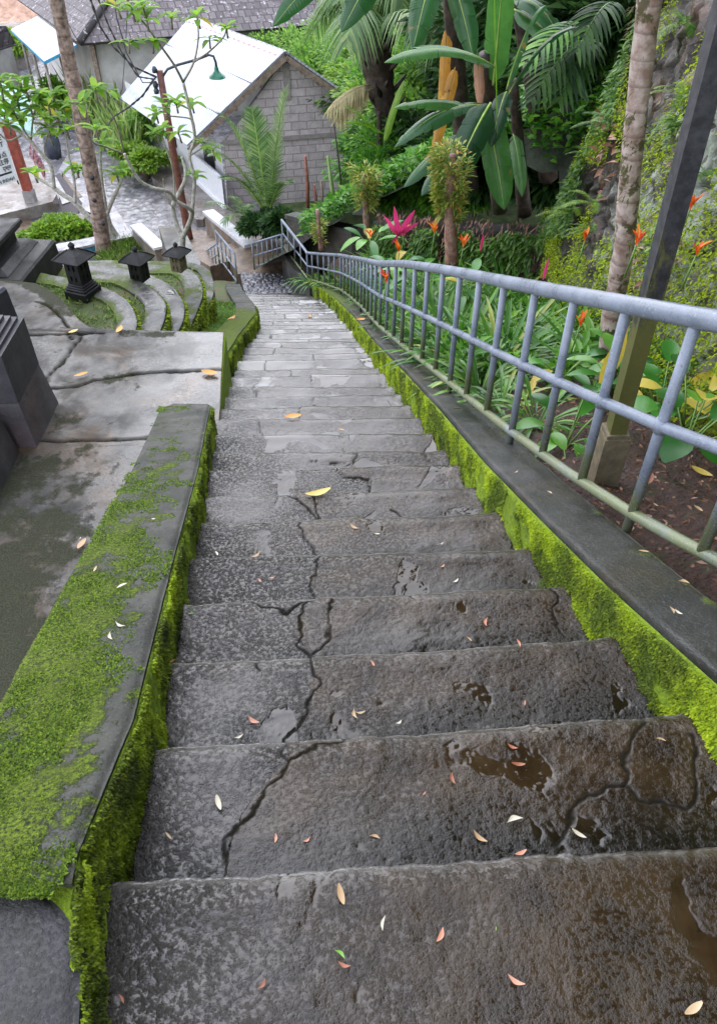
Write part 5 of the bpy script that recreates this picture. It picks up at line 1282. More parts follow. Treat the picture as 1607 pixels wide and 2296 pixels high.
mb = MB(); q = at(262, 210, y=w0.y + 1.0); mb.box(onpl(258, 208, w0, dr_.normalized()) - V((0, .06, 0)), (.35, .12, .25), 0, 1, .02); mb.build('meter_box', WHITEP, hh, smooth=False)
mb = MB(); q = onpl(196, 110, w0, dr_.normalized()); mb.bar(w0 + V((0, -.1, zc - w0.z + .0)), w0 + V((0, -.1, -7.1 - w0.z)), .14, .14, up=V((0, 1, 0))); mb.build('porch_post', WOOD, hh, smooth=False)
# awning
za = -4.75
aw = empty('metal_awning', at(100, 136, z=za), 'pale sheet metal awning with blue edge on thin poles', 'awning')
q4 = [at(25, 66, z=za), at(100, 137, z=za), at(172, 100, z=za + .35), at(84, 36, z=za + .35)]
quad_uv('sheet', q4, ZINC, aw, th=.05)
mb = MB(); mb.bar(q4[1] - V((0, 0, .05)), q4[2] - V((0, 0, .05)), .03, .08); mb.bar(q4[0] - V((0, 0, .05)), q4[1] - V((0, 0, .05)), .03, .08); mb.build('blue_edge', plain('blue_edge_paint', (.04, .25, .42), .4), aw, smooth=False)
for (u, v) in ((48, 84), (72, 108), (100, 136), (134, 120)):
    q = at(u, v, z=za - .05); mb = MB(); mb.tube([q, V((q.x, q.y, Z0))], .05, 8); mb.build('pole', BK_GREY, aw)
# second dark roof at far left and terraces of a field
t = empty('small_house', at(0, 90, z=-5), 'dark tiled roof of a small house cut by the left edge', 'house')
q4 = [at(-60, 130, z=-4.9), at(38, 100, z=-4.9), at(14, 58, z=-4.2), at(-60, 60, z=-4.2)]; quad_uv('roof', q4, TILE, t, th=.08)
a, b = q4[0], q4[1]; quad_uv('wall', [(a.x, a.y + .3, -7), (b.x - .3, b.y + .3, -7), (b.x - .3, b.y + .3, -5), (a.x, a.y + .3, -5)], CREAMW, t)
for i, (v0, h_) in enumerate(((165, .35), (150, .7), (138, 1.05))):
    a = at(-40, v0, z=Z0); b = at(66, v0 - 12, z=Z0); mb = MB(); mb.prism([(a.x, a.y), (b.x, b.y), (b.x, b.y + 1.4), (a.x, a.y + 1.4)], Z0, Z0 + h_); structure(mb.build('stone_steps', CONC, smooth=False))
X, Y = np.meshgrid(np.linspace(-34, -13.5, 60), np.linspace(42, 70, 60), indexing='ij')
structure(grid('field_slope', X, Y, Z0 + .55 * np.maximum(0, Y - 43.5) * sst(-13.5, -16, X) + (fbm(X, Y, 250) - .5) * .9, DRYF))

# ================================================================== VEGETATION
def crown_pts(c, rad, n, nb=14, seed=0, fill=.35, flat_=1.0):
    """leaf positions grouped in boughs (clumps) so that gaps stay open"""
    rs = np.random.RandomState(seed); P_ = []; D_ = []
    per = n // nb
    for k in range(nb):
        d_ = rs.normal(size=3); d_[2] = abs(d_[2]) * .8 - .15; d_ /= np.linalg.norm(d_)
        cc = np.array(c) + d_ * np.array(rad) * rs.uniform(fill, .92)
        r_ = np.array(rad) * rs.uniform(.22, .42)
        q = rs.normal(size=(per, 3)); q /= np.linalg.norm(q, axis=1, keepdims=True); q *= rs.rand(per, 1) ** .45
        P_.append(cc + q * r_ * np.array([1, 1, .7 * flat_])); D_.append(q + d_ * .8 + rs.normal(size=(per, 3)) * .3 + np.array([0, 0, -.25]))
    return np.concatenate(P_), np.concatenate(D_)
def tree(name, base, H, rad, n, L, mleaf, label, cat='tree', group=None, bark=BK_GREY, seed=0, r0=.12, nb=16, lw_=.5, trunk_h=.5):
    base = V(base); t = empty(name, base, label, cat, group); rs = random.Random(seed)
    top_ = base + V((rs.uniform(-.3, .3) * H * .15, rs.uniform(-.3, .3) * H * .15, H * trunk_h))
    mb = MB(); mb.tube([base - V((0, 0, .3)), base.lerp(top_, .5) + V((rs.uniform(-.1, .1), 0, 0)), top_], [r0, r0 * .8, r0 * .6], 9)
    mb.build('trunk', bark, t)
    c = base + V((0, 0, H - rad[2])); P_, D_ = crown_pts(c, rad, n, nb, seed)
    for k in range(5):
        a_ = k * 1.257 + rs.random(); e = V(c) + V((math.cos(a_) * rad[0] * .6, math.sin(a_) * rad[1] * .6, rs.uniform(-.2, .6) * rad[2]))
        mb = MB(); mb.tube([top_ - V((0, 0, .1)), top_.lerp(e, .5) + V((0, 0, .1 * H)), e], [r0 * .5, r0 * .3, r0 * .1], 6); mb.build('limb', bark, t)
    ml = MB(); l = L * (.6 + .8 * NR.rand(len(P_))); scatter(ml, P_, D_, l, l * lw_); ml.build('crown', mleaf, t)
    return t
def shrub(name, base, H, rad, n, L, m, label, group=None, seed=0, nb=12, lw_=.5, stems=4):
    base = V(base); t = empty(name, base, label, 'shrub', group); rs = random.Random(seed)
    c = base + V((0, 0, H * .5))
    for k in range(stems):
        a_ = rs.random() * 6.28; e = c + V((math.cos(a_) * rad[0] * .5, math.sin(a_) * rad[1] * .5, H * .2)); mb = MB(); mb.tube([base, base.lerp(e, .5) + V((0, 0, .1)), e], [.025, .018, .008], 5); mb.build('stem', BK_TWIG, t)
    P_, D_ = crown_pts(c, (rad[0], rad[1], H * .5), n, nb, seed, fill=.2); ml = MB(); l = L * (.6 + .8 * NR.rand(len(P_))); scatter(ml, P_, D_, l, l * lw_); ml.build('leaves', m, t)
    return t
def gz_(x, y): return float(hill(np.array([x]), np.array([y]))[0])
ORD = ['first', 'second', 'third', 'fourth', 'fifth', 'sixth', 'seventh', 'eighth', 'ninth', 'tenth', 'eleventh', 'twelfth', 'thirteenth', 'fourteenth', 'fifteenth', 'sixteenth', 'seventeenth', 'eighteenth', 'nineteenth', 'twentieth']
# woods behind the houses (low: the frame ends below the horizon) and on the hill
far = [(560, 40, 33, 2.6, LF_FAR), (600, 95, 30, 2.4, LF_FAR), (650, 60, 33, 2.8, LF_FOREST), (690, 110, 28, 2.6, LF_FAR), (735, 60, 31, 3.2, LF_FAR), (745, 165, 26, 2.4, LF_FOREST), (790, 100, 27, 3.0, LF_FAR), (620, 10, 38, 3.0, LF_FAR), (700, 10, 38, 3.2, LF_FOREST), (780, 15, 36, 3.4, LF_FAR), (850, 190, 22, 2.4, LF_SHRUB), (850, 120, 28, 3.2, LF_FAR), (930, 60, 30, 3.6, LF_FAR), (1000, 60, 27, 3.6, LF_FOREST)]
far.sort(key=lambda q: q[0])
for i, (u, v, y, H, m) in enumerate(far):
    p = at(u, v, y=y); b = V((p.x, p.y, max(Z0, p.z - H * .62)))
    H2 = p.z - b.z + H * .3
    tree('leafy_tree', b, H2, (1.7, 1.7, H2 * .48), 5200, .16, m, 'light green leafy tree beyond the block house, %s from the left of the far wood' % ORD[i], group='trees beyond the block house', seed=300 + i, r0=.09, nb=26, lw_=.42, trunk_h=.6)
# tall trees above the rock wall on the right: they stand behind the wall top and shade it
for i, (x, y, H, rd_) in enumerate(((3.9, 1.2, 5.6, 3.0), (3.6, 4.2, 5.4, 2.9), (5.4, 7.5, 7.5, 3.0), (7.0, 11.5, 7.5, 3.0), (3.6, -1.8, 5.6, 3.0), (8.6, 15.5, 8.5, 3.2), (9.5, 20, 8, 3.2))):
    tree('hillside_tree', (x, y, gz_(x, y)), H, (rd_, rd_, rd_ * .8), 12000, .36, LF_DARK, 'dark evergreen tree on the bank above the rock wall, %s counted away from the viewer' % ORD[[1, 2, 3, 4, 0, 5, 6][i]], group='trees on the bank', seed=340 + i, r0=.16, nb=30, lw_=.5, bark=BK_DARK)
# jungle shrubs behind the ledge wall
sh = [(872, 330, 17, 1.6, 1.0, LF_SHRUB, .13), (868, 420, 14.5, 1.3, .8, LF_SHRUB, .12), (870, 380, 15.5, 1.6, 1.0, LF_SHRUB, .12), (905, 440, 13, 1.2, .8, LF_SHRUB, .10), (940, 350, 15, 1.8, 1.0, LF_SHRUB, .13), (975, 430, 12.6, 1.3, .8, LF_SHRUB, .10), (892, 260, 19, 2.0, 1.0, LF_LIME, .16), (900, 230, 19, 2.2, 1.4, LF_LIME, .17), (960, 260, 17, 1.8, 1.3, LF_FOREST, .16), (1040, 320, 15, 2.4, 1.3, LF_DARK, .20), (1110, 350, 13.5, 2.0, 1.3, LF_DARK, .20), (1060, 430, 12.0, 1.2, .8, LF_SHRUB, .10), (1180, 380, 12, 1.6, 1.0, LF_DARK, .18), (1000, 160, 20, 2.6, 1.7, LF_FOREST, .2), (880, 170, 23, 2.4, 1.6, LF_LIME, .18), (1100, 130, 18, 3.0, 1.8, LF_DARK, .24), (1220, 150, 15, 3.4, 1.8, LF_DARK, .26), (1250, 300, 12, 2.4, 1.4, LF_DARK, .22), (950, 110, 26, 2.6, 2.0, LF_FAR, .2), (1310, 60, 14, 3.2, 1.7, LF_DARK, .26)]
sh.sort(key=lambda q: -q[2])
for i, (u, v, y, H, r_, m, L) in enumerate(sh):
    p = at(u, v, y=y); g = gz_(p.x, p.y); b = V((p.x, p.y, min(p.z - H * .5, max(g, p.z - H * .6))))
    shrub('jungle_shrub', b, H, (r_, r_ * .9), 4200, L, m, 'dense %s shrub in the undergrowth behind the ledge wall, %s counted from the back' % ({id(LF_SHRUB): 'glossy green', id(LF_LIME): 'lime green', id(LF_FOREST): 'mid green', id(LF_DARK): 'dark green', id(LF_FAR): 'pale green'}[id(m)], ORD[i]), 'shrubs behind the ledge wall', seed=400 + i, nb=22, lw_=.42)

# banana plants ------------------------------------------------------------
def ban_leaf(mb, mr, base, tip, W, sag, up=V((0, 0, 1)), torn=.5, seed=0, droop=.35, shape=0):
    rs = random.Random(seed); rb_ = rs.random(); base = V(base); tip = V(tip); mid = base.lerp(tip, .5) + V((0, 0, sag)); n = 34
    def C(t): return (1 - t) ** 2 * base + 2 * t * (1 - t) * mid + t * t * tip
    pts = [C(i / n) for i in range(n + 1)]; W2 = W / 2
    mr.tube([p - V((0, 0, .004)) for p in pts], [.022 * (1 - .85 * i / n) * (W / .45) for i in range(n + 1)], 6)
    def frame(t):
        tg = (2 * (1 - t) * (mid - base) + 2 * t * (tip - mid)).normalized(); u_ = up - tg * up.dot(tg)
        u_.normalize(); return tg, tg.cross(u_).normalized(), u_
    def width(t): return W2 * (min(1, t / .13) ** .6) * (1 - max(0, (t - .55) / .45) ** 2.2) ** .8 * (t < 1)
    for s_ in (-1, 1):
        i = 1
        while i < n:
            j = min(n, i + (rs.choice((2, 3, 5, 8)) if rs.random() < torn else 10)); dr = rs.uniform(-.2, .45) * torn + droop; sk = rs.uniform(-.02, .05)
            vs = []; rn = []; K = 5
            for a in range(i, j + 1):
                t = a / n; tg, sd_, u_ = frame(t); w_ = max(.004, width(min(t, .999))); f = (a - i) / max(1, (j - i)); tear = 1 - .10 * torn * abs(2 * f - 1) ** 3 * rs.random()
                for k in range(K + 1):
                    q = k / K; 
                    vs.append(C(t) + sd_ * s_ * w_ * q * tear - u_ * (dr * w_ * q * q) + tg * (w_ * q * (.28 + sk)) + u_ * (.05 * w_ * math.sin(q * 3.14)))
            m_ = j - i; fs = []
            for a in range(m_):
                for k in range(K):
                    b_ = a * (K + 1) + k; f_ = (b_, b_ + 1, b_ + K + 2, b_ + K + 1); fs.append(f_ if s_ > 0 else f_[::-1])
            r_ = min(1, max(0, rb_ + .10 * (rs.random() - .5))); mb.add(vs, fs, r_); mb.vein = getattr(mb, 'vein', []) + [(i + a) * 9.0 for a in range(m_ + 1) for k in range(K + 1)]
            i = j
def vein_build(mb, name, m, parent=None):
    o = mb.build(name, m, parent); addattr(o, 'vein', mb.vein); return o
def banana(label, base, top_, r_, leaves, y=None, seed=0, stem_m=None):
    t = empty('banana_plant', base, label, 'banana plant', 'banana plants on the bank')
    if r_:
        mb = MB(); n = 10; mb.tube([V(base).lerp(V(top_), i / n) for i in range(n + 1)], [r_ * (1.15 - .5 * i / n) for i in range(n + 1)], 14, rough=.08, sd=seed); mb.build('stem', stem_m or BK_DARK, t)
    for k, (bp, tp, W, sag, kind) in enumerate(leaves):
        mb = MB(); mr = MB(); up = V((0, -.25, 1)) if kind != 'hang' else V((-.2, -1, .35))
        m = {'dead': LF_DEAD, 'lime': LF_BANLIME, 'brown': LF_BROWN}.get(kind, LF_BANANA)
        if kind in ('dead', 'brown'): up = V((-.3, -1, .3))
        ban_leaf(mb, mr, bp, tp, W * .74, sag, up, torn={'dead': .95, 'lime': .1}.get(kind, .85), seed=seed * 10 + k, droop=.5 if kind in ('dead', 'brown') else .30)
        lf = vein_build(mb, 'leaf', m, t); mr.build('midrib', GREENSTEM2 if kind not in ('dead', 'brown') else LF_DEAD, lf)
    return t
A = at
banana('banana plant with a long horizontal leaf over the dark palm trunk', A(1120, 470, y=9.6), A(1085, 120, y=9.0), .09,
       [(A(1110, 150, y=8.8), A(862, 140, y=8.2), .30, .28, 'n'), (A(1085, 255, y=8.6), A(884, 242, y=8.3), .22, .18, 'n'), (A(1100, 240, y=8.6), A(884, 330, y=8.2), .30, .30, 'n'), (A(1100, 230, y=8.3), A(1012, 412, y=7.9), .42, .12, 'hang'),
        (A(1030, 345, y=8.4), A(945, 438, y=8.1), .24, .10, 'n'), (A(1105, 190, y=9.0), A(1128, -60, y=8.8), .36, .1, 'hang'), (A(1090, 250, y=8.5), A(1130, 470, y=8.2), .40, .10, 'hang'), (A(1000, 75, y=9.1), A(992, 215, y=9.0), .16, .02, 'dead'), (A(1020, 150, y=9.0), A(968, 352, y=8.9), .18, .02, 'dead'), (A(1070, 130, y=8.7), A(1075, 240, y=8.6), .14, .02, 'brown'), (A(1040, 300, y=8.7), A(905, 420, y=8.4), .26, .12, 'n')], seed=11)
banana('banana plant with arching leaves in front of the upper end of the rock wall', A(1175, 480, y=9.8), A(1150, 180, y=9.4), .08,
       [(A(1135, 200, y=8.7), A(1222, 12, y=8.4), .26, .35, 'n'), (A(1135, 205, y=8.7), A(1100, 330, y=8.2), .26, .2, 'n'), (A(1115, 310, y=8.2), A(1106, -80, y=8.2), .02, .0, 'lime'), (A(1140, 210, y=8.9), A(1290, 60, y=8.3), .24, .3, 'n'), (A(1150, 300, y=8.9), A(1170, 440, y=8.4), .2, .1, 'hang')], seed=12)
banana('tall banana plant with brown papery stem and blades hanging into the top', A(1048, 420, y=11), A(1005, -60, y=10.4), .13,
       [(A(1000, -160, y=10), A(925, 112, y=9.2), .42, .15, 'hang'), (A(900, -150, y=9.5), A(765, 72, y=9), .38, .1, 'hang'), (A(880, -180, y=9.5), A(612, 60, y=9), .36, .2, 'hang'), (A(1010, -60, y=10), A(1060, 130, y=9.6), .34, .1, 'hang'), (A(1000, 60, y=10.5), A(985, 330, y=10.3), .17, .02, 'dead')], seed=13)
banana('banana plant with dark leaning stem beside the pit under the rock wall', A(1230, 400, y=10.4), A(1150, -50, y=10.2), .11,
       [(A(1150, 20, y=10), A(1320, 230, y=9.2), .34, .3, 'n'), (A(1150, 0, y=10), A(1270, 130, y=9.4), .32, .35, 'n'), (A(1160, -60, y=10), A(1360, -20, y=9), .36, .3, 'n')], seed=14)
banana('young lime banana shoot left of the dark palm trunk', A(850, 330, y=15), A(850, 250, y=15), .05,
       [(A(850, 300, y=14), A(765, 235, y=13.4), .16, .15, 'lime'), (A(850, 330, y=14), A(758, 300, y=13.2), .16, .12, 'lime'), (A(860, 320, y=14), A(905, 180, y=14), .2, .15, 'lime'), (A(860, 300, y=14), A(770, 275, y=13.6), .15, .15, 'lime')], seed=15)
for i, (u0, v0, u1, v1, W) in enumerate(((1190, 160, 1150, 215, .16), (1300, 120, 1200, 130, .2))): pass
# fan leaved palm beside them
t = empty('fan_palm', A(1290, 330, y=9.5), 'dark palm with drooping split leaves below the upper rock wall', 'palm tree')
for i, (u0, v0, u1, v1) in enumerate(((1330, 60, 1170, 150), (1320, 90, 1190, 230), (1340, 90, 1250, 230), (1380, 10, 1290, 120))):
    mb = MB(); ml = MB(); frond(mb, ml, A(u0, v0, y=9.6), A(u1, v1, y=9.0), .3, 12, .40, .06, .45, .015, ns=4); fr = ml.build('frond', LF_SHRUB if i == 0 else LF_DARK, t); mb.build('stalk', GREENSTEM, fr)
# dark rough palm
t, tp_ = trunk('sugar_palm', [(885, 345), (872, 270), (852, 190), (838, 110), (836, 30), (838, -40)], 15.5, [.17, .19, .24, .27, .25, .2], BK_DARK, 'dark rough trunked palm with old frond stumps right of the block house', 'palm tree', .25, 18, sub=5)
mb = MB()
for i in range(34):
    q = tp_[4 + i * (len(tp_) - 6) // 34]; a_ = i * 2.399; o_ = V((math.cos(a_), math.sin(a_) - .3, .75)).normalized(); L_ = rng.uniform(.18, .5)
    st = MB(); st.tube([q + o_ * .12, q + o_ * (.12 + L_ * .5) + V((0, 0, .03)), q + o_ * (.12 + L_) + V((0, 0, .1))], [.06, .045, .015], 6); st.build('frond_stump', BK_DARK, t)
for (u1, v1, dy) in ((775, 52, -.5), (800, -30, .3), (905, -40, -.2), (760, -60, -.3), (935, -30, .2), (865, -90, 0), (980, 60, -.6), (1000, -20, .3), (720, -20, .2), (700, 30, .4), (830, -120, .2)):
    mb = MB(); ml = MB(); b_ = A(842, 95, y=15.4); e = A(u1, v1, y=15.4 + dy * 3); e.z -= .3; frond(mb, ml, b_, e, 1.0, 30, .75, .05, .9, .03, ns=3); fr = ml.build('frond', LF_PALM, t); mb.build('stalk', GREENSTEM, fr)
for (u0, v0, u1, v1) in ((830, 190, 735, 250), (835, 200, 755, 270)):
    mb = MB(); ml = MB(); frond(mb, ml, A(u0, v0, y=15.1), A(u1, v1, y=14.6), .18, 26, .34, .05, .9, .02, ns=3); fr = ml.build('dead_frond', LF_DRYPALM, t); mb.build('stalk', LF_DRYPALM, fr)
# young coconut beside the house
t = empty('young_coconut_palm', A(600, 520, y=16.8), 'young coconut palm with long fronds in front of the block house wall', 'palm tree')
bp = A(603, 515, y=16.8)
mb = MB(); mb.tube([bp - V((0, 0, .5)), bp, bp + V((0, 0, .35))], [.13, .11, .07], 10); mb.build('trunk', BK_DARK, t)
for (u1, v1, y1, sag, ll, m) in ((640, 202, 16.6, .35, .62, LF_PALMPALE), (498, 262, 16.4, .9, .55, LF_PALM), (470, 345, 16.2, .8, .5, LF_PALM), (565, 245, 17.4, .5, .5, LF_PALM), (612, 300, 17.5, .4, .45, LF_PALM), (650, 410, 16.0, .55, .35, LF_PALM), (500, 400, 15.9, .6, .4, LF_PALM)):
    mb = MB(); ml = MB(); frond(mb, ml, bp + V((0, 0, .25)), A(u1, v1, y=y1), sag, 58, ll, .034, .12, .026, seg=16, vee=.2, ns=3); fr = ml.build('frond', m, t); mb.build('stalk', GREENSTEM2, fr)
t = empty('low_palm_seedling', A(545, 515, y=17.2), 'low palm seedling with yellowish fronds behind the long parapet', 'palm seedling')
for (u1, v1) in ((462, 455), (520, 440), (560, 462), (500, 500)):
    mb = MB(); ml = MB(); frond(mb, ml, A(550, 500, y=17.2), A(u1, v1, y=16.8), .35, 18, .32, .03, .6, .01, ns=2); fr = ml.build('frond', LF_PALM, t); mb.build('stalk', GREENSTEM2, fr)

# trunks wrapped by epiphytes
def epi_trunk(label, pts, y, rads, seed, v_lo, v_hi, n, L, spread):
    t, tp = trunk('wrapped_trunk', pts, y, rads, BK_RED, label, 'tree trunk', .06, 14)
    rs = np.random.RandomState(seed); mb = MB()
    z_lo = A(pts[0][0], v_lo, y=y).z; z_hi = A(pts[0][0], v_hi, y=y).z
    tpp = np.array([tuple(p) for p in tp]); o_ = np.argsort(tpp[:, 2])
    z = z_lo + (z_hi - z_lo) * rs.rand(n) ** .8; x = np.interp(z, tpp[o_, 2], tpp[o_, 0]); yy = np.interp(z, tpp[o_, 2], tpp[o_, 1]); a_ = rs.rand(n) * 6.28; r_ = rads[1] + spread * rs.rand(n) * (.4 + .6 * (z - z_lo) / (z_hi - z_lo + 1e-6))
    P_ = np.stack([x + np.cos(a_) * r_, yy + np.sin(a_) * r_, z], 1); D_ = np.stack([np.cos(a_) + rs.normal(size=n) * .4, np.sin(a_) + rs.normal(size=n) * .4, rs.normal(size=n) * .6], 1)
    kk = fbm(a_ * 1.5 + 3, z * 9, seed) > .47; P_ = P_[kk]; D_ = D_[kk] + np.array([0, 0, .5]); n = len(P_)
    scatter(mb, P_, D_, L * (.5 + rs.rand(n)), L * .3); o = mb.build('epiphyte_leaves', LF_EPI, t); o['kind'] = 'stuff'; return t
epi_trunk('reddish trunk with yellow green epiphytes on its upper half, right of the pink plant', [(1012, 600), (1010, 520), (1008, 440), (1012, 370), (1015, 345)], 7.6, [.068, .064, .056, .045, .03], 21, 490, 330, 2600, .075, .14)
epi_trunk('thin trunk topped with a mop of yellow green leaves, left of the pink plant', [(822, 525), (820, 480), (818, 430), (816, 390)], 11.4, [.05, .045, .04, .03], 22, 470, 375, 1300, .10, .18)
epi_trunk('short cut brown stem with dry leaves in front of the block wall', [(720, 560), (716, 520), (712, 470)], 12.2, [.04, .035, .03], 23, 545, 500, 350, .08, .1)
# stakes against the gable
for i, (u0, v0, u1, v1, y, r_, m, lb) in enumerate(((690, 470, 684, 350, 15.8, .035, WOODR, 'tall reddish wooden stake in front of the gable, leftmost of the stakes'), (708, 475, 704, 415, 15.8, .03, WOODR, 'short reddish wooden stake second from the left in front of the gable'), (722, 478, 720, 405, 15.8, .03, WOOD, 'short grey wooden stake third from the left in front of the gable'), (752, 520, 738, 375, 14.6, .04, BK_GREY, 'pale forked branch stake at the right end of the gable'), (757, 560, 735, 350, 13.4, .028, GREENSTEM, 'thin greenish bamboo pole with a cut white top right of the gable'), (770, 480, 745, 250, 15.0, .015, BK_DARK, 'thin dark hanging aerial root at the right edge of the gable'))):
    mb = MB(); a, b = A(u0, v0, y=y), A(u1, v1, y=y); mb.tube([a, a.lerp(b, .5) + V((.02, 0, 0)), b], [r_ * 1.1, r_, r_ * .8], 8, rough=.1, sd=i); o = mb.build('wooden_stake', m); tag(o, lb, 'stake')
mb = MB(); mb.box(A(806, 462, y=13.4), (.26, .05, .30), R(-10), 1, .005); o = mb.build('white_panel', WHITEP, smooth=False); tag(o, 'small white panel standing among the plants by the thin trunk', 'panel')

# flowering border behind the railing ---------------------------------------
def bedz(x, y): return slope(y, .14) + .06
def strap(label, p, n, L, W, seed, m=LF_STRAP, droop=(.3, .9), lean=None, group='strap leaved clumps in the border'):
    rs = random.Random(seed); t = MB()
    for i in range(n):
        a_ = i * 2.399 + rs.random(); el = rs.uniform(.5, 1.6); d_ = V((math.cos(a_), math.sin(a_), el))
        if lean: d_ += V(lean)
        t.leaf(V(p) + V((math.cos(a_) * .03, math.sin(a_) * .03, 0)), d_, L * rs.uniform(.6, 1.1), W, rs.uniform(*droop), n=7, fold=.35, shape=2, rnd=rs.random())
    o = t.build('strap_leaf_clump', m); tag(o, label, 'plant', group); return o
rs_ = random.Random(77)
yy_ = 3.6; k = 0
while yy_ < 12.6 and k < 20:
    x = float(rxx(yy_)) + rs_.uniform(.22, .38)
    big = 1.0 if yy_ > 4.3 else .8
    strap('arching strap leaved clump right behind the railing, %s counted away from the viewer' % ORD[k], (x, yy_, bedz(x, yy_) - .05), 70 if yy_ > 4 else 36, (.60 if yy_ < 7 else .50) * big, .026, 500 + k, lean=(-.28 if 7.5 < yy_ < 10.5 else .1, 0, 0))
    yy_ += .38 + .04 * k * .5; k += 1
yy_ = 4.6; k = 0
while yy_ < 11.8 and k < 20:
    x = float(rxx(yy_)) + rs_.uniform(.45, 1.25)
    strap('upright strap leaved clump in the middle of the border, %s counted away from the viewer' % ORD[k], (x, yy_, bedz(x, yy_)), 70, .72, .032, 540 + k, droop=(.15, .7))
    yy_ += .36; k += 1
def broad(label, p, n, L, W, seed, m=LF_BROAD, stalk=.25, cat='plant', group='broad leaved plants in the border', name='broad_leaf_plant', spread=1.0, upright=.8):
    rs = random.Random(seed); t = empty(name, p, label, cat, group)
    for i in range(n):
        a_ = i * 2.399 + rs.random(); s_ = stalk * rs.uniform(.6, 1.2); d_ = V((math.cos(a_) * spread * .6, math.sin(a_) * spread * .6, upright)).normalized(); e = V(p) + d_ * s_
        mb = MB(); mb.tube([p, V(p).lerp(e, .5) + V((0, 0, .02)), e], [.006, .005, .004], 5); stk = mb.build('stalk', GREENSTEM, t)
        ml = MB(); ml.leaf(e, V((math.cos(a_), math.sin(a_), rs.uniform(-.1, .6))), L * rs.uniform(.7, 1.1), W * rs.uniform(.85, 1.1), rs.uniform(.15, .5), n=8, fold=.22, shape=0); ml.build('leaf', m if rs.random() > .12 else LF_YELLOW, t)
    return t
for i, (u, v, y, n, L, W, lb) in enumerate(((1270, 985, 3.25, 8, .24, .085, 'narrow glossy leaved plant behind the railing just left of the black post'), (1265, 800, 4.3, 6, .24, .08, 'small broad leaved plant left of the pale palm trunk'), (1540, 985, 2.9, 9, .20, .15, 'large round leaved glossy plant at the right edge behind the railing'), (1500, 850, 3.5, 9, .22, .12, 'broad leaved plant right of the black post below the top rail'), (1160, 950, 3.7, 4, .14, .05, 'small lone green sprout in the soil behind the railing'), (1590, 800, 3.2, 9, .26, .10, 'dark broad leaved plant at the right edge above the top rail'), (1480, 700, 4.2, 9, .26, .10, 'leafy plant against the mossy wall right of the black post'), (940, 640, 7.2, 9, .30, .09, 'broad shiny leaved plant in the border under the pink cordyline'), (880, 610, 8.2, 9, .30, .09, 'broad shiny leaved plant in the border left of the pink cordyline'), (1050, 660, 6.4, 8, .28, .08, 'broad shiny leaved plant at the foot of the reddish trunk'), (1390, 820, 4.0, 7, .24, .08, 'broad leaved plant at the foot of the pale palm trunk'), (830, 545, 10.0, 9, .34, .12, 'broad leaved plant beside the thin trunk'), (1280, 1080, 2.95, 5, .18, .08, 'low yellowing plant at the foot of the railing by the black post'))):
    p = A(u, v, y=y); p.z = min(p.z, bedz(p.x, y) + .15) - .08 if y < 6 else p.z - .1
    broad(lb, p, n, L, W, 600 + i)
ml = MB(); ml.leaf(A(1345, 860, y=3.0), A(1398, 758, y=3.05) - A(1345, 860, y=3.0), .25, .075, .0, up=V((0, -1, .3)), n=8, fold=.1, shape=0); o = ml.build('yellow_leaf', LF_YELLOW); tag(o, 'large upright yellow leaf with brown edge beside the black post', 'leaf')
# ferns
def fern(label, p, n, L, seed, m=LF_FERN, out=(0, 0, 0), group='ferns on the rock wall', name='fern', ll=.16):
    rs = random.Random(seed); t = empty(name, p, label, 'fern', group)
    for i in range(n):
        a_ = i * 2.399 + rs.random(); e = V(p) + V((math.cos(a_) * L * .8, math.sin(a_) * L * .8, rs.uniform(-.25, .35) * L)) + V(out) * L
        mb = MB(); ml = MB(); frond(mb, ml, p, e, L * .35, 18, L * ll * 1.6, L * .05, .2, .003, seg=8, vee=.1, ns=1); fr = ml.build('frond', m, t); mb.build('rib', GREENSTEM, fr)
    return t
rs_ = random.Random(5); k = 0
for i in range(20):
    y = 3.3 + i * .275 + rs_.uniform(-.08, .08); zl = slope(y, .1); h_ = rs_.uniform(.4, 1) if y < 6 else rs_.uniform(.2, 1)
    z = zl + (float(wall_top(y)) - zl) * min(1, h_ * .9); x = wall_x(y, z) - .06
    k += 1
    nm_ = 'lower' if h_ < .45 else 'middle' if h_ < .72 else 'upper'
    lab = 'small fern on the %s rock wall, %s of its ferns away from the viewer' % (nm_, ORD[i])
    fern(lab, (x, y, z), 6, rs_.uniform(.16, .34), 700 + i, LF_FERN if i % 3 else LF_LIME, out=(-.6, 0, 0), group='ferns on the rock wall')
# creepers hanging on the rock wall: uncountable
def creeper(name, n, L, m, label, f, seed):
    rs = np.random.RandomState(seed); y = 2.6 + 7.2 * rs.rand(n); t_ = rs.rand(n); zl = slope(y, .1); z = zl + (wall_top(y) - zl) * t_
    k = f(y, z, t_); y, z = y[k], z[k]
    x = np.interp(y, [-2, 3.4, 4.6, 7.9, 10], [1.95, 2.0, 2.05, 2.28, 2.45]) + .12 * (z - slope(y, 0)) - .16 - .10 * rs.rand(len(y))
    mb = MB(); scatter(mb, np.stack([x, y, z], 1), np.stack([-.8 + rs.normal(size=len(y)) * .5, rs.normal(size=len(y)) * .8, -.3 + rs.normal(size=len(y)) * .7], 1), L * (.5 + rs.rand(len(y))), L * .5)
    o = mb.build(name, m); tag(o, label, 'creeper', kind='stuff')
creeper('climbing_creeper', 26000, .062, LF_FERN, 'small leaved green creeper spreading over the upper left of the rock wall', lambda y, z, t: (fbm(y * 1.6, z * 1.6, 801) + .30 * sst(5.6, 7.8, y) * sst(.3, .8, t)) > .74, 31)
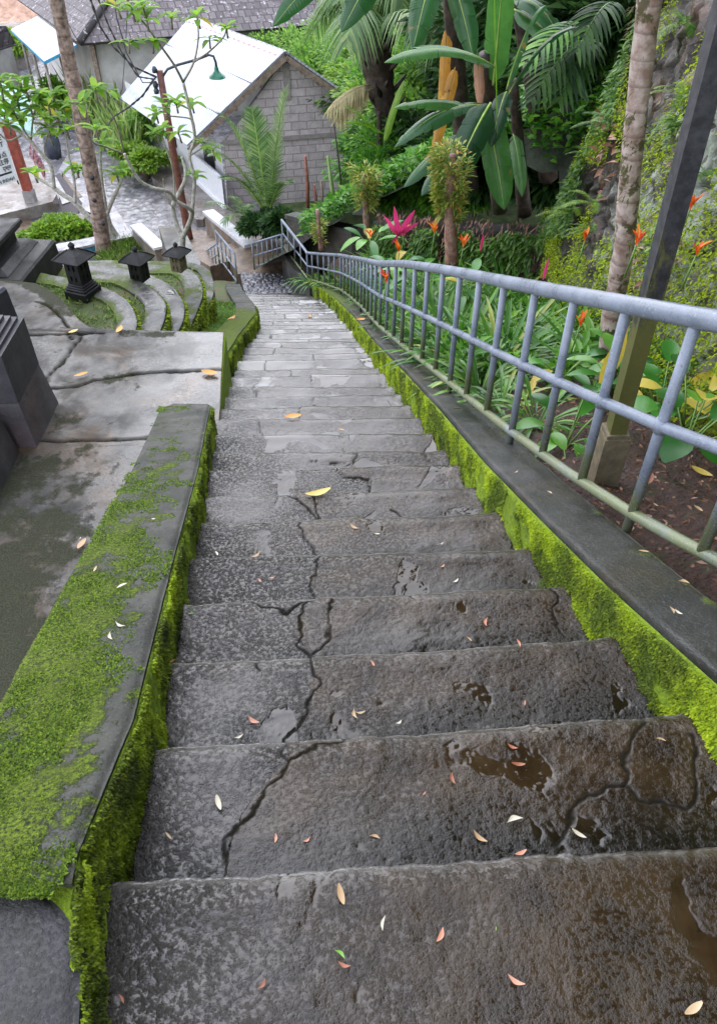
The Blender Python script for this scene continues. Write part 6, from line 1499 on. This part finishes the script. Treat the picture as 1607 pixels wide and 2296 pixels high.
creeper('moss_cushions', 70000, .028, LF_MOSS, 'bright yellow green moss cushions on the rock wall', lambda y, z, t: (fbm(y * 2.2, z * 2.2, 802) + .20 * sst(5.2, 3.2, y) + .1 * sst(.4, .1, t)) > .57, 32)
creeper('hanging_roots', 1800, .10, LF_BROWN, 'dry brown leaves and roots caught on the rock wall', lambda y, z, t: (fbm(y * 1.3, z * 1.3, 803) + .1 * sst(6, 8, y)) > .72, 33)
# ferny cover and dead leaves in front of the ledge wall
rs = np.random.RandomState(44); n = 700; f_ = rs.rand(n); x = 2.5 - 2.1 * f_; y = 9.35 + 2.5 * f_ - .15 - .12 * rs.rand(n); z = (-2.25 - .88 * f_) - rs.rand(n) ** 1.5 * .9
mb = MB(); scatter(mb, np.stack([x - .1, y, z], 1), np.stack([-.4 + rs.normal(size=n) * .4, -.8 + rs.normal(size=n) * .3, -.9 + rs.normal(size=n) * .3], 1), .11 * (.4 + rs.rand(n)), .02); o = mb.build('dangling_roots', LF_BROWN); tag(o, 'reddish brown rootlets dangling over the ledge wall', 'roots', kind='stuff')
# pink cordyline
t = empty('cordyline', A(890, 545, y=8.6), 'magenta pink leaved cordyline in the border, between the two wrapped trunks', 'plant')
cb = A(893, 528, y=8.6)
for i, (u, v, W) in enumerate(((884, 462, .085), (928, 470, .09), (862, 482, .06), (936, 496, .07), (870, 500, .06), (900, 500, .05), (908, 520, .05), (878, 540, .05))):
    e = A(u, v, y=8.5 - .05 * i); ml = MB(); ml.leaf(cb, e - cb, (e - cb).length * 1.05, W * .68, .05, up=V((0, -1, .4)), n=7, fold=.3, shape=0); ml.build('leaf', LF_PINK, t)
# orange heliconia flowers
fl = [(906, 505, 8.8, 'standing left of the wrapped reddish trunk, highest of the border'), (895, 545, 8.0, 'just under the pink cordyline'), (830, 515, 9.8, 'beside the foot of the thin trunk'), (1433, 520, 4.0, 'against the mossy wall between palm trunk and black post'), (1556, 435, 3.6, 'near the top right, right of the black post'), (1570, 540, 3.5, 'at the right edge over the leafy plant'), (1040, 530, 7.0, 'right of the wrapped reddish trunk'), (1305, 706, 4.2, 'showing just under the top rail left of the black post'), (868, 600, 8.2, 'just above the curving top rail'), (866, 610, 6.0, 'poking through the bars of the railing'), (1315, 515, 5.5, 'dark bud in front of the pale lichen'), (975, 500, 7.8, 'close left of the wrapped reddish trunk')]
for i, (u, v, y, lb) in enumerate(fl):
    p = A(u, v, y=y); t = empty('heliconia_flower', p, 'orange heliconia flower ' + lb, 'flower', 'orange heliconia flowers')
    rs = random.Random(900 + i); s_ = .075 + .010 * (y - 4) if y < 8 else .11
    mb = MB(); mb.tube([p - V((.02, 0, s_ * 3.5)), p - V((0, 0, s_))], [.006, .005], 5); mb.build('stalk', GREENSTEM, t)
    for k in range(6):
        a_ = rs.random() * 6.28; ml = MB(); ml.leaf(p - V((0, 0, s_ * (1 - k * .1))), V((math.cos(a_) * .6, math.sin(a_) * .4, 1 - .12 * k)), s_ * rs.uniform(.7, 1.1), s_ * .28, -.1, n=4, fold=.7, shape=0); ml.build('bract', LF_ORANGE, t)
for i, (u, v, y, lb) in enumerate(((1078, 545, 6.2, 'right of the wrapped reddish trunk, in front of the ledge wall'), (1220, 605, 4.8, 'left of the pale palm trunk above the top rail'), (984, 475, 7.6, 'beside the upper part of the wrapped reddish trunk'), (1495, 590, 4.0, 'right of the black post'))):
    p = A(u, v, y=y); ml = MB(); ml.leaf(p - V((0, 0, .07)), (0.05, -.1, 1), .16, .022, 0, up=V((0, -1, 0)), n=5, fold=.8, shape=0); o = ml.build('pink_bud', LF_PINK); tag(o, 'slim pink flower bud ' + lb, 'flower')

# plants on the left side ------------------------------------------------------
def grass_px(name, poly, z, N, L, label, m, lean=.6, wd=.12, seed=1):
    pl_ = pxpoly(poly, z); xs = [p[0] for p in pl_]; yys = [p[1] for p in pl_]; rs = np.random.RandomState(seed)
    x = min(xs) + (max(xs) - min(xs)) * rs.rand(N * 3); y = min(yys) + (max(yys) - min(yys)) * rs.rand(N * 3); k = inside(x, y, pl_) & (fbm(x * .9, y * .9, seed) > .36)
    P_ = np.stack([x[k], y[k], 0 * x[k] + z], 1)[:N]; o = grass_tufts(name, P_, L, label, m, wd, lean, seed); return o
grass_px('bank_grass', [(235, 575), (250, 560), (300, 540), (360, 572), (420, 585), (430, 620), (240, 620)], -6.95, 6000, .36, 'tall bright grass on the bank under the coconut trunk', LF_GRASS, seed=41, wd=.07)
grass_px('verge_grass', [(200, 260), (300, 350), (365, 395), (340, 350), (260, 260), (220, 230)], -6.9, 2600, .35, 'grass on the verge between the cobbled street and the reeds', LF_LIME, seed=43)
for i, (u, v, y, H) in enumerate(((215, 215, 29, 1.9), (240, 250, 28, 1.8), (265, 290, 26.5, 1.7), (290, 320, 25.5, 1.6), (320, 300, 26.5, 1.7), (230, 185, 31, 1.8))):
    p = A(u, v, y=y); p.z = Z0; t = MB(); rs2 = random.Random(950 + i)
    for k in range(130):
        a_ = rs2.random() * 6.28; t.leaf(p + V((rs2.gauss(0, .35), rs2.gauss(0, .35), 0)), V((math.cos(a_) * .35, math.sin(a_) * .35, 1)), H * rs2.uniform(.6, 1.1), .07, rs2.uniform(.05, .35), n=6, fold=.3, shape=2)
    o = t.build('reed_clump', LF_REED); tag(o, 'tall pale green reed clump by the tiled house, %s from the left' % ['second', 'third', 'fourth', 'fifth', 'sixth', 'first'][i], 'reeds', 'reed clumps by the tiled house')
for i, (u, v, y, H, r_, m, lb) in enumerate(((325, 355, 23.5, .9, .8, LF_LIME, 'low bright green bush beside the front wall of the block house'), (300, 345, 24.5, .8, .7, LF_LIME, 'low bright green bush at the street corner by the block house'), (350, 300, 26, 1.5, .9, LF_FAR, 'green bush under the low eave of the zinc roof'), (95, 535, 19.3, .3, .5, LF_LIME, 'low flowering bush in the bed beside the pond wall, left one'), (135, 515, 19.8, .3, .55, LF_LIME, 'low flowering bush in the bed beside the pond wall, middle one'), (185, 520, 19.7, .3, .5, LF_LIME, 'low flowering bush in the bed beside the pond wall, right one'), (600, 500, 16.2, .4, .55, LF_DARK, 'dark low fern patch behind the long parapet'), (640, 495, 15.6, .6, .4, LF_DARK, 'dark low bush beside the young coconut palm'), (130, 215, 29, 1.2, .9, LF_FOREST, 'dark bush under the metal awning'), (470, 40, 36, 2.6, 1.6, LF_FAR, 'small tree behind the ridge of the zinc roof'), (345, 70, 32, 3.4, 1.2, LF_FAR, 'leafy tree between the tiled house and the zinc roof'), (330, 160, 30, 3.0, 1.1, LF_FAR, 'bushy growth left of the zinc roof'), (535, 50, 36, 3.0, 1.6, LF_FAR, 'pale bush beyond the ridge of the zinc roof'), (25, 110, 36, 1.4, 1.0, LF_LIME, 'bright bush at the upper left beside the awning'))):
    p = A(u, v, y=y); b = V((p.x, p.y, max(Z0, p.z - H * .6)))
    shrub('green_bush', b, H, (r_, r_), 3600, .09 + .0025 * y, m, lb, 'bushes on the lower ground', seed=970 + i, nb=16)
# big pale branch tree left of the zinc roof
t, tp_ = trunk('pale_tree', [(330, 260), (318, 190), (305, 110), (290, 40), (270, -60)], 29, [.17, .15, .13, .12, .1], BK_FRANGI, 'pale trunked tree in front of the tiled house wall', 'tree', .08)

# ================================================================== FALLEN LEAVES
LM = {'orange': leafmat('fallen_orange', [(0, (.60, .22, .02)), (1, (.80, .36, .03))], .35, .1, extra=(60, .6, .68, (.25, .08, .02))), 'yellow': leafmat('fallen_yellow', [(0, (.62, .45, .08)), (1, (.75, .58, .15))], .35, .1), 'tan': leafmat('fallen_tan', [(0, (.45, .28, .13)), (1, (.62, .45, .26))], .4, .1),
      'white': leafmat('fallen_white', [(0, (.62, .56, .40)), (1, (.75, .70, .55))], .4, .1), 'brown': leafmat('fallen_brown', [(0, (.28, .09, .045)), (1, (.42, .15, .08))], .4, .1), 'green': leafmat('fallen_green', [(0, (.12, .32, .03)), (1, (.25, .5, .05))], .35, .1), 'pink': leafmat('fallen_pink', [(0, (.55, .22, .12)), (1, (.66, .34, .22))], .4, .1)}
FL = [(470, 838, 'orange', .13), (183, 842, 'orange', .10), (268, 741, 'orange', .11), (166, 745, 'yellow', .08), (657, 937, 'orange', .115), (765, 966, 'orange', .05), (713, 1108, 'yellow', .13), (185, 1222, 'tan', .085), (12, 690, 'orange', .09),
      (695, 578 + 132, 'orange', .08), (520, 716, 'orange', .12), (808, 718, 'orange', .1),
      (275, 1316, 'white', .040), (272, 1402, 'white', .042), (252, 1428, 'white', .040), (215, 1278, 'tan', .03), (180, 1208, 'white', .02), (405, 1410, 'white', .036), (430, 1378, 'green', .03), (487, 1245, 'white', .03), (572, 1246, 'tan', .06), (582, 1305, 'pink', .028), (610, 1298, 'pink', .028), (793, 1185, 'tan', .05), (845, 1200, 'white', .03), (985, 1222, 'white', .04), (990, 1272, 'pink', .03), (1020, 1305, 'white', .034), (1050, 1437, 'tan', .030), (1090, 1400, 'pink', .045), (1160, 1447, 'pink', .035), (1378, 1450, 'white', .042), (835, 1492, 'pink', .028), (570, 1618, 'pink', .045), (537, 1655, 'white', .03), (492, 1805, 'white', .048), (380, 1878, 'tan', .028), (618, 1883, 'pink', .026), (687, 1885, 'pink', .026), (840, 1882, 'tan', .028), (1075, 1880, 'tan', .045), (1152, 1845, 'white', .046), (1015, 1750, 'brown', .036), (1160, 1717, 'brown', .040), (1147, 1678, 'brown', .032), (1295, 1873, 'white', .042), (1165, 1915, 'pink', .032), (950, 1783, 'pink', .014), (797, 1605, 'tan', .04), (808, 1600, 'tan', .035), (893, 1622, 'white', .025), (1175, 1580, 'pink', .022), (1478, 1663, 'tan', .028), (765, 2010, 'tan', .05), (860, 2075, 'white', .032), (985, 2100, 'pink', .034), (762, 2145, 'green', .028), (772, 2165, 'brown', .03), (588, 2210, 'brown', .024), (1155, 2200, 'pink', .04), (1548, 2265, 'tan', .05), (275, 2243, 'brown', .022), (1075, 1290 - 170, 'white', .03), (475, 1080, 'white', .02), (340, 1693, 'tan', .02), (388, 1490, 'brown', .035), (1110, 2085, 'green', .01),
      (1155, 1060, 'tan', .028), (1503, 1372, 'tan', .032), (1518, 1376, 'white', .028), (1230, 1107, 'tan', .03), (345, 1225 - 60, 'white', .02), (1465, 1140, 'tan', .03), (1568, 1068, 'yellow', .10), (1450, 1085, 'brown', .09), (1350, 1015, 'brown', .12), (1490, 1190, 'tan', .05), (1560, 1150, 'tan', .05), (1440, 1240, 'tan', .04), (1530, 1310, 'tan', .04)]
leaf_info = []
for i, (u, v, c, L) in enumerate(FL):
    # which surface lies under the leaf
    d = ray(u, v); cam_o = V((0, 0, CAMH)); hit = None; surf = ''
    best = None; t_ = .8
    while t_ < 30:
        q = cam_o + d * t_; x, y, z = q
        if y < 12.7:
            if xl(y) - .30 <= x <= xl(y) - .0 and .5 < y < 4.08 and z <= slope(y, WS) + .004: hit = V((x, y, slope(y, WS) + .006)); surf = 'top of the mossy parapet'; break
            if xr(y) <= x <= xr(y) + .26 and z <= slope(y, KS) + .004: hit = V((x, y, slope(y, KS) + .008)); surf = 'top of the kerb wall'; break
            if xl(y) < x < xr(y):
                k = step_index(x, y)
                if k <= NST and z <= zstep(k) + .004: hit = V((x, y, zstep(k) + .010)); surf = 'step %d' % k; break
                if k > NST and z <= -RISE * NST - (y - yS) * .39: hit = q + V((0, 0, .01)); surf = 'smooth lower ramp'; break
            if x > xr(y) + .26 and z <= slope(y, .16): hit = V((x, y, slope(y, .16) + .02)); surf = 'soil behind the railing'; break
            if -6 < x < xl(y) - .05 and y < 6.5 and z <= ZT + .01 and y > 1.2 and x < tx_r(y) : hit = V((x, y, ZT + .012)); surf = 'concrete slab terrace'; break
            if x < lkx(y) and y > 5.5 and x > edge_x(y) - .2 and z <= slope(y, .19): hit = q + V((0, 0, .01)); surf = 'strip beside the lower stairs'; break
        t_ += .004
    if hit is None: continue
    leaf_info.append([surf, u, hit, c, L, i])
leaf_info.sort(key=lambda q: (q[0], q[1]))
cnt = {}
for q in leaf_info: cnt[q[0]] = cnt.get(q[0], 0) + 1
run = {}
CN = {'orange': 'orange', 'yellow': 'yellow', 'tan': 'tan', 'white': 'cream', 'brown': 'red brown', 'green': 'green', 'pink': 'pinkish'}
for surf, u, p, c, L, i in leaf_info:
    k = run.get(surf, 0); run[surf] = k + 1; rs = random.Random(2000 + i); a_ = rs.random() * 6.28; mb = MB(); n = 8
    L *= 1.0 if L > .07 else .85
    W = L * (.42 if L > .07 else .30) * rs.uniform(.7, 1.15); bend = rs.choice((-1, 1)) * rs.uniform(.1, 1.7) if L < .07 else rs.uniform(-.4, .4); vs = []
    for s_ in range(n + 1):
        t_ = s_ / n; an = a_ + bend * (t_ - .5); c0x = (t_ - .5) * L * math.cos(a_) - (t_ * (1 - t_)) * bend * L * .5 * math.sin(a_); c0y = (t_ - .5) * L * math.sin(a_) + (t_ * (1 - t_)) * bend * L * .5 * math.cos(a_)
        w_ = W / 2 * math.sin(math.pi * (t_ * .9 + .06)) ** .8; h_ = (.10 * L * (2 * t_ - 1) ** 2 + .0) + .002
        sx, sy = -math.sin(an), math.cos(an)
        for g in (-1, 0, 1): vs.append(p + V((c0x + sx * w_ * g, c0y + sy * w_ * g, h_ + abs(g) * w_ * .35)))
    fs = []
    for s_ in range(n): b_ = s_ * 3; fs += [(b_, b_ + 1, b_ + 4, b_ + 3), (b_ + 1, b_ + 2, b_ + 5, b_ + 4)]
    mb.add(vs, fs); o = mb.build('fallen_leaf', LM[c])
    if surf.startswith('step'):
        sn = int(surf[5:]); where = 'nearest step' if sn == 0 else '%s step from the viewer' % (ORD[sn] if sn < 20 else 'a far')
    else: where = surf
    size = 'big' if L > .07 else 'small'
    lab = '%s %s fallen leaf on the %s%s' % (size, CN[c], where, '' if cnt[surf] == 1 else ', %s from the left' % ORD[k])
    tag(o, lab, 'fallen leaf', 'fallen leaves')
# leaf litter on the soil: uncountable
rs = np.random.RandomState(71); n = 1600; y = .9 + 6 * rs.rand(n); x = np.array([float(rxx(q)) for q in y]) + .1 + .9 * rs.rand(n)
mb = MB(); scatter(mb, np.stack([x, y, slope(y, .12) + .10 * ((x - xr(y) - .24) / (2.5 - xr(y))) + .015], 1), np.stack([rs.normal(size=n), rs.normal(size=n), rs.rand(n) * .5], 1), .035 * (.4 + rs.rand(n)), .014); o = mb.build('leaf_litter', LF_BROWN); tag(o, 'small brown leaf litter strewn over the red brown soil', 'leaf litter', kind='stuff')
# low ground cover under the shrubs behind the ledge wall and over the bed: uncountable
rs = np.random.RandomState(81); n = 42000; x = -1 + 9 * rs.rand(n); yb_ = np.interp(x, [-2, -1.3, .1, 2.3, 18], [14.1, 13.6, 12.25, 9.7, 9.7]); y = yb_ + 12 * rs.rand(n) ** 1.3
mb = MB(); scatter(mb, np.stack([x, y, hill(x, y) + .1 + .35 * rs.rand(n)], 1), np.stack([rs.normal(size=n), rs.normal(size=n) - .3, rs.rand(n)], 1), .16 * (.4 + rs.rand(n)), .07)
o = mb.build('undergrowth', LF_SHRUB); tag(o, 'low leafy undergrowth covering the jungle floor', 'undergrowth', kind='stuff')
rs = np.random.RandomState(82); n = 9000; y = 4.4 + 7.8 * rs.rand(n); w_ = rs.rand(n); x = np.array([float(rxx(q)) for q in y]) + .12; x = x + w_ * (2.25 - x); kk = fbm(x * 2, y * 2, 83) > .42; x, y = x[kk], y[kk]; n = len(x)
mb = MB(); scatter(mb, np.stack([x, y, slope(y, .2) + .28 * rs.rand(n) ** 1.5], 1), np.stack([rs.normal(size=n), rs.normal(size=n), .3 + rs.rand(n)], 1), .17 * (.4 + rs.rand(n)), .05)
o = mb.build('ground_cover', LF_SHRUB); tag(o, 'low green ground cover between the plants of the flower border', 'ground cover', kind='stuff')
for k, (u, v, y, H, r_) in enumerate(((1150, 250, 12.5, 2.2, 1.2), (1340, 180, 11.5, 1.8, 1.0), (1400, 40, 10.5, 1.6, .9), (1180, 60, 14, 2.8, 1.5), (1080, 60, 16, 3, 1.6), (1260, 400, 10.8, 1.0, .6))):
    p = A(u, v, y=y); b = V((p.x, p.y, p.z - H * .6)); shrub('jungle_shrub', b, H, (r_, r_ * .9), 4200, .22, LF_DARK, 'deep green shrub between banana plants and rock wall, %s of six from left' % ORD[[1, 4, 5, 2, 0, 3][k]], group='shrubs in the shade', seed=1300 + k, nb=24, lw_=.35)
for k in range(7):
    y = 11.9 + .22 * k; x = -.45 - .12 * k + .12; strap('small strap leaved clump before the grey block wall, %s counted away from the viewer' % ORD[k], (x, y, bedz(x, y)), 34, .42, .028, 1400 + k, m=LF_STRAP)
rs_ = random.Random(91)
for k in range(12):
    f_ = k / 11; x = 2.2 - 1.95 * f_ + rs_.uniform(-.05, .05); y = 8.75 + 2.75 * f_; strap('tall strap leaved clump in front of the ledge wall, %s from the right' % ORD[k], (x, y, bedz(x, y) + float(mound(np.array(x), np.array(y))) - .05), 46, .85, .04, 1100 + k, droop=(.2, .8), m=LF_STRAP if k % 3 else LF_SHRUB)

rs = np.random.RandomState(45); n = 9000; f_ = rs.rand(n); q_ = rs.rand(n); x = 2.5 - 2.15 * f_; y = 9.35 + 2.5 * f_ - .16 - .15 * rs.rand(n); z = (-2.38 - .95 * f_) - q_ * 1.0; kk = fbm(f_ * 9, z * 3, 46) + .25 * f_ > .56; x, y, z = x[kk], y[kk], z[kk]; n = len(x)
mb = MB(); scatter(mb, np.stack([x - .12, y, z], 1), np.stack([-.5 + rs.normal(size=n) * .6, -.8 + rs.normal(size=n) * .5, -.2 + rs.normal(size=n) * .6], 1), .11 * (.4 + rs.rand(n)), .04); o = mb.build('ledge_creeper', LF_FERN); tag(o, 'small ferns and creeper growing over the face of the ledge wall', 'creeper', kind='stuff')
